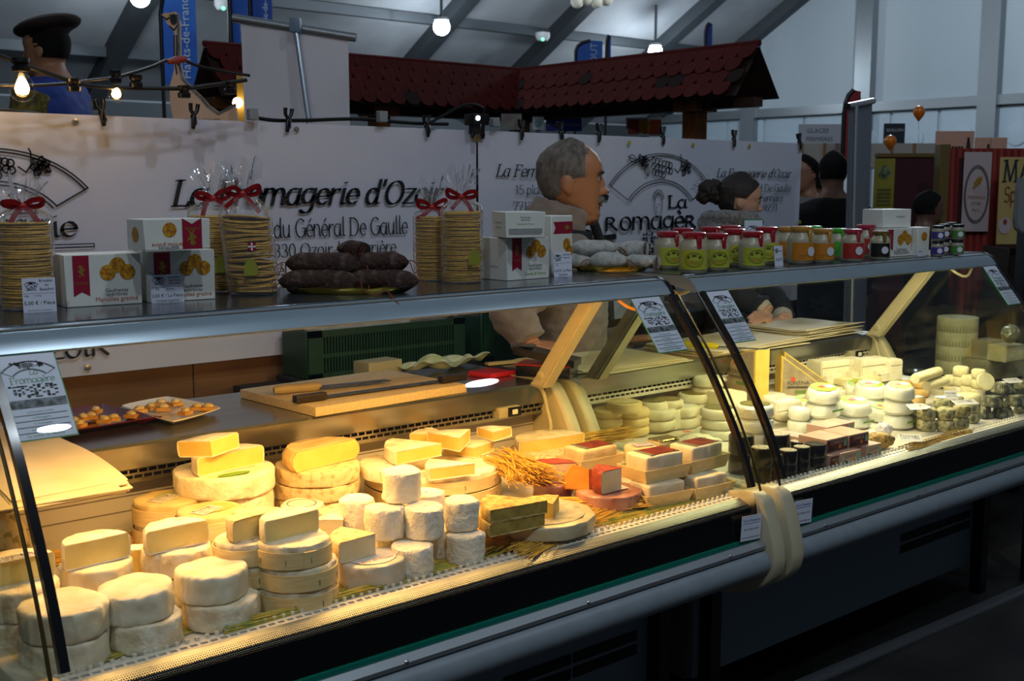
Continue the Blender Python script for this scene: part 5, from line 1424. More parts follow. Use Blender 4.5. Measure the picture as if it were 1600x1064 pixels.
# black waxed drums
GB = 'black waxed cheese drums'
def bdrum(desc, cx, yb, w, n, lp, top=True, mat=None):
    c, r = terr(cx, yb, w, desc); h = hpx(c, lp)
    for k in range(n):
        lab = '%s %s' % (('lower' if k == 0 else 'upper') if n > 1 else 'single', desc)
        o = tag(mk('waxed_cheese', lathe([(0, 0), (r*.94, 0), (r, .004), (r*.985, h*.5), (r, h - .004), (r*.94, h), (0, h)], 28), mat or m_blackwax, None, up(c, k*(h + .0006))), lab, 'cheese', GB)
        if top and k == n - 1:
            mk('top_label', lathe([(0, 0), (r*.86, 0), (r*.86, .0010), (0, .0012)], 26), M('wax_label', '#b3aa94', .5), o, (0, 0, h + .0003)); mk('ring_print', strokes([[(r*q*math.cos(a), r*q*math.sin(a)) for a in [2*math.pi*i/20 for i in range(21)]] for q in (.7, .35)], .0012), INK, o, (0, 0, h + .0018))
bdrum('black waxed drum behind the first glass seal', 1157, 742, 40, 2, 28, False)
bdrum('black waxed drum with pale label between the seals', 1191, 760, 35, 2, 27)
bdrum('dark red waxed drum peeping behind the farther seal', 1219, 757, 24, 2, 20, False, M('maroon_wax', '#4a1418', .35, coat=.3))
bdrum('black waxed drum in the back row behind the farther seal', 1213, 728, 40, 2, 22)
bdrum('black waxed drum just right of the farther seal', 1238, 750, 30, 2, 20)
bdrum('black waxed drum with round label, middle of the front row', 1261, 745, 28, 2, 20)
bdrum('black waxed drum at the right end beside the pink cartons', 1281, 738, 34, 2, 19, False)
bdrum('black waxed drum with thin label behind the front row', 1247, 722, 28, 2, 14)
# pink cartons
m_pinkcard = M('pink_carton', '#c7a08e', .45, col2='#bb917f', vscale=20)
m_brown = M('brown_label', '#5a1e1c', .45)
def carton(label, x0, y0, x1, y1, zb, h, dep=.07, lab=True):
    P0, P1 = atZ(x0, y0, zb), atZ(x1, y1, zb); v = P1 - P0; w = v.length
    t = thing('cheese_carton', label, 'carton', P0, math.atan2(v.y, v.x), 'pink cheese cartons')
    mk('wrapper', box(0, w, 0, dep, 0, h, .003, 2), m_pinkcard, t)
    def put(me, mat, x, z, nm): me.transform(Matrix.Translation((x, -.0008, z)) @ UPRIGHT); mk(nm, me, mat, t)
    put(flat_poly([(0, 0), (w*.96, 0), (w*.96, h*.82), (0, h*.82)]), m_brown if lab else M('beige_label', '#b89c84', .5), w*.02, h*.06, 'front_label')
    put(moved(text_mesh('CORSICA', None, w*.55), 0, 0, .0003), M('pale_print', '#c9b29a', .5) if lab else m_brown, w*.2, h*.58, 'lettering')
    put(moved(disc(h*.16, 14), 0, 0, .0003), M('sun_print', '#d07a22', .5), w*.62, h*.34, 'sun_mark'); put(moved(flat_poly([(0, 0), (w*.14, 0), (w*.14, h*.5), (0, h*.5)]), 0, 0, .0003), M('teal_print', '#6fa08a', .5), w*.80, h*.3, 'quality_mark')
    put(moved(flat_poly([(0, 0), (w*.3, 0), (w*.24, h*.2), (w*.1, h*.28)]), 0, 0, .0003), INK, w*.08, h*.14, 'hill_drawing')
    me = flat_poly([(0, 0), (dep*.5, h*.5), (dep, 0)]); me.transform(Matrix.Translation((-.0006, dep, h*.1)) @ Matrix.Rotation(-math.pi/2, 4, 'Z') @ UPRIGHT); mk('fold', me, M('carton_fold', '#d0a894', .5), t)
    return t
hb = .036
carton('pink carton at the front, lower left, resting on the grille side', 1313, 730, 1345, 722, DZ + .001, hb, .075, False)
carton('pink carton at the front, lower right', 1352, 718, 1377, 712, DZ + .001, hb, .075, False)
carton('pink carton with dark label, upper left of the front pair', 1291, 709, 1324, 701, DZ + .001 + hb, hb, .09)
carton('pink carton with dark label, upper right of the front pair', 1326, 701, 1357, 694, DZ + .001 + hb, hb, .09)
carton('pink carton under the upper left one, hidden', 1296, 733, 1312, 729, DZ + .001, hb - .001, .09)
carton('pink carton turned end-on at the left of the carton stack', 1254, 705, 1272, 700, DZ + .025, hb, .09, False)
carton('pink carton in the back row of the carton stack', 1292, 688, 1335, 678, DZ + .03, hb, .07, False)
# green labelled wrapped rounds
GL = 'green-labelled wrapped cheeses'
def wrapg(desc, cx, yb, w, n, lp): return pile(desc, cx, yb, w, n, lp, m_gwrap, m_glabel, GL, 'wrapped_cheese', .003, .18, tilt_=.16)
wrapg('green-labelled wrapped cheese in the stack behind the pink cartons', 1284, 678, 56, 3, 21)
wrapg('green-labelled wrapped cheese at the very front of its group', 1331, 672, 58, 2, 19)
wrapg('green-labelled wrapped cheese tilted right of the front one', 1375, 662, 44, 1, 22)
wrapg('green-labelled wrapped cheese in the right-hand stack', 1402, 673, 48, 3, 21)
wrapg('green-labelled wrapped cheese in the middle behind the front one', 1358, 645, 52, 2, 19)
wrapg('green-labelled wrapped cheese at the left rear below the fontina wedges', 1236, 632, 50, 2, 16)
wrapg('green-labelled wrapped cheese at the rear centre', 1320, 630, 44, 2, 16)
wrapg('green-labelled wrapped cheese at the back touching the white pieces', 1304, 611, 44, 1, 14)
wrapg('green-labelled wrapped cheese peeping between rear ones', 1348, 618, 38, 1, 14)
wrapg('green-labelled wrapped cheese at the right rear of its group', 1398, 622, 42, 1, 16)
wrapg('green-labelled wrapped cheese left of centre in the middle row', 1278, 640, 50, 1, 18)
wrapg('green-labelled wrapped cheese behind the pink cartons, left', 1258, 668, 46, 2, 19)
wrapg('green-labelled wrapped cheese in front of the white blocks', 1340, 640, 46, 2, 17)
pile('plain paper-wrapped round in front of the fontina wedges', 1206, 655, 46, 2, 17, m_gwrap, None, 'plain wrapped rounds')
pile('white round between fontina wedge and green-labelled cheeses', 1228, 660, 40, 2, 17, m_plainw, None, 'plain wrapped rounds')
# fontina wedges
m_font = M('fontina_paste', '#d9bf62', .5, col2='#cfae4c', vscale=25, bump=.0006, bscale=150)
m_fontlab = M('fontina_label', '#a2937a', .5, col2='#8a7c66', vscale=40)
def fontina(label, P, rz, poly, th, lab_c, tw, so=.42):
    """upright cut wedge: poly is its printed flat side in local x, z; thickness runs to local -y"""
    t = thing('fontina_wedge', label, 'cheese', P, rz, 'fontina wedges')
    mk('paste', prism(poly, -th, 0, 'y', None, .002), m_font, t)
    cx_ = sum(q[0] for q in poly)/len(poly); cz_ = sum(q[1] for q in poly)/len(poly)
    mk('side_label', prism([(cx_ + (q[0]-cx_)*.93, cz_ + (q[1]-cz_)*.93) for q in poly], .0002, .0012, 'y'), m_fontlab, t)
    FY = Matrix.Rotation(math.pi, 4, 'Z') @ UPRIGHT
    def put(me, mat, x, z, nm): me.transform(Matrix.Translation((x, .0020, z)) @ FY); mk(nm, me, mat, t)
    put(text_mesh('FONTINA', None, tw, align='CENTER'), INK, lab_c[0], lab_c[1], 'lettering'); put(disc(.008, 14), m_orange, lab_c[0] + tw*.25, lab_c[1] + tw*so, 'seal_print')
    put(flat_poly([(-tw*.25, 0), (tw*.25, 0), (tw*.25, tw*.12), (-tw*.25, tw*.12)]), M('dull_green_print', '#5c7a3a', .5), lab_c[0] - tw*.1, lab_c[1] - tw*.4, 'green_mark')
    put(strokes([[(-tw*.5, 0), (tw*.5, 0)], [(-tw*.5, tw*.05), (tw*.5, tw*.05)]], .002), INK, lab_c[0], lab_c[1] - tw*.15, 'rule')
    return t
PF = atZ(1179, 614, DZ + .085); zf = D0
hf = zat(PF, 548) - zf
pl = [(0, 0)] + [(.16*math.sin(a), hf*(.25 + .75*math.cos(a))) for a in [math.radians(80)*(1 - i/8) for i in range(9)]]
pl = [(0, 0), (.15, 0)] + [(.15*math.sin(a), hf*(.35 + .65*math.cos(a))) for a in [math.radians(80)*(1 - i/8) for i in range(9)]]
fontina('big fontina wedge standing upright with its paste edge to the front, leftmost', Vector((PF.x, PF.y, zf)), CAMROT0 + math.radians(122), pl, .062, (.07, hf*.62), .085)
for px, py, dd, lab, th in ((1203, 603, .0, 'fontina wedge with clear printed side, middle of three', .06), (1222, 597, .085, 'fontina wedge with sloping paste edge, behind the middle one', .05)):
    P2 = atZ(px, py, DZ + .085); P2.y = min(P2.y, 2.22 if dd == 0 else 2.30); wf = 82*depth(P2)/FPX; hh = zat(P2, py - 49) - D0
    lowz = .07
    fontina(lab, Vector((P2.x, P2.y, D0)) + _R*wf, CAMROT0 + math.pi + .10, [(0, 0), (wf, 0), (wf, hh), (0, lowz)][::1], th, (wf*.66, hh*.50), wf*.42, .24)
# white blocks and pieces at the back
for k, (x0, y0, x1, y1, dz, dep, h, lab) in enumerate((
    (1284, 585, 1329, 579, .101, .07, .042, 'white cheese block with layer line at the back, leftmost of four'),
    (1331, 580, 1352, 577, .101, .06, .040, 'white cheese block at the back, second of four'),
    (1347, 582, 1388, 577, .101, .06, .042, 'white cheese block with grey middle line at the back, third of four'),
    (1391, 579, 1411, 576, .101, .05, .034, 'greyish white cheese block at the back, rightmost of four'),
    (1290, 597, 1328, 592, .075, .05, .024, 'flat white piece before the leftmost back block'),
    (1331, 592, 1370, 587, .080, .05, .022, 'flat white slab before the back blocks'),
    (1369, 588, 1402, 584, .085, .05, .022, 'small white slab at the right before the back blocks'),
    (1349, 605, 1379, 600, .062, .05, .026, 'pale piece with orange flecks in the middle row'),
    (1319, 606, 1346, 602, .058, .05, .026, 'white wedge with flecked rind left of the pale piece'))):
    o, w = block(lab, x0, y0, x1, y1, DZ + dz, dep, h, m_plainw if k not in (7, 8) else m_crot, 'cheese_block', 'white cheese pieces at the back', zfoot=D0 if atZ(x0, y0, DZ + dz).y < 2.12 else DZ + RB)
    fz = 0
    if k < 4: mk('layer_line', box(.002, w - .002, -.0008, .0004, dz - RB + h*.42, dz - RB + h*.48), M('grey_layer', '#8a8468', .6), o)
sector('long white wedge lying flat right of the back blocks', atZ(1376, 597, DZ + .068), .11, .026, math.radians(5), 40, m_plainw, m_plainw, name='cheese_wedge')
# amber rounds with white labels
GA = 'amber rounds with white top labels'
pile('amber round with white label left of its group', 1382, 612, 30, 1, 12, m_orangeish, m_whl, GA)
pile('amber round with white label in the stacked pair', 1410, 620, 28, 2, 12, m_orangeish, m_whl, GA)
pile('amber round with tilted white label by the ash log', 1437, 622, 30, 2, 13, m_orangeish, m_whl, GA)
pile('amber round with white label low at the front of its group', 1432, 637, 26, 1, 14, m_orangeish, m_whl, GA)
# logs
def log(label, x0, y0, x1, y1, zb, r):
    P0, P1 = atZ(x0, y0, zb), atZ(x1, y1, zb); P0.z += r; P1.z += r; v = P1 - P0
    t = thing('goat_log', label, 'cheese', P0 - Vector((0, 0, r)), math.atan2(v.y, v.x), 'small goat logs')
    L_ = v.length; bm = bmesh.new(); addtube(bm, [(L_*u, 0, r) for u in (0, .04, .3, .6, .96, 1)], [r*.9, r, r, r, r, r*.9], 18)
    for q in bm.verts: q.co.z += noise.noise(q.co*70)*.0015
    mk('rind', fin(bm, 60), m_crot, t); mk('cut_end', lathe([(0, 0), (r*.86, 0), (0, .0006)], 18), m_pasteW, t, (-.0004, 0, r), (0, -math.pi/2, 0))
log('upper goat log lying across another at the back right', 1429, 600, 1466, 588, DZ + .0965, .017)
log('lower goat log showing its round end at the back right', 1447, 611, 1477, 603, DZ + RB, .017)
# crottins
GC = 'small pale drums at the right'
for k, (cx, yb, w, n, lp, lab) in enumerate(((1486, 618, 24, 2, 14, 'small pale drum in the left pair at the right end'), (1512, 619, 24, 2, 15, 'small pale drum in the middle pair at the right end'),
    (1500, 604, 24, 2, 14, 'small pale drum at the rear of its group'), (1528, 608, 22, 2, 14, 'small pale drum at the rear right of its group'))):
    pile(lab, cx, yb, w, n, lp, m_crot, None, GC, 'goat_cheese')
pile('small drum with yellow-green label in front of the pale drums', 1523, 630, 24, 1, 16, m_crot, M('lime_pale', '#b8b83c', .5), GC, 'goat_cheese')
o = tag(mk('goat_cheese', lathe([(0, 0), (.028, 0), (.030, .003), (.030, .014), (.028, .017), (0, .017)], 26), m_crot, None, atZ(1546, 612, DZ + .055) + Vector((0, .02, .029)), (math.radians(70), 0, math.radians(-35))), 'pale disc of cheese leaning upright beside the ash pyramid', 'cheese', GC)
# blue-mould rounds
GM = 'grey mould rounds at the front right'
for cx, yb, w, n, lp, lab in ((1447, 675, 30, 2, 17, 'grey mould round at the left of the front row'), (1476, 676, 28, 2, 17, 'grey mould round in the centre of the front row'), (1500, 671, 26, 2, 17, 'grey mould round right of centre in the front row'),
    (1514, 662, 30, 2, 15, 'grey mould round at the right end of the front row'), (1430, 668, 26, 2, 16, 'grey mould round half hidden at the left behind the front row'), (1472, 655, 28, 2, 15, 'grey mould round with paper top behind the front row'), (1490, 652, 26, 2, 15, 'grey mould round with white paper top at the right behind')):
    pile(lab, cx, yb, w, n, lp, m_blue, m_whl if 'paper' in lab else None, GM, 'mould_cheese', .0025)
pile('tall greenish drum behind the grey mould rounds', 1512, 645, 38, 1, 26, m_crot, None, None)
# ash pyramids
ASH = prism([(0, 0)], 0, 1) if False else None
def pyramid(label, cx, yb, w, zb, h=.038, top=.6, mat=None):
    P = atZ(cx, yb, zb); s = w * depth(P) / FPX / 2 * .85; c = P + hdir(P) * s
    bm = bmesh.new(); a = [bm.verts.new((x*s, y*s, 0)) for x, y in ((-1,-1),(1,-1),(1,1),(-1,1))]; b = [bm.verts.new((x*s*top, y*s*top, h)) for x, y in ((-1,-1),(1,-1),(1,1),(-1,1))]
    bm.faces.new(a[::-1]); bm.faces.new(b)
    for i in range(4): bm.faces.new((a[i], a[(i+1)%4], b[(i+1)%4], b[i]))
    bmesh.ops.bevel(bm, geom=bm.edges[:], offset=.003, segments=2, affect='EDGES'); bmesh.ops.subdivide_edges(bm, edges=[e for e in bm.edges if e.calc_length() > .012], cuts=2, use_grid_fill=True)
    for q in bm.verts: q.co += Vector((1, 1, 1)) * noise.noise(q.co*70 + P*5)*.0012
    return tag(mk('ash_pyramid', fin(bm, 50), mat or m_ash, None, c, (0, 0, YAW - math.pi/2 + .35)), label, 'cheese', 'ash-coated pyramids')
z0 = DZ + .001
pyramid('ash pyramid, left of the bottom row', 1538, 655, 24, z0); pyramid('ash pyramid, middle of the bottom row', 1566, 655, 34, z0); pyramid('ash pyramid at the right edge of the bottom row', 1598, 648, 28, z0)
z1 = z0 + .039
pyramid('pale ash pyramid, left of the middle row', 1551, 637, 32, z1, .034, .75); pyramid('pale ash pyramid at the right edge of the middle row', 1587, 636, 32, z1, .034, .75)
z2 = z1 + .035
o = pyramid('dark ash pyramid on top with a white square', 1567, 616, 34, z2, .034, .66); mk('paper_square', box(-.010, .010, -.010, .010, .0345, .0352), m_whl, o)
pyramid('dark ash pyramid on top at the right edge', 1598, 609, 26, z2, .03, .66)
# nut cheese, wrapped lumps
c, r = terr(1397, 712, 56)
_seed[0] += 1; bm = bmesh.new(); bmesh.ops.create_icosphere(bm, subdivisions=4, radius=1)
for q in bm.verts:
    n_ = noise.noise(q.co*2.6) ; m_ = noise.noise(q.co*7)
    q.co = Vector((q.co.x*r*1.0, q.co.y*r*.62, q.co.z*.024)) * (1 + .12*n_ + .10*m_); q.co.z = max(q.co.z, -.0215)
o = tag(mk('nut_cheese', fin(bm, 80), M('nut_crust', '#a8843a', .55, col2='#3e2a12', vscale=60, vmin=.5, vmax=.66, bump=.002, bscale=80), None, up(c, .0225), (0, 0, -.4)), 'brown walnut-studded cheese loaf at the front by the price card', 'cheese')
for cx, yb, w, lab in ((1364, 698, 24, 'small frosty white lump in paper left of the walnut loaf'), (1381, 684, 26, 'lilac-white crumpled packet behind the walnut loaf')):
    c, r = terr(cx, yb, w); bm = bmesh.new(); bmesh.ops.create_icosphere(bm, subdivisions=3, radius=1)
    for q in bm.verts: q.co = Vector((q.co.x*r, q.co.y*r, q.co.z*r*.9 + r*.85)) * (1 + .18*noise.noise(q.co*3 + Vector((cx, 0, 0))))
    for q in bm.verts: q.co.z = max(q.co.z, 0)
    tag(mk('wrapped_cheese', fin(bm, 25), M('frosty_paper', '#c6c3cc', .45, bump=.002, bscale=60), None, c), lab, 'cheese')
# price tickets between the cheeses
def ticket(label, cx, yb, w, zb, lean, rot, h=.03):
    P = atZ(cx, yb, zb); ww = w * depth(P) / FPX
    t = thing('price_ticket', label, 'price card', P, 0, 'price tickets in the farther counter', rot=(lean, 0, rot))
    mk('card', box(-ww/2, ww/2, 0, h, 0, .0008), m_whl, t)
    mk('lettering', merge([moved(text_mesh(s, None, ww*.8, align='CENTER'), 0, h*(.62 - .3*i), .0012) for i, s in enumerate(('Fromage', '3,90 € / Pièce'))]), INK, t)
ticket('white price ticket on the straw in front of the walnut loaf', 1424, 690, 36, DZ + .02, .5, -.75)
ticket('white price ticket lying left on the grey mould rounds', 1436, 640, 30, DZ + .075, .4, -.5)
ticket('folded white price ticket right on the grey mould rounds', 1450, 638, 26, DZ + .075, .25, .1, .026)
ticket('price ticket standing tilted before the pale drums', 1488, 624, 20, DZ + .085, .9, -.6)
ticket('price ticket lying on the tall greenish drum', 1512, 632, 40, DZ + .085, .3, -.45)
ticket('price ticket at the right edge above the ash pyramids', 1588, 598, 30, DZ + .125, .3, -.3)
straw('straw at the front right of the farther counter', atZ(1470, 690, D0) + Vector((0, .01, 0)), math.radians(2), .34, .05, .010, 110, M('dull_straw', '#b0923e', .7, col2='#7c5a28', vscale=40), 21, 'straw in the farther counter')
# side table beyond the end of the farther counter
t = thing('side_table', 'dark side table beyond the end of the farther counter', 'table', (4.55, 2.25, ZF))
mk('table_top', box(-.66, .30, -.5, .35, .62, .65, .004), M('dark_table', '#2a2a2c', .5), t)
for sx in (-.62, .26):
    for sy in (-.46, .31): mk('leg', box(sx - .02, sx + .02, sy - .02, sy + .02, 0, .62), BLACK, t)
zt = DZ + .0005
c, r = foot(1492, 588, 62, zt)
m_banded = M('banded_box', '#e2d8ac', .55, col2='#d4c894', vscale=30)
h = hpx(c, 21)
for k in range(4):
    o = thing('banded_cheese', '%s of the tall stack of four big banded cheeses beyond the glass' % ('lowest', 'second', 'third', 'topmost')[k], 'cheese', up(c, k*(h + .0006)), 0, 'big banded cheeses')
    mk('drum', lathe([(0, 0), (r*.98, 0), (r, .002), (r, h - .002), (r*.98, h), (0, h)], 36), m_banded, o)
    bm = bmesh.new()
    for i in range(40):
        a = 2*math.pi*i/40; addbox(bm, -.0012, .0012, -.0004, .0006, h*.10, h*.45); bmesh.ops.rotate(bm, verts=bm.verts[-8:], cent=(0, 0, 0), matrix=Matrix.Identity(3)); 
        for q in bm.verts[-8:] if False else list(bm.verts)[-8:]:
            x, y = q.co.x, q.co.y - r - .0002; q.co.x = x*math.cos(a) - y*math.sin(a); q.co.y = x*math.sin(a) + y*math.cos(a)
    mk('stripe_band', fin(bm), M('stripe_print', '#8d9470', .5), o)
block('upright pale plank of cheese beside the tall banded stack', 1525, 590, 1542, 587, zt, .04, hpx(c, 46), m_wood, 'cheese_block', None, .002)
m_film_block = M('greyed_cheese', '#b3a684', .4, col2='#9c9070', vscale=20, coat=.3)
cb, rb = foot(1572, 594, 60, zt)
o, w = block('large film-wrapped block at the right edge, bottom of its pile', 1543, 596, 1602, 588, zt, .12, hpx(cb, 30), m_film_block, 'cheese_block', None, .004)
zz = zt + hpx(cb, 30) + .001
block('dull square block on the large film-wrapped one, left', 1544, 563, 1569, 560, zz, .08, hpx(cb, 28), m_film_block, 'cheese_block', None, .003)
block('pale square block on the large film-wrapped one, right', 1571, 567, 1600, 563, zz, .08, hpx(cb, 24), m_banded, 'cheese_block', None, .003)
P = atZ(1578, 537, zz + hpx(cb, 29)); bm = bmesh.new(); bmesh.ops.create_icosphere(bm, subdivisions=3, radius=1)
for q in bm.verts: q.co = Vector((q.co.x*.045, q.co.y*.03, q.co.z*.035 + .034)) * (1 + .12*noise.noise(q.co*4))
tag(mk('foil_parcel', fin(bm, 15), M('silver_foil', '#b9b99a', .38, .7, bump=.003, bscale=90), None, P + hdir(P)*.02), 'crinkled silvery parcel on top of the right-edge blocks', 'parcel')
P, r = foot(1434, 590, 50, zt)
t = thing('steel_tray', 'round steel tray beside the tall banded stack', 'tray', P); mk('tray', lathe([(0, 0), (r*.9, 0), (r, .015), (r*1.02, .016), (r*.92, .002), (0, .002)], 32), m_steel, t)

# ================================================================== THINGS ON THE WORKTOPS
WT = WZ + .0008
m_board = M('speckled_board', '#cbb995', .6, col2='#b39c74', vscale=160, vmin=.4, vmax=.8, bump=.0004, bscale=300)
A_, B_, C_ = atZ(353, 612, WT + .022), atZ(493, 637, WT + .022), atZ(729, 600, WT + .022)
bv = C_ - B_; bang = math.atan2(bv.y, bv.x); blen = bv.length; bdep = .34
t = mk('cutting_board', box(0, blen, 0, bdep, 0, .022, .002), m_board, None, (B_.x, B_.y, WT), (0, 0, bang)); tag(t, 'thick speckled cream cutting board on the nearer worktop', 'cutting board')
ZB = WT + .0228
m_blade = M('blade_steel', '#6d6f72', .28, .9, col2='#4a4c50', vscale=30)
m_grip = M('beige_grip', '#9a8a68', .5)
m_blackgrip = M('dark_wood_grip', '#241a12', .4)
def kbase(label, x0, y0, x1, y1, z):
    a, b = atZ(x0, y0, z), atZ(x1, y1, z); v = b - a
    return thing('knife', label, 'knife', a, math.atan2(v.y, v.x)), v.length
t, L_ = kbase('broad knife with beige handle lying on the cutting board', 428, 618, 607, 599, ZB)
mk('handle', tube([(0, 0, .013), (.02, 0, .013), (.06, .002, .012), (.11, 0, .012), (.125, 0, .012)], [.008, .0125, .011, .0125, .008], 12, (1, .9)), m_grip, t)
mk('blade', prism([(.12, -.014), (L_, -.016), (L_ - .004, .012), (.12, .014)], .008, .0105, 'z'), m_blade, t)
t, L_ = kbase('long two-handled cheese knife on the front of the cutting board', 460, 631, 727, 594, ZB)
for a, b in ((0, .085), (L_ - .085, L_)):
    h_ = mk('handle', box(a, b, -.011, .011, .001, .020, .005, 2), m_blackgrip, t); mk('tang', box(a + .001, b - .001, -.0115, .0115, .0095, .0115), m_blade, h_)
mk('blade', box(.08, L_ - .08, -.0012, .022, .004, .0065), m_blade, t)
# plates with toasts
def plate(label, pts, mat, z, lip=.012):
    P = [atZ(x, y, z) for x, y in pts]; c = sum(P, Vector()) / len(P)
    t = thing('plate', label, 'plate', (c.x, c.y, WT), 0, 'tasting plates')
    loc = [(p.x - c.x, p.y - c.y) for p in P]
    sp = spline([(a, b, 0) for a, b in loc], 6, True); sp = [v.lerp(Vector(), 0) for v in sp]
    bm = bmesh.new(); rings = []
    for s, zz in ((0, .0), (.62, 0), (.72, .002), (1.0, lip + .004), (.99, lip + .006), (.70, .005), (.6, .004), (0, .004)):
        rings.append([bm.verts.new((v.x*s, v.y*s, zz)) for v in sp])
    for a, b in zip(rings, rings[1:]):
        for i in range(len(sp)): bm.faces.new((a[i], a[(i+1)%len(sp)], b[(i+1)%len(sp)], b[i]))
    bmesh.ops.remove_doubles(bm, verts=bm.verts[:], dist=1e-6)
    mk('dish', fin(bm, 45), mat, t); return c
def corners(q, k=.06):
    out = []
    for i in range(4):
        a, b, c = Vector(q[i-1]), Vector(q[i]), Vector(q[(i+1) % 4]); out += [tuple(b + (a - b)*k), tuple(b + (c - b)*k)]
    return out
pw = plate('white square plate of small toasts on the worktop', corners([(186, 637), (262, 622), (349, 640), (271, 663)], .14), M('white_china', '#ddd8cc', .2, coat=.4), WT + .012)
pr_ = plate('dark red square plate of bread bites on the worktop', corners([(40, 652), (160, 633), (247, 653), (110, 675)], .05), M('red_lacquer', '#5a0f12', .15, coat=.5), WT + .014)
m_toast = M('toast', '#b87a34', .8, col2='#d0a050', vscale=60, bump=.001, bscale=200)
m_spread = M('cheese_spread', '#d9c488', .6, col2='#b8a070', vscale=90, bump=.002, bscale=150)
def toast(label, px, py, s, group):
    P = atZ(px, py, WT + .008); rnd = random.Random(px * 31 + py)
    t = thing('toast_bite', label, 'toast', P, rnd.uniform(0, 3), group)
    mk('bread', box(-s, s, -s*.7, s*.7, 0, .009, .003, 2), m_toast, t)
    bm = bmesh.new(); bmesh.ops.create_icosphere(bm, subdivisions=2, radius=1)
    for q in bm.verts: q.co = Vector((q.co.x*s*.8, q.co.y*s*.6, max(q.co.z, -.2)*.008 + .010)) + Vector((1, 1, 1))*noise.noise(q.co*3 + Vector((px, 0, 0)))*.002
    mk('topping', fin(bm, 40), m_spread, t)
for k, (x, y) in enumerate(((218, 645), (236, 640), (256, 642), (252, 634), (275, 634), (290, 648), (308, 641), (326, 641))):
    toast('small toast with cheese on the white plate, ' + ('leftmost', 'second from the left', 'third from the left', 'at the back left', 'at the back', 'at the front', 'second from the right', 'rightmost')[k], x, y, .016, 'toasts on the white plate')
for k, (x, y) in enumerate(((92, 656), (104, 665), (116, 663), (130, 657), (143, 655), (150, 646), (163, 661), (178, 658), (205, 653), (125, 668))):
    toast('bread bite with pale cheese on the dark red plate, ' + ('leftmost', 'second from the left', 'third from the left', 'left of the middle', 'in the middle', 'at the back', 'right of the middle', 'second from the right', 'rightmost', 'at the very front')[k], x, y, .015, 'bites on the red plate')
# stacks of wrapping paper
m_sheet = M('wrapping_paper', '#d6ccb4', .6, col2='#cbbf9f', vscale=9)
def sheets(label, P, ang, w, d, n, sag, seed, group='sheets of wrapping paper', mat=None):
    t = thing('paper_stack', label, 'paper', P, ang, group); rnd = random.Random(seed)
    for k in range(n):
        a, dx, dy = rnd.uniform(-.08, .08), rnd.uniform(-.01, .01), rnd.uniform(-.012, .012)
        ph = rnd.uniform(0, 6)
        def fn(u, v):
            x, y = (u - .5)*w, (v - .5)*d
            z = .0015 + k*.0042 + sag*(max(0, (.46 if sag < 0 else .25) - v)**2)*(.5 + rnd.random()*0) + .0035*math.sin(u*5 + ph)*v + .012*max(0, u - .8)*math.sin(v*6 + ph)*.5
            return Vector((x*math.cos(a) - y*math.sin(a) + dx, x*math.sin(a) + y*math.cos(a) + dy, max(z, .0005 + k*.0042) if sag >= 0 else z))
        mk('sheet', grid_sheet(14, 14, fn, .0022), mat or m_sheet, t)
    return t
sheets('sheets of wrapping paper overhanging the nearer worktop at the far left', Vector((.700, 2.30, WT)), .06, .215, .50, 6, -.30, 1)
sheets('single layer of wrapping paper at the left of the farther worktop', Vector((2.50, 2.46, WT)), -.05, .42, .28, 3, .0, 2)
sheets('large curling wrapping papers in the middle of the farther worktop', Vector((3.06, 2.46, WT)), .03, .52, .30, 5, .1, 3)
sheets('rumpled stack of wrapping paper at the right of the farther worktop', Vector((3.52, 2.48, WT)), .06, .36, .28, 9, .25, 4)
# calculator, card terminal, small things
P = atZ(790, 588, WT)
t = thing('calculator', 'bright red pocket calculator lying on the nearer worktop', 'calculator', P, bang + .05)
mk('case', box(-.062, .062, 0, .09, 0, .013, .004, 2), M('red_plastic', '#c81f2e', .35), t)
mk('screen', box(.03, .058, .008, .082, .013, .0145, .0006, 1), M('dark_screen', '#15171a', .2), t)
for i in range(4):
    for j in range(5): mk('key', box(-.056 + i*.02, -.043 + i*.02, .008 + j*.015, .019 + j*.015, .013, .0150, .001, 1), M('red_key', '#a81824', .4), t)
P = atZ(872, 592, WT)
t = thing('card_terminal', 'black card payment terminal behind the strut', 'card terminal', P + Vector((.03, .05, 0)), bang + .5)
mk('base', box(-.05, .05, -.06, .10, 0, .032, .008, 2), M('terminal_black', '#0d0d10', .25), t)
mk('body', prism([(-.07, .03), (.11, .062), (.11, .085), (-.07, .05)], -.045, .045, 'x', None, .004), MATS['terminal_black'], t)
mk('red_edge', box(-.051, .051, -.061, .101, .032, .036, .001, 1), M('red_edge', '#b02a1c', .35), t)
mk('screen', box(-.03, .03, .06, .1, .082, .0845), MATS['dark_screen'], t)
t = mk('wooden_spatula', prism([(0, -.012), (.10, -.008), (.13, -.03), (.19, -.03), (.20, 0), (.19, .03), (.13, .03), (.10, .008), (0, .012)], 0, .008, 'z', None, .002), M('pale_wood', '#b59a60', .6), None, atZ(760, 571, WT), (0, 0, -.15)); tag(t, 'pale wooden spatula behind the red calculator', 'spatula')
t = thing('knife', 'cheese knife with bright yellow handle on the farther worktop', 'knife', atZ(1122, 546, WT + .016), math.radians(118))
mk('handle', tube([(0, 0, .010), (.02, 0, .011), (.06, 0, .010), (.115, 0, .012), (.13, 0, .012)], [.008, .011, .010, .013, .008], 12), M('yellow_grip', '#c9b81c', .4), t)
mk('blade', prism([(-.16, -.002), (-.02, -.012), (0, -.012), (0, .010), (-.16, .010)], .008, .0098, 'z'), m_blade, t)
o = sector('tiny triangular cheese offcut on the farther worktop', atZ(1046, 549, WT), .03, .018, 1.2, 50, m_pasteW, m_pasteW, name='cheese_offcut')
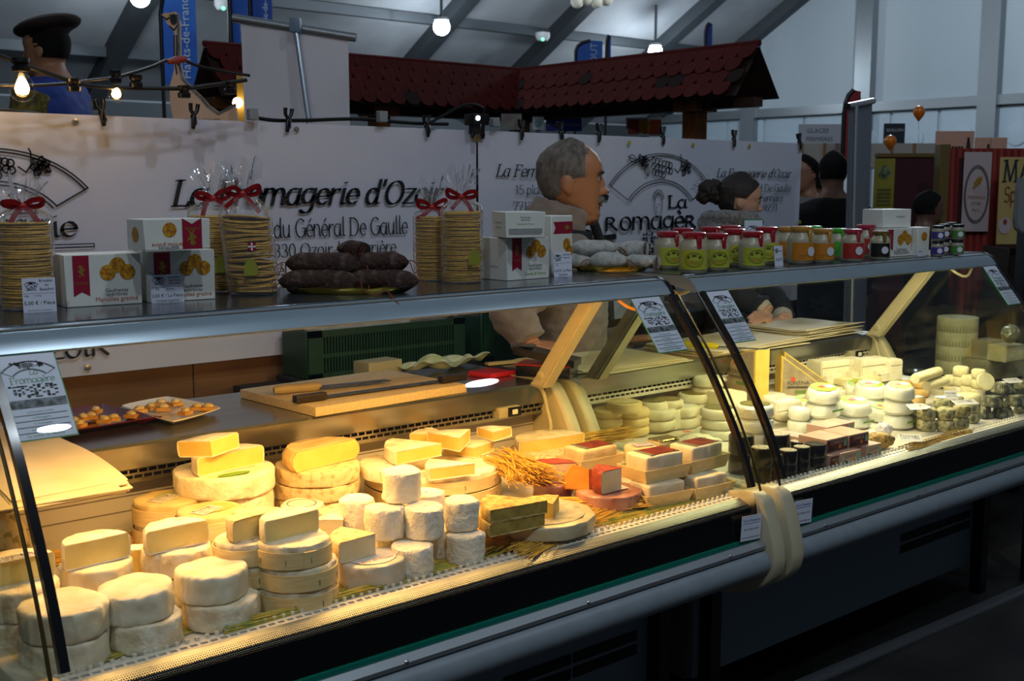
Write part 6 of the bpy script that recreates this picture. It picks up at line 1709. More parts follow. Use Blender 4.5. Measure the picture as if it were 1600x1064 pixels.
# cloth and little box at the back edge
def cloth_fn(u, v):
    x = (u - .5)*.30; y = (v - .5)*.11
    return Vector((x, y, .012 + .010*math.sin(u*9)*math.cos(v*3) + .006*math.sin(u*21 + v*5) + .008*math.cos(v*8)))
t = mk('dish_cloth', grid_sheet(40, 14, cloth_fn, .002), M('green_white_cloth', '#b5b8a0', .85, col2='#8fa070', vscale=26, stretch=(1, 3, 1)), None, Vector((2.02, 2.68, WT + .012)), (0, 0, .1)); tag(t, 'crumpled green and white dish cloth behind the cutting board', 'cloth')
t = mk('small_carton', box(0, .12, 0, .07, 0, .045, .002), M('cream_card', '#8f8a68', .6), None, (1.765, 2.675, WT), (0, 0, .08)); tag(t, 'small cream carton behind the cutting board', 'carton')

# ================================================================== BEHIND THE COUNTERS
m_backtable = M('back_table_top', '#241d18', .6)
t = thing('back_table', 'long dark table along the banner behind the sellers', 'table', (2.6, 3.05, ZF))
mk('table_top', box(-.95, 2.0, .055, .22, .735, .76, .003), m_backtable, t)
for sx in (-.9, .5, 1.95):
    for sy in (.08, .19): mk('leg', box(sx - .02, sx + .02, sy - .02, sy + .02, 0, .735), BLACK, t)
ZT = ZF + .7605
m_crate = M('green_crate', '#0b3a20', .45, col2='#093019', vscale=20)
def crate(label, P, ang, w, d, h):
    t = thing('plastic_crate', label, 'crate', P, ang, 'green plastic crates')
    mk('base', box(0, w, 0, d, 0, .008), m_crate, t)
    for x in (0, w): mk('end_panel', box(x - .006, x + .006, 0, d, 0, h, .002, 1), m_crate, t)
    for y in (0, d):
        bm = bmesh.new(); addbox(bm, 0, w, y - .006, y + .006, h*.86, h); addbox(bm, 0, w, y - .006, y + .006, 0, h*.10); addbox(bm, 0, w, y - .005, y + .005, h*.42, h*.5)
        addbox(bm, 0, .05, y - .006, y + .006, 0, h); addbox(bm, w - .05, w, y - .006, y + .006, 0, h)
        n = int((w - .1)/.011)
        for k in range(n): addbox(bm, .05 + k*(w - .1)/n, .05 + k*(w - .1)/n + .005, y - .004, y + .004, 0, h)
        mk('slatted_side', fin(bm), m_crate, t)
    return t
crate('green plastic crate full of bags and papers behind the cutting board', Vector((1.83, 3.115, ZT + .018)), .0, .62, .15, .15)
t = mk('crate_riser', box(1.80, 2.50, 3.108, 3.268, ZT, ZT + .017, .002, 1), M('dark_board', '#15130f', .6)); tag(t, 'dark flat board under the green crate', 'board')
crate('dark green plastic crate further right, behind the seller', Vector((2.54, 3.125, ZT)), .0, .55, .14, .20)
# papers and bags in the crate
m_bagw = M('paper_bags', '#a9a496', .6, col2='#8f8d80', vscale=30)
for k, (x, y, a, b, w) in enumerate(((1.92, 3.19, .3, .5, .12), (2.01, 3.19, -.2, .35, .14), (2.12, 3.19, .15, .6, .12), (2.21, 3.19, -.35, .4, .09))):
    def fn(u, v): return Vector(((u - .5)*w, (v - .5)*.12, .004*math.sin(u*7 + k) + .006*math.cos(v*6 + u*4)))
    t = mk('paper_bag', grid_sheet(8, 8, fn, .006), m_bagw, None, (x, y, ZT + .165), (b*.3, a*.5, a)); tag(t, ('leftmost', 'second', 'third', 'rightmost')[k] + ' pale paper bag lying in the green crate', 'bag', 'paper bags in the green crate')
def fnb(u, v): return Vector(((u - .5)*.22, (v - .5)*.12, .035*math.sin(u*math.pi)*math.sin(v*math.pi) + .006*math.sin(u*15 + v*9)))
t = mk('plastic_bag', grid_sheet(16, 10, fnb, .002, 25), M('clear_bag', '#5a5850', .2, coat=.5), None, (2.31, 3.19, ZT + .16), (0, -.1, .1)); tag(t, 'clear plastic bag bulging from the right of the green crate', 'bag')
# things behind the farther counter
t = mk('till_box', box(0, .16, 0, .12, 0, .06, .006), M('slate_plastic', '#2c333c', .4), None, (3.52, 3.11, ZT + .05), (0.25, 0, -.2)); tag(t, 'slate grey till box behind the seller hands', 'box')
t = mk('till_stand', box(3.45, 3.85, 3.108, 3.26, ZT, ZT + .048), M('dark_board', '#15130f', .6)); tag(t, 'dark stand below the slate grey till', 'stand')
t = mk('kraft_carton', box(0, .17, 0, .12, 0, .07, .002), M('kraft_card', '#7d745a', .7), None, (3.69, 3.12, ZT + .05), (0, 0, -.1)); tag(t, 'grey-brown carton behind the till box', 'carton')
t = thing('bottle', 'dark bottle standing behind the seller hands', 'bottle', (3.64, 3.22, ZT + .05))
mk('glass', lathe([(0, 0), (.03, 0), (.032, .005), (.032, .11), (.012, .15), (.011, .19), (.013, .2), (0, .2)], 20), M('dark_glass', '#0c0d0b', .15), t); mk('label', lathe([(.0325, .03), (.033, .03), (.033, .09), (.0325, .09)], 20, cap=False), M('pale_bottle_label', '#8b8b84', .6), t)

# ================================================================== PEOPLE
HP_FRONT = [(0,.30),(.03,.365),(.08,.378),(.13,.350),(.17,.365),(.20,.355),(.225,.372),(.27,.36),(.33,.365),(.42,.372),(.50,.362),(.55,.392),(.60,.40),(.70,.385),(.80,.33),(.88,.24),(.95,.12),(1.0,.0)]
HP_BACK = [(0,.06),(.06,-.02),(.1,-.1),(.2,-.24),(.3,-.335),(.4,-.39),(.5,-.415),(.6,-.425),(.7,-.415),(.8,-.365),(.88,-.28),(.95,-.15),(1,-.001)]
HP_W = [(0,.08),(.03,.15),(.08,.20),(.15,.245),(.25,.275),(.35,.295),(.45,.305),(.6,.315),(.7,.30),(.8,.255),(.88,.19),(.95,.105),(1,0.001)]
def lerp_t(T, z):
    for (a, x), (b, y) in zip(T, T[1:]):
        if a <= z <= b: return x + (y - x)*(z - a)/(b - a)
    return T[-1][1] if z > T[-1][0] else T[0][1]
def head_pt(z, th, s=1.0, grow=0):
    f, b, w = lerp_t(HP_FRONT, z), lerp_t(HP_BACK, z), lerp_t(HP_W, z)
    xc, a = (f + b)/2, (f - b)/2
    c, sn = math.cos(th), math.sin(th)
    e = .88 if c > 0 else .95
    x = xc + (a + grow)*math.copysign(abs(c)**e, c); y = (w + grow)*math.copysign(abs(sn)**.9, sn)
    return Vector((x, y, z + grow*(.8 if z > .8 else 0)*(z - .8)/.2 if z > .8 else z))
def add_head(bm, T, n=36, m=40):
    rings = []
    for i in range(m + 1):
        z = (i/m); z = .002 + .997*z
        rings.append([bm.verts.new(T @ head_pt(z, 2*math.pi*k/n)) for k in range(n)])
    for a, b in zip(rings, rings[1:]):
        for k in range(n): bm.faces.new((a[k], a[(k+1)%n], b[(k+1)%n], b[k]))
    bm.faces.new(rings[0][::-1]); bm.faces.new(rings[-1])
def add_blob(bm, T, c, r, rot=None, sub=3):
    n0 = len(bm.verts); bmesh.ops.create_icosphere(bm, subdivisions=sub, radius=1); bm.verts.ensure_lookup_table()
    for v in bm.verts[n0:]:
        q = Vector((v.co.x*r[0], v.co.y*r[1], v.co.z*r[2]))
        if rot: q = rot @ q
        v.co = T @ (q + Vector(c))
def remeshed(bm, vox, smooth=2, name='body'):
    bmesh.ops.recalc_face_normals(bm, faces=bm.faces[:])
    me = bpy.data.meshes.new('tmp'); bm.to_mesh(me); bm.free()
    o = bpy.data.objects.new('tmp', me); COL.objects.link(o)
    md = o.modifiers.new('r', 'REMESH'); md.mode = 'VOXEL'; md.voxel_size = vox
    if smooth: ms = o.modifiers.new('s', 'SMOOTH'); ms.factor = .5; ms.iterations = smooth
    dg = bpy.context.evaluated_depsgraph_get()
    r = bpy.data.meshes.new_from_object(o.evaluated_get(dg)); r.name = name
    bpy.data.objects.remove(o); bpy.data.meshes.remove(me)
    r.polygons.foreach_set('use_smooth', [True]*len(r.polygons))
    return r
def slices(bm, T, tab, n=28, ex=.85):
    rings = []
    for z, w, d, xo in tab:
        rings.append([bm.verts.new(T @ Vector((xo + d*math.copysign(abs(math.cos(a))**ex, math.cos(a)), w*math.copysign(abs(math.sin(a))**ex, math.sin(a)), z))) for a in [2*math.pi*k/n for k in range(n)]])
    for a, b in zip(rings, rings[1:]):
        for k in range(n): bm.faces.new((a[k], a[(k+1)%n], b[(k+1)%n], b[k]))
    bm.faces.new(rings[0]); bm.faces.new(rings[-1][::-1])
TORSO = [(-.10,.24,.22,-.10),(-.30,.40,.28,-.12),(-.42,.74,.36,-.12),(-.55,.84,.42,-.11),(-.85,.84,.48,-.08),(-1.3,.76,.47,-.05),(-1.8,.68,.44,-.05),(-2.3,.68,.45,-.05),(-2.8,.72,.47,-.05),(-3.15,.68,.44,-.05)]
def shell(T, keep, grow, n=72, m=72, th=.012, wave=0, z0=0.0):
    """part of the head surface offset outwards (hair)"""
    bm = bmesh.new(); V = {}
    for i in range(m + 1):
        z = z0 + (1 - z0)*i/m; z = min(max(z, .002), .999)
        for k in range(n):
            a = 2*math.pi*k/n; p = head_pt(z, a)
            if True: V[i, k] = (p, z, a)
    vv = {}
    def get(i, k):
        if (i, k) not in vv:
            p, z, a = V[i, k]; q = head_pt(z, a, 1, grow + (wave*noise.noise(Vector((math.cos(a)*6, math.sin(a)*6, z*9))) if wave else 0)); vv[i, k] = bm.verts.new(q)
        return vv[i, k]
    for i in range(m):
        for k in range(n):
            p = V[i, k][0]
            if keep(p.x, p.y, V[i, k][1]): bm.faces.new((get(i, k), get(i, (k+1)%n), get(i+1, (k+1)%n), get(i+1, k)))
    bmesh.ops.remove_doubles(bm, verts=bm.verts[:], dist=1e-5)
    bm.normal_update(); bmesh.ops.solidify(bm, geom=bm.faces[:], thickness=th)
    bmesh.ops.transform(bm, matrix=T, verts=bm.verts[:])
    return fin(bm, 60)
def chain(bm, pts, rad, seg=14): addtube(bm, [Vector(p) for p in spline(pts, 5)], [rad[min(int(i/5), len(rad)-2)] + (rad[min(int(i/5)+1, len(rad)-1)] - rad[min(int(i/5), len(rad)-2)])*((i % 5)/5) for i in range(5*(len(pts)-1) + 1)], seg)
def add_hand(bm, wrist, tip, up_, spread=.017, curl=.35, s=1.0, thumb=1):
    """hand with palm and five bent fingers; wrist and tip in world space"""
    w, t_ = Vector(wrist), Vector(tip); d = (t_ - w).normalized(); u = Vector(up_); u = (u - d*u.dot(d)).normalized(); sd = d.cross(u)*thumb
    L = .092*s
    for k in range(5): addtube(bm, [w + sd*(k - 2)*.009*s, w + d*L*.5 + sd*(k - 2)*.0135*s, w + d*L + sd*(k - 2)*spread*.9*s], [.012*s, .0125*s, .0105*s], 10)
    for k, (ln, off) in enumerate(((.072, -1.5), (.080, -.5), (.075, .5), (.058, 1.5))):
        b0 = w + d*L*.95 + sd*off*spread*1.05*s; p1 = b0 + (d*math.cos(curl*.4) - u*math.sin(curl*.4))*ln*.42*s; p2 = p1 + (d*math.cos(curl) - u*math.sin(curl))*ln*.33*s; p3 = p2 + (d*math.cos(curl*1.6) - u*math.sin(curl*1.6))*ln*.27*s
        addtube(bm, [b0 - d*.02, b0, p1, p2, p3], [.009*s, .0092*s, .0086*s, .008*s, .0066*s], 10)
    b0 = w + d*L*.30 - sd*.026*s; addtube(bm, [b0 + sd*.012, b0, b0 + (d*.75 - sd*.6).normalized()*.034*s - u*.006, b0 + (d*.9 - sd*.35).normalized()*.064*s - u*.014*s], [.012*s, .0115*s, .010*s, .0075*s], 10)
def face_bits(t, T, skin_lip, browm, eyes=True, side=-1):
    m_eye = M('eye_white', '#b8b2a8', .3); m_iris = M('eye_dark', '#1c1410', .2)
    for s in (-1, 1):
        e = T @ Vector((.335, s*.125, .505)); sc = T.to_scale().x
        eo = mk('eye', sphere(.034*sc, 14, 10), m_eye, t, e, world=True)
        fd = (T.to_3x3() @ Vector((1, s*.15, -.05))).normalized()
        mk('iris', sphere(.020*sc, 12, 8), m_iris, t, e + fd*.022*sc, world=True)
        bm = bmesh.new(); addtube(bm, [T @ Vector(q) for q in ((.392, s*.045, .562), (.402, s*.10, .582), (.37, s*.17, .575), (.335, s*.205, .553))], [.012*sc, .017*sc, .014*sc, .006*sc], 8); mk('eyebrow', fin(bm, 60), browm, t, world=True)
        bm = bmesh.new(); addtube(bm, [T @ Vector(q) for q in ((.345, s*.075, .507), (.366, s*.12, .527), (.345, s*.17, .512))], .009*sc, 6); mk('eyelid', fin(bm, 60), browm if not eyes else MATS['skin_' + t['skin']], t, world=True)
    bm = bmesh.new(); sc = T.to_scale().x
    addtube(bm, [T @ Vector(q) for q in ((.345, -.095, .200), (.372, -.045, .213), (.385, 0, .211), (.372, .045, .213), (.345, .095, .200))], [.006*sc, .014*sc, .016*sc, .014*sc, .006*sc], 8)
    addtube(bm, [T @ Vector(q) for q in ((.342, -.085, .192), (.372, -.04, .180), (.384, 0, .178), (.372, .04, .180), (.342, .085, .192))], [.006*sc, .014*sc, .017*sc, .014*sc, .006*sc], 8)
    mk('lips', fin(bm, 60), skin_lip, t, world=True)
def body_mesh(T, HHs, arms, hands, floorz, vox, nose=1.0, jowl=0):
    bm = bmesh.new(); add_head(bm, T)
    # nose, ears, neck
    add_blob(bm, T, (.405, 0, .345), (.075*nose, .058, .045)); add_blob(bm, T, (.375, 0, .42), (.05*nose, .036, .11)); add_blob(bm, T, (.375, -.045, .325), (.04, .03, .028)); add_blob(bm, T, (.375, .045, .325), (.04, .03, .028))
    for s in (-1, 1):
        add_blob(bm, T, (-.035, s*.315, .43), (.075, .028, .115), Matrix.Rotation(-.2, 3, 'Y')); add_blob(bm, T, (-.01, s*.305, .345), (.038, .024, .04))
    if jowl: add_blob(bm, T, (.16, 0, .02), (.20, .19, .10)); add_blob(bm, T, (.05, 0, .0), (.2, .17, .12))
    return bm
def figure(label, P, face, HH, head_pitch, floorz, skin, group=None, lean=0, headoff=(0, 0), build=None, name='person', lift_=.16):
    """P = chin height point on the body axis; face = heading of the face"""
    t = thing(name, label, 'person' if name == 'person' else 'mannequin', (P[0], P[1], floorz), 0, group); t['skin'] = skin[1:]
    M('skin_' + skin[1:], skin, .5, col2=None, bump=.0008, bscale=160, sss=.1)
    S = Matrix.Diagonal((HH, HH, HH, 1))
    TB = Matrix.Translation(Vector(P) + Vector((0, 0, lift_*HH))) @ Matrix.Rotation(face, 4, 'Z') @ S
    TH = Matrix.Translation(Vector(P) + Vector((headoff[0], headoff[1], 0))) @ Matrix.Rotation(face, 4, 'Z') @ Matrix.Rotation(head_pitch, 4, 'Y') @ S
    return t, TB, TH
def finish_body(t, TB, TH, HH, floorz, arms, hands, vox, jowl=0, nose=1.0, legs=True):
    bm = body_mesh(TH, HH, arms, hands, floorz, vox, nose, jowl)
    n0 = TH @ Vector((-.10, 0, .18)); n1 = TB @ Vector((-.14, 0, -.35)); addtube(bm, [n0, (n0 + n1)/2, n1], [.235*HH, .225*HH, .27*HH], 20)
    slices(bm, TB, TORSO)
    for pts, rad in arms: chain(bm, pts, [r*.86 for r in rad])
    for h in hands: add_hand(bm, *h[0], **h[1])
    if legs:
        for s in (-1, 1):
            hip = TB @ Vector((-.05, s*.34, -2.95)); kn = Vector((hip.x, hip.y, floorz + (hip.z - floorz)*.52)); an = Vector((hip.x, hip.y, floorz + .07))
            chain(bm, [hip, kn, an], [.30*HH, .21*HH, .13*HH])
    mk('body', remeshed(bm, vox, 3), MATS['skin_' + t['skin']], t, world=True)
def trousers(t, TB, HH, floorz, mat):
    bm = bmesh.new(); slices(bm, TB, [(-2.25,.72,.50,-.05),(-2.8,.78,.53,-.05),(-3.2,.74,.5,-.05)], 20)
    for s in (-1, 1):
        hip = TB @ Vector((-.05, s*.35, -2.95)); an = Vector((hip.x, hip.y, floorz + .06)); chain(bm, [hip, (hip + an)/2, an], [.38*HH, .30*HH, .26*HH])
    mk('trousers', remeshed(bm, .014, 2), mat, t, world=True)
    for s in (-1, 1):
        hip = TB @ Vector((-.05, s*.35, -2.95)); f = (TB.to_3x3() @ Vector((1, 0, 0))).normalized(); b = Vector((hip.x, hip.y, floorz + .045))
        bm = bmesh.new(); addtube(bm, [b - f*.08, b - f*.05, b + f*.05, b + f*.13, b + f*.18], [.03, .045, .045, .04, .02], 12)
        for v in bm.verts: v.co.z = max(v.co.z, floorz + .001)
        mk('shoe', fin(bm, 60), BLACK, t, world=True)
def ruffle(me, fn):
    co = [v.co.copy() for v in me.vertices]; no = [v.normal.copy() for v in me.vertices]; flat = []
    for q, n in zip(co, no): flat.extend(q + n*fn(q))
    me.vertices.foreach_set('co', flat); me.update()
def garment(t, TB, HH, mat, sleeves, vox=.008, low=-2.7, top=-.22, name='jacket', wrinkle=.006, grow=1.10, collar=None):
    bm = bmesh.new()
    tab = [(z, w*grow, d*grow + .02, x) for z, w, d, x in TORSO if low - .01 <= z <= top]
    slices(bm, TB, tab)
    for pts, rad in sleeves: chain(bm, pts, rad, 18)
    if collar: collar(bm)
    me = remeshed(bm, vox, 3)
    if wrinkle:
        ruffle(me, lambda q: wrinkle*(noise.noise(Vector((q.x*14, q.y*14, q.z*30))) + .5*noise.noise(Vector((q.x*30, q.y*30, q.z*55)))))
    return mk(name, me, mat, t, world=True)
FACE_R = math.atan2(_R.y, _R.x)           # towards the right of the picture
# ---- the man
HHm = .280
Pm = atY(918, 343, 2.88)
t, TB, TH = figure('man with grey moustache and receding grey hair in a taupe jacket, looking right', Pm - _R*.06, FACE_R - .06, HHm, .0, ZF, '#a8714e', headoff=(0, 0))
nearS = -1                                    # his right side is towards the counter
sh = TB @ Vector((-.14, -.72, -.62)); sh2 = TB @ Vector((-.1, .72, -.62))
el = Vector((2.37, 2.77, 1.16)); wr = Vector((2.39, 2.70, 1.05)); tipm = Vector((2.48, 2.66, 1.035))
el2 = TB @ Vector((.1, .95, -1.8)); wr2 = TB @ Vector((.75, .7, -1.75)); tip2 = TB @ Vector((1.1, .6, -1.7))
arms = [([sh, (sh + el)/2 + Vector((-.01, -.01, 0)), el, (el + wr)/2, wr], [.062, .058, .050, .042, .032]), ([sh2, el2, wr2], [.062, .05, .032])]
finish_body(t, TB, TH, HHm, ZF, arms, [((wr, tipm, (0, -.3, 1)), {'curl': .5}), ((wr2, tip2, (0, 0, 1)), {'curl': .5})], .0055, jowl=1, nose=1.15, legs=False)
m_hairg = M('grey_hair', '#4a443e', .8, col2='#6f6860', vscale=60, stretch=(1, 1, .3), bump=.003, bscale=160)
def hair_m(x, y, z):
    if z < .22: return False
    hl = .17 if z < .80 else .20 + (z - .8)*.3
    if z < .52: hl = -.06 + (z - .22)*.02 if z < .46 else .06
    if z > .86: return x < .16
    if z < .30: return x < -.18
    if z < .56 and abs(y) > .18 and -.12 < x < .05 and z < .50: return False
    return x < hl - (.0 if abs(y) > .12 else .0)
mk('hair', shell(TH, hair_m, .008, 150, 150, .010, .006), m_hairg, t, world=True)
face_bits(t, TH, M('lip_m', '#8a4a3a', .5), M('dark_brow', '#2a221c', .8))
bm = bmesh.new()
for s in (-1, 1):
    addtube(bm, [TH @ Vector(q) for q in ((.385, 0, .262), (.385, s*.04, .257), (.365, s*.085, .236), (.338, s*.12, .205))], [.032*HHm, .038*HHm, .032*HHm, .014*HHm], 10)
for v in bm.verts: v.co += Vector((1, 1, 1))*noise.noise(v.co*220)*.0018
mk('moustache', fin(bm, 60), M('grey_moustache', '#6a645a', .85, bump=.002, bscale=300), t, world=True)
m_jack = M('taupe_fleece', '#85766a', .9, col2='#7a6b5f', vscale=30, bump=.002, bscale=220, sheen=.3)
def collar_m(bm):
    for k in range(24):
        pass
    pts = [TB @ Vector((-.13 + .36*math.cos(a), .34*math.sin(a), -.16 + .16*math.sin(a*0) - .10*math.cos(a))) for a in [math.radians(35 + 290*i/20) for i in range(21)]]
    addtube(bm, pts, [.020]*21, 10, (3.2, .8))
garment(t, TB, HHm, m_jack, [([sh, (sh + el)/2 + Vector((-.012, -.012, 0)), el, (el + wr)/2, wr + (el - wr)*.12], [.085, .080, .072, .064, .052]), ([sh2, el2, wr2], [.085, .068, .05])], .0075, collar=collar_m)
bm = bmesh.new()
addtube(bm, [TB @ Vector((-.13 + .44*math.cos(a), .43*math.sin(a), -.34 - .06*math.cos(a))) for a in [math.radians(30 + 300*i/24) for i in range(25)]], [.012]*25, 8, (2.2, .8))
mk('collar_stripe', fin(bm, 60), M('black_trim', '#15151a', .8), t, world=True)
bm = bmesh.new()
for s in (-1, 1): addtube(bm, [TB @ Vector(q) for q in ((.30, s*.12, -.22), (.40, s*.15, -.5), (.47, s*.12, -.9), (.50, s*.10, -1.4))], .012, 8, (1.0, 1.8))
mk('zip_trim', fin(bm, 60), MATS['black_trim'], t, world=True)
trousers(t, TB, HHm, ZF, M('dark_trousers', '#1a1a20', .8))
# ---- the woman
HHw = .210
Pw = atY(1172, 352, 2.93)
t, TB, TH = figure('young woman with dark hair in a bun and a grey woollen scarf, looking right', Pw - _R*.055, FACE_R - .04, HHw, .10, ZF, '#b58a72')
shw = TB @ Vector((-.12, -.74, -.70)); shw2 = TB @ Vector((-.1, .72, -.7))
hp = atZ(1196, 492, 1.055); hp.y = min(hp.y, 2.70); hp = atY(1200, 490, 2.62)
wrw = hp; tipw = atY(1162, 503, 2.58); elw = Vector((wrw.x - .02, wrw.y + .14, wrw.z + .08))
wrw2 = atY(1226, 502, 2.66); tipw2 = atY(1203, 512, 2.62); elw2 = Vector((wrw2.x + .10, wrw2.y + .14, wrw2.z + .07))
finish_body(t, TB, TH, HHw, ZF, [([shw, elw, wrw], [.05, .042, .026]), ([shw2, elw2, wrw2], [.05, .042, .026])],
            [((wrw, tipw, (.1, -.5, 1)), {'curl': .35, 's': .82}), ((wrw2, tipw2, (.1, -.5, 1)), {'curl': 1.1, 's': .82, 'thumb': -1})], .005, nose=.85, legs=False)
m_hairb = M('dark_brown_hair', '#120b08', .7, col2='#1e120d', vscale=50, stretch=(1, 1, .3), bump=.003, bscale=140)
def hair_w(x, y, z):
    if z < .18: return False
    if z > .84: return True
    hl = .02 + max(0, z - .5)*.85
    if z < .5: hl = -.02 - (.5 - z)*.25
    if z < .30: return x < -.16
    if abs(y) > .2 and -.14 < x < .06 and .30 < z < .53: return False
    return x < hl
mk('hair', shell(TH, hair_w, .035, 150, 150, .03, .012), m_hairb, t, world=True)
bm = bmesh.new()
for c_, r_ in (((-.62, 0, .60), (.20, .20, .22)), ((-.50, .02, .72), (.14, .15, .12)), ((-.70, -.02, .48), (.13, .15, .14)), ((-.46, 0, .52), (.14, .16, .16))): add_blob(bm, TH, c_, r_)
me = remeshed(bm, .005, 1)
ruffle(me, lambda q: noise.noise(q*70)*.007 + noise.noise(q*160)*.003)
mk('hair_bun', me, m_hairb, t, world=True)
bm = bmesh.new(); rnd = random.Random(5)
for k in range(26):
    a = Vector((-.62 + rnd.uniform(-.15, .12), rnd.uniform(-.15, .15), .62 + rnd.uniform(-.2, .2))); b = a + Vector((rnd.uniform(-.25, -.05), rnd.uniform(-.1, .1), rnd.uniform(-.1, .2)))
    addtube(bm, [TH @ a, TH @ (a.lerp(b, .5) + Vector((0, 0, .03))), TH @ b], .0007, 4)
mk('hair_wisps', fin(bm, 60), m_hairb, t, world=True)
face_bits(t, TH, M('lip_w', '#9c5a52', .45), M('thin_brow', '#2a1c16', .8))
m_wool = M('grey_wool', '#7f7d7c', .95, col2='#55565a', vscale=110, vmin=.42, vmax=.6, bump=.003, bscale=160, sheen=.3)
bm = bmesh.new()
for k, (rz, rr, zz) in enumerate(((.50, .17, -.22), (.60, .18, -.45), (.50, .15, -.05))):
    addtube(bm, [TB @ Vector((-.10 + rz*math.cos(a)*.95, rz*math.sin(a), zz + .12*math.sin(a*1.0 + k) - .12*math.cos(a))) for a in [2*math.pi*i/26 for i in range(27)]], rr*HHw, 12)
me = remeshed(bm, .008, 3)
ruffle(me, lambda q: noise.noise(Vector((q.x*20, q.y*20, q.z*45)))*.006)
mk('scarf', me, m_wool, t, world=True)
garment(t, TB, HHw, M('black_coat', '#121316', .85, bump=.002, bscale=60), [([shw, elw, wrw + (elw - wrw)*.2], [.068, .058, .042]), ([shw2, elw2, wrw2 + (elw2 - wrw2)*.2], [.068, .058, .042])], .009, low=-2.9, name='coat')
bm = bmesh.new()
for w_, e_ in ((wrw, elw), (wrw2, elw2)):
    a = w_ + (e_ - w_)*.08; b = w_ + (e_ - w_)*.32; addtube(bm, [a, (a + b)/2, b], [.036, .042, .040], 14)
for v in bm.verts: v.co += Vector((1, 1, 1))*noise.noise(v.co*60)*.004
mk('fleece_cuff', fin(bm, 70), M('cream_fleece', '#a9a092', .95, bump=.003, bscale=120), t, world=True)
trousers(t, TB, HHw, ZF, MATS['dark_trousers'])

# ================================================================== BANNERS BEHIND THE SELLERS
BYN = 3.30
ZTOP, ZBOT = 1.748, 1.006
XA = -.75; XB = atY(745, 207, BYN).x; XC = atY(1254, 222, BYN).x
m_banner = M('banner_vinyl', '#c4c8d6', .45, col2='#bcc0d0', vscale=2.5)
m_woodwall = M('knotty_panel', '#8a6236', .6, col2='#5f4020', vscale=3.2, stretch=(.35, 1, 2.5), bump=.0006, bscale=30)
t = thing('partition_panel', 'brown wood-grain partition below the banners', 'partition', ((XA + XC)/2, BYN + .06, ZF))
n = 7
for k in range(n):
    x0 = (XA - XC)/2 + (XC - XA)*k/n; x1 = x0 + (XC - XA)/n - .003
    mk('board', box(x0, x1, -.012, .012, 0, ZTOP - ZF - .01, .002, 1), m_woodwall if x0 + (XA + XC)/2 < 1.7 else M('dark_panel', '#14120f', .7), t)
def banner(label, x0, x1, wav, eyelets):
    t = thing('banner', label, 'banner', (x0, BYN, ZBOT), 0, 'vinyl shop banners')
    W, Hh = x1 - x0, ZTOP - ZBOT
    mk('vinyl', grid_sheet(60, 16, lambda u, v: Vector((u*W, -.004*wav*math.sin(u*9 + v*3)*(1 - v*.6) - .003*wav*math.sin(u*23 + 2*v), v*Hh)), .0012), m_banner, t)
    for (px, py, c) in eyelets:
        p = atY(px, py, BYN - .008); mk('eyelet', lathe([(.004, 0), (.009, 0), (.009, .002), (.004, .003), (.004, 0)], 14, cap=False), c, t, (p.x - x0, -.008, p.z - ZBOT), (math.pi/2, 0, 0))
    return t
m_brass = M('eyelet_brass', '#a8a090', .3, .8); m_yel = M('eyelet_yellow', '#a89a1c', .5)
BN1 = banner('long white banner with the shop name in bold italics, left of the seam', XA, XB - .002, .6, [(118, 190, m_brass), (463, 202, m_brass), (137, 574, m_brass)])
BN2 = banner('white banner with the fan-shaped shop logo behind the two sellers', XB + .002, XC, 1.3, [(745, 216, m_yel), (983, 223, m_yel), (1083, 226, m_yel), (1171, 228, m_yel), (1253, 231, m_yel), (1250, 347, m_yel)])
def bput(bn, me, mat, px, py, nm='lettering'):
    p = atY(px, py, BYN - .013); me.transform(Matrix.Translation((p.x - bn.location.x, -.011, p.z - ZBOT)) @ UPRIGHT); mk(nm, me, mat, bn)
def bw(px0, px1, py): return atY(px1, py, BYN - .013).x - atY(px0, py, BYN - .013).x
def bh(px, py0, py1): return atY(px, py0, BYN - .013).z - atY(px, py1, BYN - .013).z
bput(BN1, nib_text("La Fromagerie d'Ozoir", bh(480, 299, 325), bw(268, 690, 320), .24, .06, 12, .26), INK, 268, 323)
bput(BN1, nib_text('30 rue du Général De Gaulle', bh(480, 352, 372), bw(352, 638, 370), .15, .05, 15), INK, 352, 375)
bput(BN1, nib_text('77330 Ozoir-la-Ferrière', bh(480, 388, 402), bw(404, 620, 400), .15, .05, 15), INK, 404, 404)
bput(BN1, nib_text('Tél. 01 60 02 64 71', bh(480, 417, 430), bw(425, 600, 425), .15, .05, 15), INK, 425, 432)
bput(BN1, nib_text('zoiR', bh(130, 535, 562), bw(78, 178, 555), .17, .05, 28), INK, 76, 563)
bput(BN1, nib_text('ie', bh(100, 346, 370), bw(80, 121, 370), .2, .05, 30), INK, 81, 371)
bput(BN1, nib_text('romagèr', bh(100, 346, 370), bw(-75, 80, 370), .2, .05, 30), INK, -75, 371)
_l = bw(20, 148, 388); _k = bh(100, 383, 388)
bput(BN1, strokes([[(0, _k), (_l, _k)], [(0, 0), (_l, 0)], [(_l, 0), (_l, _k)]], .003), INK, 20, 390, 'ruled_line')
bput(BN1, logo_arc(bw(-165, 143, 300)/ 1.02, .0045), INK, -8, 295, 'logo_fan')
bput(BN1, text_mesh('La', bh(40, 300, 335), None), INK, 30, 335)
bput(BN2, nib_text('La Ferme Jehan', bh(800, 262, 275), bw(775, 905, 270), .17, .06, 20, .3), INK, 775, 276)
bput(BN2, nib_text('15 place du Marché', bh(820, 294, 304), bw(806, 925, 300), .13, .05, 15), INK, 806, 304)
bput(BN2, nib_text('77120 Coulommiers', bh(820, 319, 329), bw(802, 925, 325), .13, .05, 15), INK, 802, 330)
bput(BN2, nib_text('Tél. 01 64 03 05', bh(820, 342, 350), bw(806, 905, 345), .13, .05, 15), INK, 806, 353)
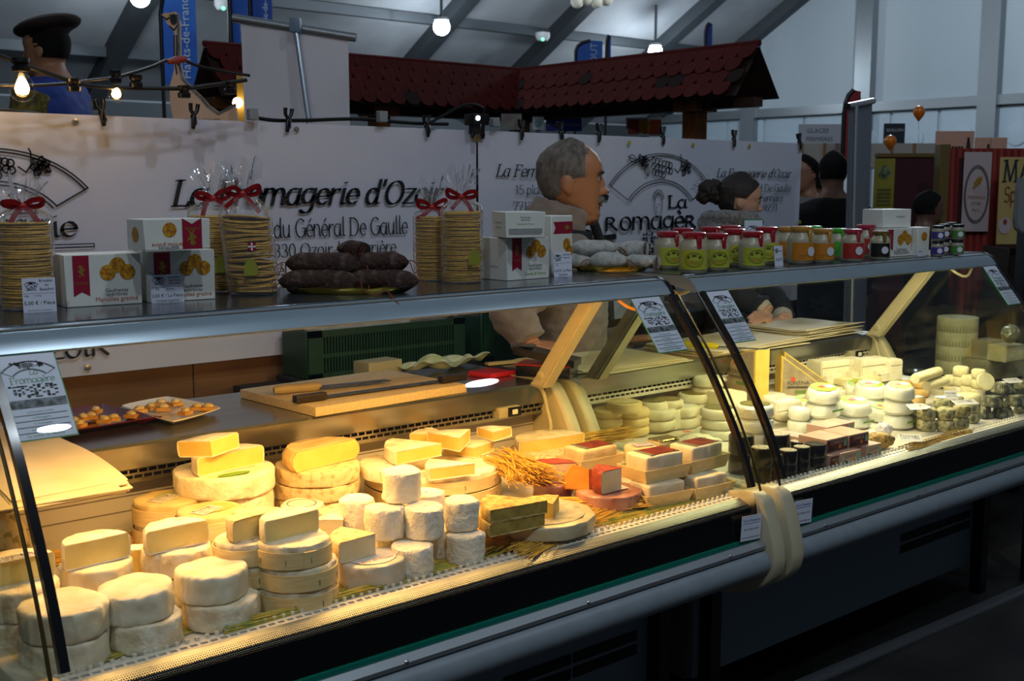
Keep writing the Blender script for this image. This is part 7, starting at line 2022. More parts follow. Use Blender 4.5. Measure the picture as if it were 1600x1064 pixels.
bput(BN2, logo_arc(bw(955, 1112, 280)/ 1.02, .0038), INK, 1034, 290, 'logo_fan')
bput(BN2, nib_text('La', bh(1060, 311, 324), bw(1044, 1074, 320), .2, .07, 30), INK, 1044, 325)
bput(BN2, nib_text('RomagèRE', bh(1000, 340, 360), bw(946, 1108, 350), .19, .06, 30), INK, 945, 361)
_s = bh(940, 306, 360)
bput(BN2, strokes([[(0, 0), (.12*_s, .5*_s), (.14*_s, .85*_s), (.3*_s, 1.0*_s), (.5*_s, .94*_s)], [(0, -.25*_s), (.85*_s, -.2*_s)]], .16*_s), INK, 930, 360, 'big_letter_f')
# the little woman's head drawn in the logo
hs = bh(1030, 296, 338)
hd_ = [[(.22*hs*math.cos(a), .42*hs + .42*hs*math.sin(a)) for a in [2*math.pi*i/20 for i in range(21)]], [(.30*hs*math.cos(a), .68*hs + .30*hs*math.sin(a)) for a in [math.pi*i/12 for i in range(13)]]] + [[(.30*hs*math.cos(a), .68*hs + .30*hs*math.sin(a)), (.17*hs*math.cos(a), .60*hs + .20*hs*math.sin(a))] for a in [math.pi*i/8 for i in range(9)]] + [[(-.08*hs, .36*hs), (-.10*hs, .26*hs)], [(-.12*hs, .16*hs), (-.02*hs, .16*hs)], [(-.14*hs, .44*hs), (-.06*hs, .45*hs)], [(.02*hs, .44*hs), (.1*hs, .43*hs)]]
bput(BN2, strokes(hd_, .0028), INK, 1029, 338, 'woman_drawing')
rnd = random.Random(11)
bput(BN2, strokes([[(rnd.uniform(-.10, .12), rnd.uniform(-.16, .0)), (rnd.uniform(-.12, .14), rnd.uniform(-.18, .0))] for k in range(18)], .004), INK, 1040, 366, 'shop_drawing')
bput(BN2, sketch(.20, .10, 9), INK, 1030, 400, 'shop_sketch')
bput(BN2, nib_text("La Fromagerie d'Ozoir", bh(1210, 266, 275), bw(1120, 1236, 270), .17, .06, 20, .3), INK, 1120, 277)
bput(BN2, nib_text('30 rue du Général De Gaulle', bh(1210, 292, 300), bw(1110, 1237, 297), .13, .05, 15), INK, 1110, 300)
bput(BN2, nib_text('77330 Ozoir-la-Ferrière', bh(1210, 308, 316), bw(1110, 1224, 313), .13, .05, 15), INK, 1110, 316)
bput(BN2, nib_text('Tél. 01 64 88 9271', bh(1210, 324, 331), bw(1125, 1216, 328), .13, .05, 15), INK, 1125, 331)
# clips on the top edge
def clip_mesh():
    bm = bmesh.new()
    for s in (-1, 1):
        addtube(bm, [(s*.012, 0, .050), (s*.010, 0, .030), (-s*.004, -.006, .008), (-s*.005, -.008, -.012)], [.007, .006, .0055, .004], 8)
    addtube(bm, [(-.005, -.010, -.018), (-.002, -.012, -.010)], .007, 8); addtube(bm, [(0, -.006, .012), (0, .006, .012)], .008, 10)
    return fin(bm, 50)
CLIP = clip_mesh(); CPAD = box(-.010, .002, -.014, -.006, -.026, -.016, .002, 1)
clips = [(160, 183), (302, 187), (449, 190), (667, 196), (738, 200), (752, 202), (814, 204), (876, 205), (935, 209), (1035, 212), (1146, 218), (1249, 222)]
NTH = ('first', 'second', 'third', 'fourth', 'fifth', 'sixth', 'seventh', 'eighth', 'ninth', 'tenth', 'eleventh', 'twelfth')
for k, (px, py) in enumerate(clips):
    p = atY(px, py, BYN - .004)
    t = thing('spring_clip', 'black spring clip on the banner top edge, %s from the left' % NTH[k], 'clip', (p.x, BYN - .004, ZTOP - .004), 0, 'spring clips on the banners', rot=(0, (-.15, .1, .12, -.05, .2, -.2, .05, -.1, .1, 0, .1, -.15)[k], 0))
    mk('jaws', CLIP, BLACK, t); mk('pad', CPAD, m_yel if k in (8, 9) else BLACK, t) if True else None
# cables and junction boxes along the top
m_cable = M('black_cable', '#0d0d0e', .4)
def cable(label, pts, r=.004, Y=BYN - .03):
    t = mk('cable', tube(spline([tuple(atY(x, y, Y)) for x, y in pts], 6), r, 6), m_cable); tag(t, label, 'cable', 'cables along the banner'); return t
cable('black cable running along the banner top between grey junction boxes', [(400, 184), (430, 188), (480, 188), (560, 186), (640, 192), (700, 194)], .006, BYN + .02)
cable('black cable arching up from the clips to the clamp lamp', [(668, 194), (690, 182), (715, 168), (738, 163), (755, 170), (758, 185)], .005)
cable('black cable at the far left of the banner top', [(-20, 172), (10, 173), (30, 176), (60, 178)], .007, BYN + .02)
for k, (px, py, w, h, nm) in enumerate(((395, 188, 16, 18, 'next to the white roll-up screen'), (597, 191, 15, 17, 'left of the clamp lamp'), (773, 198, 13, 14, 'right of the clamp lamp'))):
    p = atY(px, py, BYN - .02); q = w*depth(p)/FPX/2
    t = mk('junction_box', box(-q, q, -.012, .012, 0, h*depth(p)/FPX, .002, 1), M('grey_box', '#7f878c', .5), None, p); tag(t, 'small grey junction box on the banner edge, ' + nm, 'junction box', 'junction boxes')
p = atY(745, 196, BYN - .03)
t = thing('clamp_lamp', 'small black clamp lamp with a lit white spot above the banner seam', 'lamp', p)
mk('housing', box(-.035, .035, -.03, .03, 0, .04, .006), BLACK, t); mk('clamp', box(-.01, .01, -.035, .035, -.03, .002, .002, 1), BLACK, t); mk('lens', sphere(.008, 10, 8), emat('cold_spot', (.8, .9, 1), 12), t, (-.02, -.032, .024))
# string of bulbs
SY = BYN - .16
m_fil = emat('bulb_glow', (1.0, .62, .25), 30)
m_bulbglass = glassmat('bulb_glass', (1.0, .93, .8), 1.4, 0, 1)
tag(mk('light_cable', tube(spline([tuple(atY(x, y, SY)) for x, y in ((-30, 78), (0, 87), (30, 99), (70, 113), (115, 128), (160, 136), (230, 138), (290, 138), (330, 133), (385, 125))], 6), .006, 8), m_cable), 'black string-light cable sagging across the upper left', 'cable')
tag(mk('light_cable', tube(spline([tuple(atY(x, y, SY + .05)) for x, y in ((-30, 134), (40, 134), (100, 131), (140, 126), (185, 120), (235, 105), (262, 94), (285, 94), (310, 103), (350, 112), (390, 118))], 6), .0045, 8), m_cable), 'thin black string-light cable crossing behind the first one', 'cable')
def socket(label, px, py, lit, flip=False, s=1.0):
    p = atY(px, py, SY); t = thing('bulb_socket', label, 'light bulb' if lit else 'lamp socket', p, 0, 'string light sockets')
    sg = -1
    mk('socket', lathe([(0, .0), (.017*s, 0), (.019*s, .012), (.013*s, .018), (.018*s, .024), (.018*s, .034), (0, .036)], 16), BLACK, t)
    if lit:
        mk('bulb', lathe([(0, -.062*s), (.012*s, -.060*s), (.022*s, -.050*s), (.026*s, -.036*s), (.022*s, -.020*s), (.014*s, -.008*s), (.011*s, .0), (0, .0)], 20), m_bulbglass, t)
        mk('filament', lathe([(0, -.048*s), (.012*s, -.044*s), (.015*s, -.034*s), (.010*s, -.020*s), (.004*s, -.01*s), (0, -.008*s)], 12), m_fil, t)
        l = bpy.data.lights.new('bulb_light', 'POINT'); l.energy = .03; l.color = (1, .62, .28); l.shadow_soft_size = .06; lo = bpy.data.objects.new('bulb_light', l); COL.objects.link(lo); lo.parent = t; lo.location = (0, 0, -.085)
socket('large lit bulb of the string light at the far left', 33, 112, True, s=1.25)
socket('smaller lit bulb of the string light left of the goose cut-out', 181, 130, True, s=.85)
socket('empty black socket on the string light by the puppet shoulder', 116, 143, False)
socket('empty black socket on the string light between bulb and goose', 213, 137, False)
socket('empty black socket on the string light in front of the goose', 288, 153, False)
socket('empty black socket on the string light left of the white screen', 360, 147, False)
p = atY(262, 97, SY + .04); tag(mk('cable_joint', tube([p, atY(275, 94, SY + .04), atY(290, 92, SY + .04)], [.006, .011, .009], 8), M('red_tape', '#8c2a22', .5)), 'red taped joint on the string-light cable before the goose neck', 'cable joint')

# ================================================================== HALL BEHIND THE BANNERS
def at_d(px, py, d): return CAM + ray(px, py) * d
CAMROT = YAW - math.pi/2
def upright(label, name, cat, px0, px1, ytop, ybot, d, thick, mat, zbot=None, ang=CAMROT, group=None, part='panel', bev=.002):
    a, b = at_d(px0, ybot, d), at_d(px1, ybot, d); top = at_d((px0 + px1)/2, ytop, d).z
    w = (b - a).length; zb = zbot if zbot is not None else a.z
    t = thing(name, label, cat, (a.x, a.y, zb), ang, group)
    mk(part, box(0, w, 0, thick, 0, top - zb, bev, 1), mat, t)
    return t, w, top - zb
# white roll-up screen left
P = [at_d(*q, 4.3) for q in ((376, 30), (544, 57), (549, 300), (392, 300))]
t = thing('roll_up_screen', 'white roll-up screen seen from behind, left of the red roof', 'screen', (P[3].x, P[3].y, ZF))
v = (P[1] - P[0]); w = v.length
sang = math.atan2(v.y, v.x); tl = math.atan2(v.z, math.hypot(v.x, v.y))
bm = bmesh.new(); base = [Vector((P[3].x, P[3].y, ZF + .1)), Vector((P[2].x, P[2].y, ZF + .1))]
vs = [bm.verts.new(q) for q in (base[0], base[1], P[1], P[0])]; bm.faces.new(vs); bmesh.ops.solidify(bm, geom=bm.faces[:], thickness=.002)
mk('fabric', fin(bm), M('screen_white', '#dedade', .7, col2='#d6d2d6', vscale=3), t, world=True)
e = (P[1] - P[0]).normalized()*.03
mk('top_bar', tube([P[0] - e, P[1] + e], .016, 10), m_alu, t, world=True)
pp = [at_d(462, 42, 4.26), at_d(483, 190, 4.26)]; pb = pp[1] + (pp[1] - pp[0])*2.6; pb.z = ZF + .05
mk('pole', tube([pp[0], pp[1], pb], .011, 10), M('pole_alu', '#a9b4c0', .3, .6), t, world=True); mk('pole_hook', box(-.02, .02, -.02, .02, -.02, .03, .004), M('hook_blue', '#5f7488', .4), t, pp[0], (0, 0, sang), world=True)
mk('base', box(P[3].x - .05, P[2].x + .02, min(P[3].y, P[2].y) - .1, max(P[3].y, P[2].y) + .1, ZF, ZF + .1), m_alu, t, world=True)
# goose shaped plywood cut-out
GD = 4.75
out = [(264, 29), (270, 26), (279, 26), (285, 24), (290, 28), (292, 45), (291, 75), (291, 105), (295, 125), (308, 140), (322, 153), (331, 165), (347, 177), (360, 170), (372, 163), (376, 186), (377, 330), (280, 330), (276, 187), (272, 160), (273, 136), (280, 113), (282, 90), (283, 56), (277, 48), (271, 40)]
pts = [at_d(*q, GD) for q in out]; o0 = pts[-8]
t = thing('goose_cutout', 'flesh-coloured plywood goose cut-out with long neck behind the banner', 'cut-out', (pts[17].x, pts[17].y, ZF))
loc = [((q - pts[17]).dot(_R), q.z - ZF) for q in pts]
loc = [(a, max(b, 0.0) if 330 not in (out[i][1],) else 0.0) for i, (a, b) in enumerate(loc)]
me = prism(loc, 0, .018, 'y'); o = mk('plywood', me, M('flesh_board', '#e2b694', .6, col2='#d8aa86', vscale=4), t, (0, 0, 0), (0, 0, CAMROT))
edge = [p for p in loc[4:15]]
mk('dark_edge', prism(slab(edge, -.010), -.003, .019, 'y'), M('edge_grey', '#2b2826', .6, col2='#8a857e', vscale=20), t, (0, 0, 0), (0, 0, CAMROT))
px_ = lambda x, y: ((at_d(x, y, GD) - pts[17]).dot(_R), at_d(x, y, GD).z - ZF)
me = strokes([[px_(*q) for q in pth] for pth in ([(276, 46), (283, 52), (289, 44)], [(283, 60), (282, 95), (285, 118)], [(287, 60), (286, 90), (287, 105)], [(264, 30), (272, 36), (277, 33)], [(278, 29), (281, 35), (285, 32), (283, 28)])], .006)
me.transform(UPRIGHT); me.transform(Matrix.Translation((0, -.003, 0))); mk('drawn_lines', me, INK, t, (0, 0, 0), (0, 0, CAMROT))
me = disc(.018, 12, .8, 1.2, px_(283, 36)); me.transform(UPRIGHT); me.transform(Matrix.Translation((0, -.004, 0))); mk('drawn_eye', me, INK, t, (0, 0, 0), (0, 0, CAMROT))
me = text_mesh('FAITE À LA CANIER', None, px_(350, 186)[0] - px_(282, 186)[0]); me.transform(Matrix.Translation((px_(282, 186)[0], px_(282, 192)[1], 0))); me.transform(UPRIGHT); me.transform(Matrix.Translation((0, -.003, 0))); mk('lettering', me, INK, t, (0, 0, 0), (0, 0, CAMROT))
# yellow panel with a little lamp by the screen
t, w, h = upright('yellow upright sign with a small lamp left of the white screen', 'yellow_sign', 'sign', 371, 392, 117, 187, 4.9, .03, M('yellow_board', '#9c7a1c', .5), zbot=ZF)
mk('small_lamp', sphere(.022, 12, 8), emat('lamp_dot', (1, .75, .4), 10), t, (.01, -.03, h - .12))

# L-shaped tiled stall roof
RY, RZ, RE, RH = 6.0, 2.30, 2.03, .19
RXL, RXC, RYE = atY(318, 72, RY).x, atY(812, 115, RY).x, atX(1187, 76, atY(812, 115, RY).x).y
m_tile = [M('tile_red', '#54120e', .75, col2='#460e0a', vscale=8, spec=.2), M('tile_dark', '#21110f', .75, spec=.2), M('tile_brick', '#5c1812', .75, col2='#4a100c', vscale=8, spec=.2)]
m_under2 = M('roof_timber', '#2a1a10', .7, col2='#3a2416', vscale=6)
t = thing('stall_roof', 'L-shaped red tiled stall roof with open gable ends on dark posts', 'roof', (RXC, RY, ZF))
def P3(x, y, z): return (x - RXC, y - RY, z - ZF)
def roof_mesh(pts): 
    bm = bmesh.new(); f = bm.faces.new([bm.verts.new(P3(*p)) for p in pts]); bmesh.ops.solidify(bm, geom=bm.faces[:], thickness=.02); return fin(bm)
mk('slope', roof_mesh([(RXL, RY, RZ), (RXC, RY, RZ), (RXC - RH, RY - RH, RE), (RXL, RY - RH, RE)]), m_under2, t)
mk('slope', roof_mesh([(RXL, RY, RZ), (RXL, RY + RH, RE), (RXC + RH, RY + RH, RE), (RXC, RY, RZ)]), m_under2, t)
mk('slope', roof_mesh([(RXC, RY, RZ), (RXC, RYE, RZ), (RXC - RH, RYE, RE), (RXC - RH, RY - RH, RE)]), m_under2, t)
mk('slope', roof_mesh([(RXC, RY, RZ), (RXC + RH, RY + RH, RE), (RXC + RH, RYE, RE), (RXC, RYE, RZ)]), m_under2, t)
TW, TL = .105, .095
slen = math.hypot(RH, RZ - RE); rows = 4
def tile_mesh():
    pts = [(-TW/2, 0), (-TW/2, -TL*.55)] + [(TW/2*math.cos(a), -TL*.55 + TL*.45*math.sin(a)) for a in [math.pi + math.pi*i/6 for i in range(1, 6)]] + [(TW/2, -TL*.55), (TW/2, 0)]
    return prism([(x*.97, y) for x, y in pts], 0, .006, 'z')
TM = []
for m_ in m_tile: me = tile_mesh(); me.materials.append(m_); TM.append(me)
rnd = random.Random(4)
pit = math.atan2(RZ - RE, RH)
def lay(origin, along, down, L, cut):
    """rows of fish-scale tiles: along = unit vector of the eave, down = unit vector down the slope"""
    nrm = Vector(along).cross(Vector(down)); nrm = nrm if nrm.z > 0 else -nrm
    for r_ in range(rows):
        s = r_*slen/rows
        n_ = int((L - cut*s)/TW)
        for k in range(n_ + 1):
            u = (k + .5*(r_ % 2))*TW
            if u + TW*.4 > L - (0 if cut == 0 else RH*s/slen*1.0 + .0): continue
            q = Vector(origin) + Vector(along)*(u + TW*.5) + Vector(down)*s + nrm*(.024 + .003*(r_ % 2)) 
            X = Vector(along).to_4d(); m4 = Matrix((Vector(along), -Vector(down), Vector(along).cross(-Vector(down)))).transposed().to_4x4()
            o = bpy.data.objects.new('tile', TM[1 if rnd.random() < .08 else rnd.choice((0, 0, 2))]); COL.objects.link(o); o.parent = t
            tl = Matrix.Rotation(.05, 4, 'X')
            o.matrix_local = Matrix.Translation(Vector(P3(*q))) @ m4 @ tl
dn1 = Vector((0, -RH, RE - RZ)).normalized(); dn2 = Vector((-RH, 0, RE - RZ)).normalized()
lay((RXL, RY, RZ), (1, 0, 0), dn1, RXC - RXL, 1)
lay((RXC, RYE, RZ), (0, 1, 0), dn2, RY - RYE, 1)
mk('ridge_cap', tube([P3(RXL, RY, RZ + .02), P3(RXC, RY, RZ + .02), P3(RXC, RYE, RZ + .02)], .018, 6), m_tile[0], t)
mk('valley_board', tube([P3(RXC, RY, RZ + .02), P3(RXC - RH, RY - RH, RE + .02)], .012, 6), m_tile[0], t)
m_copper = M('copper_post', '#6a3c1c', .35, .6, col2='#8a5a2a', vscale=12)
for (x, y) in ((RXL + .1, RY), (RXC, RY), (RXC, RYE + .45), ((RXL + RXC)/2, RY)):
    mk('post', box(*(lambda c: (c[0] - .05, c[0] + .05, c[1] - .05, c[1] + .05))(P3(x, y, 0)), 0, RE - ZF), m_copper, t)
    mk('capital', box(*(lambda c: (c[0] - .09, c[0] + .09, c[1] - .09, c[1] + .09))(P3(x, y, 0)), RE - ZF - .06, RE - ZF), m_copper, t)
mk('tie_beam', box(*(lambda a, b: (a[0], b[0], a[1] - .04, b[1] + .04))(P3(RXL, RY, 0), P3(RXC, RY, 0)), RE - ZF - .05, RE - ZF), m_under2, t)
mk('tie_beam', box(*(lambda a, b: (a[0] - .04, b[0] + .04, b[1], a[1]))(P3(RXC, RY, 0), P3(RXC, RYE, 0)), RE - ZF - .05, RE - ZF), m_under2, t)
# feather flags
m_flag = M('blue_flag', '#1a56b4', .6, col2='#2a6ac4', vscale=3); m_flagd = M('deep_blue_flag', '#123f94', .6)
def flag(label, px0, px1, ytop, ybot, d, word, mat, round_top=True, rot=0):
    a, b = at_d(px0, ybot, d), at_d(px1, ybot, d); w = (b - a).length; h = at_d(px0, ytop, d).z - a.z
    t = thing('feather_flag', label, 'flag', (a.x, a.y, ZF), CAMROT + rot, 'blue feather flags' if 'blue' in label else None)
    pts = [(0, 0), (w, .0), (w, h*.98)] + ([(w*.55, h), (w*.25, h*.93), (w*.08, h*.82), (0, h*.68)] if round_top else [(0, h*.98)])
    me = prism(pts, 0, .004, 'y'); me.transform(Matrix.Translation((0, 0, a.z - ZF))); mk('cloth', me, mat, t)
    mk('pole', tube([(0, .0, 0), (0, 0, a.z - ZF + h*.68), (w*.08, 0, a.z - ZF + h*.82), (w*.25, 0, a.z - ZF + h*.93), (w*.55, 0, a.z - ZF + h)] if round_top else [(0, 0, 0), (0, 0, a.z - ZF + h)], .016, 8), BLACK, t)
    if word:
        me = text_mesh(word, w*.36, None); me.transform(Matrix.Translation((w*.80, h*.06, 0)) @ Matrix.Rotation(math.pi/2, 4, 'Z')); me.transform(UPRIGHT); me.transform(Matrix.Translation((0, -.004, a.z - ZF))); mk('lettering', me, M('flag_white', '#b9c6dc', .6), t)
    return t
flag('tall blue feather flag behind the goose neck', 255, 310, -30, 132, 9.0, 'Hauts-de-France', m_flag)
flag('blue flag hanging left of the darker one, behind the white screen', 361, 389, -60, 78, 8.0, 'HAUTS', m_flag, False)
flag('deep blue flag at the top behind the white screen', 391, 426, -60, 40, 8.6, 'Île-de-France', m_flagd, False)
flag('short blue feather flag above the roof corner', 899, 941, 64, 112, 11.0, 'TOUT', m_flag)
flag('thin blue feather flag edge-on beside the short one', 947, 954, 56, 112, 11.0, '', m_flagd)
flag('thin blue feather flag above the right arm of the roof', 1101, 1112, 37, 95, 11.5, '', m_flagd)
flag('red feather flag behind the right white roll-up', 1316, 1341, 142, 250, 8.0, '', M('red_flag', '#8c1620', .6))
# signs under the roof
def sign(label, px0, px1, y0, y1, d, mat, texts=(), name='sign_board', marks=(), zbot=None, cat='sign'):
    t, w, h = upright(label, name, cat, px0, px1, y0, y1, d, .012, mat, zbot=None)
    for s, u, v, wd, m_ in texts:
        me = text_mesh(s, None, w*wd, align='CENTER'); me.transform(Matrix.Translation((w*u, -.004, h*v)) @ UPRIGHT); mk('lettering', me, m_, t)
    for kind, u, v, r_, m_ in marks:
        me = disc(r_*h, 20) if kind == 'o' else flat_poly([(-r_*h, -r_*h*1.3), (r_*h, -r_*h*1.3), (r_*h, r_*h*1.3), (-r_*h, r_*h*1.3)])
        me.transform(Matrix.Translation((w*u, -.004, h*v)) @ UPRIGHT); mk('emblem', me, m_, t)
    mk('stand_post', box(w/2 - .015, w/2 + .015, .012, .035, -(t.location.z - ZF), h*.5), m_alud, t)
    return t
m_wtxt = M('white_letters', '#c6c8d2', .5); m_signw = M('sign_white', '#b5bac4', .5); m_signb = M('sign_blue', '#2a3cb0', .5)
sign('white sign with a green and blue shield under the roof corner', 832, 850, 182, 203, 7.5, m_signw, (), marks=[('o', .5, .5, .3, M('crest_teal', '#5f8a8a', .5))])
sign('dark blue region sign under the right roof arm', 853, 909, 183, 205, 7.6, m_signb, [('Hauts-de-France', .5, .35, .9, m_wtxt)])
sign('white board with three red and orange quality badges', 978, 1034, 184, 213, 7.2, m_signw, (), marks=[('r', .2, .5, .3, M('badge_red', '#8c2a1c', .5)), ('o', .52, .5, .38, M('badge_orange', '#b8801c', .5)), ('r', .82, .5, .3, M('badge_rust', '#a8401c', .5))])
sign('small colourful poster under the roof valley', 783, 815, 178, 203, 7.4, M('poster_mix', '#7d8a7a', .6, col2='#6a3a4a', vscale=9), ())
sign('white ice-cream sign reading glaces fermières', 1247, 1326, 194, 226, 9.0, m_signw, [('GLACES', .38, .58, .42, M('grey_letters', '#5a5f66', .5)), ('FERMIÈRES', .42, .18, .52, MATS['grey_letters'])])
sign('dark blue square sign near the lower balloon', 1380, 1413, 193, 232, 8.5, M('sign_navy', '#16222e', .5), [('QUILLON', .5, .68, .8, m_wtxt)])
# right roll-up seen obliquely
a = at_d(1328, 340, 4.6); b = at_d(1362, 340, 5.2); tp0, tp1 = at_d(1326, 166, 4.6), at_d(1363, 158, 5.2)
t = thing('roll_up_screen', 'narrow white roll-up seen obliquely beside the balloons', 'screen', (a.x, a.y, ZF))
bm = bmesh.new(); bm.faces.new([bm.verts.new(q) for q in (Vector((a.x, a.y, ZF + .05)), Vector((b.x, b.y, ZF + .05)), tp1, tp0)]); bmesh.ops.solidify(bm, geom=bm.faces[:], thickness=.002)
mk('fabric', fin(bm), M('screen_grey', '#8f96a2', .7), t, world=True); e = (tp1 - tp0).normalized()*.03; mk('top_bar', tube([tp0 - e, tp1 + e], .014, 8), BLACK, t, world=True)
mk('pole', tube([at_d(1338, 166, 4.6), Vector((a.x, a.y, ZF)) + _R*.03 - _F*.02], .010, 8), m_alu, t, world=True); mk('base', tube([Vector((a.x, a.y, ZF + .03)), Vector((b.x, b.y, ZF + .03))], .03, 8), m_alu, t, world=True)
# balloons
m_ball = M('orange_balloon', '#c86a08', .3, coat=.4)
for px, py, lab in ((1436, 176, 'higher orange balloon floating before the tent wall'), (1391, 222, 'lower orange balloon near the dark blue sign')):
    p = at_d(px, py, 7.0); t = thing('balloon', lab, 'balloon', p, 0, 'orange balloons')
    r_ = 9.5*7/FPX
    mk('skin', lathe([(0, -r_*1.45), (r_*.12, -r_*1.38), (r_*.45, -r_*.95), (r_*.85, -r_*.35), (r_, r_*.15), (r_*.9, r_*.6), (r_*.6, r_*.95), (r_*.25, r_*1.1), (0, r_*1.14)], 20), m_ball, t)
    mk('string', tube([(0, 0, -r_*1.45), (.01, 0, -r_*4), (0, .02, -p.z + ZF + .9)], .0015, 4), m_signw, t)
# market stalls at the right
m_burg = M('burgundy_cloth', '#33050f', .8); m_redcl = M('red_cloth', '#8a2e26', .8, col2='#7a241e', vscale=4, stretch=(3, 3, .4))
m_post = M('gilt_post', '#5c4a1c', .5)
t, w, h = upright('burgundy cloth stall wall behind the far canopy', 'stall_wall', 'stall', 1363, 1472, 246, 420, 6.4, .03, m_burg, zbot=ZF)
mk('top_rail', box(0, w, -.01, .04, h, h + .02), m_post, t)
t, w, h = upright('white valance panels of the stall behind the burgundy wall', 'stall_valance', 'stall', 1252, 1462, 224, 262, 8.2, .03, M('valance_white', '#a8a49c', .7), zbot=None)
for k in range(7): mk('divider', box(w*k/6 - .01, w*k/6 + .01, -.012, 0, 0, h), M('valance_wood', '#8a6a3c', .6), t)
for x in (0, w): mk('post', box(x - .02, x + .02, 0, .04, -(at_d(1300, 262, 8.2).z - ZF), 0), m_post, t)
t, w, h = upright('yellow-green poster hung on the burgundy stall wall', 'poster', 'poster', 1363, 1395, 248, 345, 6.3, .006, M('olive_poster', '#6e6a1c', .35, col2='#8a8434', vscale=3))
me = disc(w*.33, 24); me.transform(Matrix.Translation((w*.5, -.003, h*.78)) @ UPRIGHT); mk('round_emblem', me, M('emblem_dark', '#1e2410', .5, col2='#7a8a5a', vscale=30), t)
me = strokes([[(w*.2, h*(.5 - k*.06)), (w*.8, h*(.5 - k*.06))] for k in range(5)], .012); me.transform(Matrix.Translation((0, -.003, 0)) @ UPRIGHT); mk('small_print', me, M('olive_ink', '#4a4a18', .5), t)
me = flat_poly([(0, 0), (w, 0), (w, h*.08), (w*.7, h*.12), (w*.5, h*.2), (w*.3, h*.12), (0, h*.08)]); me.transform(Matrix.Translation((0, -.003, 0)) @ UPRIGHT); mk('hill_print', me, MATS['emblem_dark'], t)
t, w, h = upright('red cloth stall front with gilt post at the right', 'stall_wall', 'stall', 1470, 1640, 233, 470, 6.0, .05, m_redcl, zbot=ZF)
for k in range(16): mk('fold', tube([(w*(k + .5)/16, -.005, .0), (w*(k + .5)/16 + .01, -.012, h*.5), (w*(k + .5)/16, -.004, h)], .018, 6), m_redcl, t)
mk('post', box(-.05, .0, -.03, .05, 0, h + .02), m_post, t); mk('dark_gap', box(w*.09, w*.13, -.028, -.02, 0, h*.97), m_burg, t)
m_medal = M('medal_banner', '#a89a9c', .6)
t, w, h = upright('white hanging banner with a gold oak leaf medal, on the red stall', 'medal_banner', 'banner', 1501, 1544, 238, 362, 5.9, .006, m_medal)
me = strokes([[(w*.5 + w*r_*math.cos(a), h*.47 + h*r_*.82*math.sin(a)) for a in [2*math.pi*i/30 for i in range(31)]] for r_ in (.44, .41)], .006); me.transform(Matrix.Translation((0, -.003, 0)) @ UPRIGHT); mk('oval_print', me, M('medal_grey', '#5c5254', .6), t)
me = flat_poly([(w*(.5 + x), h*(.60 + y)) for x, y in ((-.18, -.06), (-.1, 0), (-.12, .03), (-.03, .04), (-.05, .07), (.04, .07), (.04, .10), (.12, .08), (.18, .13), (.16, .07), (.2, .05), (.12, .03), (.14, 0), (.05, .0), (.05, -.03), (-.04, -.02), (-.06, -.05))]); me.transform(Matrix.Translation((0, -.004, 0)) @ UPRIGHT); mk('oak_leaf', me, M('leaf_gold', '#8a6a12', .5), t)
for s, v, wd in (('MÉDAILLE', .42, .62), ("D'OR", .34, .34), ('Paris', .26, .26)):
    me = text_mesh(s, None, w*wd, align='CENTER'); me.transform(Matrix.Translation((w*.5, -.004, h*v)) @ UPRIGHT); mk('lettering', me, MATS['leaf_gold'], t)
m_ybann = M('straw_banner', '#a8945a', .6, col2='#a08a50', vscale=4)
t, w, h = upright('straw-yellow banner with dark capital letters at the right edge', 'yellow_banner', 'banner', 1556, 1640, 246, 382, 5.8, .006, m_ybann)
me = nib_text('MARO', h*.17, w*.98, .2, .06, 10); me.transform(Matrix.Translation((w*.06, -.004, h*.72)) @ UPRIGHT); mk('lettering', me, M('navy_letters', '#1c2430', .5), t)
me = nib_text('Spé', h*.12, w*.32, .15, .05, 15); me.transform(Matrix.Translation((w*.10, -.004, h*.49)) @ UPRIGHT); mk('lettering', me, M('rust_letters', '#7a2a18', .5), t)
me = disc(w*.12, 20, 1, 1.3); me.transform(Matrix.Translation((w*.14, -.004, h*.22)) @ UPRIGHT); mk('medal_print', me, m_medal, t)
me = disc(w*.035, 8, 1, 1.6); me.transform(Matrix.Translation((w*.14, -.006, h*.26)) @ UPRIGHT); mk('oak_leaf', me, MATS['rust_letters'], t)
t = thing('advertising_stand', 'grey rounded panel standing before the yellow banner at the right edge', 'stand', at_d(1590, 470, 5.1) * 1.0, CAMROT); t.location.z = ZF
_w = 40*5.2/FPX; _h = at_d(1590, 278, 5.2).z - ZF; _hb = at_d(1590, 362, 5.2).z - ZF
mk('panel', prism([(-_w*.25, _hb + .06), (-_w*.2, _hb + .02), (.0, _hb), (_w*.8, _hb), (_w*.8, _h), (-.02, _h), (-_w*.2, _h - .04)], 0, .04, 'y', None, .006), M('grey_panel', '#6d7276', .5), t); mk('stand', box(_w*.2, _w*.5, .0, .1, 0, _hb), BLACK, t)
m_pinkb = M('pink_board', '#c09480', .6)
for px0, px1, y0, y1, lab in ((1461, 1520, 205, 262, 'large pale pink board with dark sketches above the red stall'), (1524, 1547, 215, 240, 'small pink board with dark figures above the red stall'), (1548, 1573, 215, 240, 'plain small pink board above the red stall')):
    t, w, h = upright(lab, 'pink_board', 'board', px0, px1, y0, y1, 6.6, .02, m_pinkb, zbot=at_d(1500, 300, 6.6).z)
    if 'plain' not in lab:
        me = strokes([[(w*(.3 + .08*k), h - .14), (w*(.36 + .08*k), h - .09), (w*(.4 + .07*k), h - .13)] for k in range(5)] + [[(w*.8, h - .14), (w*.84, h - .04), (w*.9, h - .13)]], .012); me.transform(Matrix.Translation((0, -.004, 0)) @ UPRIGHT); mk('drawing', me, INK, t)
    mk('leg', box(w*.4, w*.6, .0, .02, -(t.location.z - ZF), 0), m_alud, t)
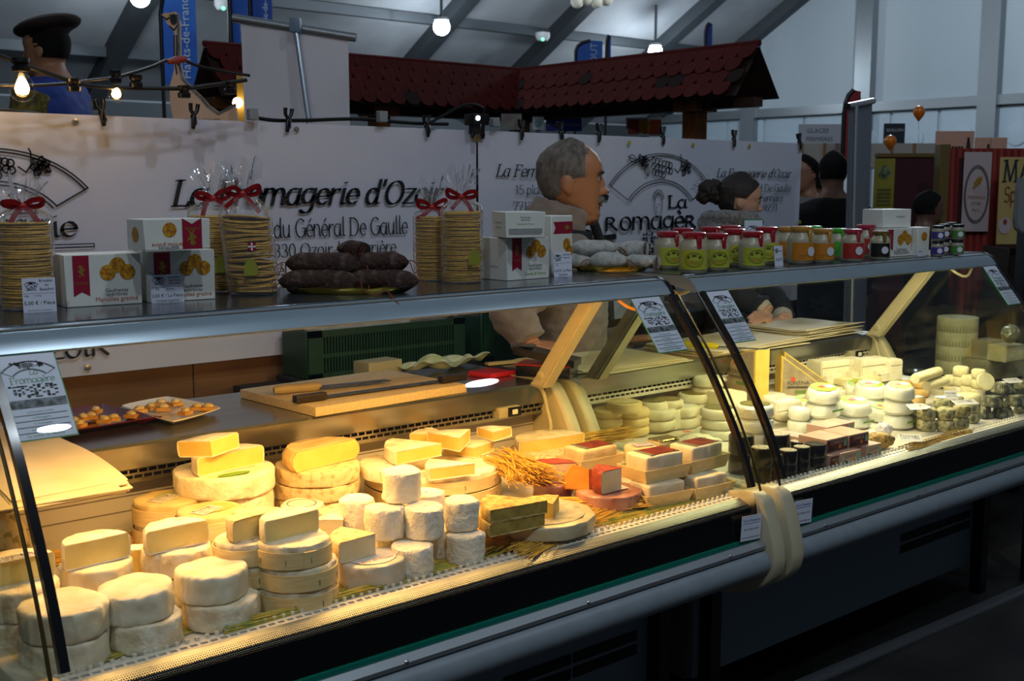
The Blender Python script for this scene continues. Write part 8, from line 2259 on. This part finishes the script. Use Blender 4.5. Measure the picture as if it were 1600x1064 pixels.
# red-draped table behind the end of the counter
a = at_d(1520, 520, 6.0)
t = thing('draped_table', 'table draped in dark red cloth behind the end of the farther counter', 'table', (a.x, a.y, ZF), CAMROT)
mk('cloth', box(-.50, .45, 0, .5, 0, at_d(1520, 452, 6.0).z - ZF, .01), M('dull_red_cloth', '#4a1614', .8, col2='#3c100e', vscale=5), t)
for k in range(7): mk('fold', tube([(-.42 + k*.135, -.01, .0), (-.42 + k*.135, -.02, .4), (-.42 + k*.135, -.004, .55)], .02, 6), MATS['dull_red_cloth'], t)
crate('brown plastic crate at the right edge beside the draped table', at_d(1575, 455, 5.4), CAMROT, .4, .3, .2)
for ch in [o for o in bpy.data.objects if o.name.startswith('plastic_crate')][-1].children: ch.data.materials.clear(); ch.data.materials.append(M('brown_crate', '#2c1c10', .5))
_cr = [o for o in bpy.data.objects if o.name.startswith('plastic_crate')][-1]; _cr['group'] = 'brown crates'
t, w, h = upright('dark board carrying the brown crate', 'crate_stand', 'stand', 1572, 1700, 455.5, 520, 5.4, .32, M('dark_board', '#15130f', .6), zbot=ZF)
# ---- background people and puppets
def bystander(label, px, ychin, d, face, HH, skin, coat, hair, name='person', beret=None, hairkeep=None, sleeve=None):
    P = at_d(px, ychin, d)
    t, TB, TH = figure(label, P, face, HH, 0, ZF, skin, None, name=name, lift_=.28 if name == 'mannequin' else .16)
    s1, s2 = TB @ Vector((-.1, -.76, -.62)), TB @ Vector((-.1, .76, -.62)); e1, e2 = TB @ Vector((.05, -.98, -1.7)), TB @ Vector((.05, .98, -1.7)); w1, w2 = TB @ Vector((.3, -.9, -2.6)), TB @ Vector((.3, .9, -2.6))
    arms = [([s1, e1, w1], [.25*HH, .2*HH, .12*HH]), ([s2, e2, w2], [.25*HH, .2*HH, .12*HH])]
    finish_body(t, TB, TH, HH, ZF, arms, [((w1, w1 + Vector((0, 0, -.1)), (1, 0, 0)), {'s': HH/.23}), ((w2, w2 + Vector((0, 0, -.1)), (1, 0, 0)), {'s': HH/.23})], .012, legs=False)
    sl = [(p, [r_*1.35 for r_ in rr]) for p, rr in arms]
    garment(t, TB, HH, coat, [] if sleeve else sl, .016, low=-3.2, name='coat', wrinkle=.006)
    if sleeve:
        bm = bmesh.new()
        for p, rr in sl: chain(bm, p, [q*1.02 for q in rr], 16)
        mk('sleeves', remeshed(bm, .014, 2), sleeve, t, world=True)
    if hair: mk('hair', shell(TH, hairkeep or (lambda x, y, z: z > .3 and x < .05 + max(0, z - .55)*.8), .02, 40, 40, .02), hair, t, world=True)
    if beret:
        bm = bmesh.new(); add_blob(bm, TH, (-.05, 0, .90), (.62, .52, .17), Matrix.Rotation(.22, 3, 'Y')); add_blob(bm, TH, (0, 0, .80), (.44, .36, .10)); mk('beret', remeshed(bm, .012, 2), beret, t, world=True)
    trousers(t, TB, HH, ZF, M('dark_trousers', '#1a1a20', .8))
    return t, TB, TH
m_hairk = M('black_hair', '#070606', .85, spec=.2)
m_check = M('yellow_check', '#7a6a22', .8, col2='#3a3418', vscale=40, stretch=(1, 1, 1))
FL = math.atan2(-_R.y, -_R.x)
bystander('puppet figure in brown beret, blue waistcoat and yellow checked sleeves, facing left', 74, 121, 6.0, FL - .1, .29, '#9a6a4c', M('blue_waistcoat', '#1c3a8c', .7), m_hairk, 'mannequin', beret=M('brown_beret', '#24140f', .9), sleeve=m_check)
bystander('bald puppet head with grin behind the banner, right of the beret figure', 115, 184, 7.5, FL - .2, .16, '#a8755a', M('grey_shirt', '#50565c', .8), m_hairk, 'mannequin', hairkeep=lambda x, y, z: .35 < z < .72 and x < -.08)
bystander('visitor in pale grey hoodie behind the banner edge', 1256, 300, 6.2, FACE_R - 2.6, .20, '#8a604a', M('grey_hoodie', '#5f6468', .9), m_hairk)
bystander('visitor whose face shows between the hoodie and the black coat', 1277, 306, 7.4, FACE_R + 2.6, .15, '#6e4636', M('navy_coat', '#10141c', .9), m_hairk)
bystander('visitor in black seen from behind beside the right white roll-up', 1300, 300, 5.6, FACE_R + 1.5, .20, '#70503e', M('jet_coat', '#07070a', .95), m_hairk)
bystander('visitor in dark clothes bending low before the burgundy wall', 1450, 352, 5.3, FACE_R, .16, '#5a4034', M('jet_coat', '#07070a', .95), m_hairk)
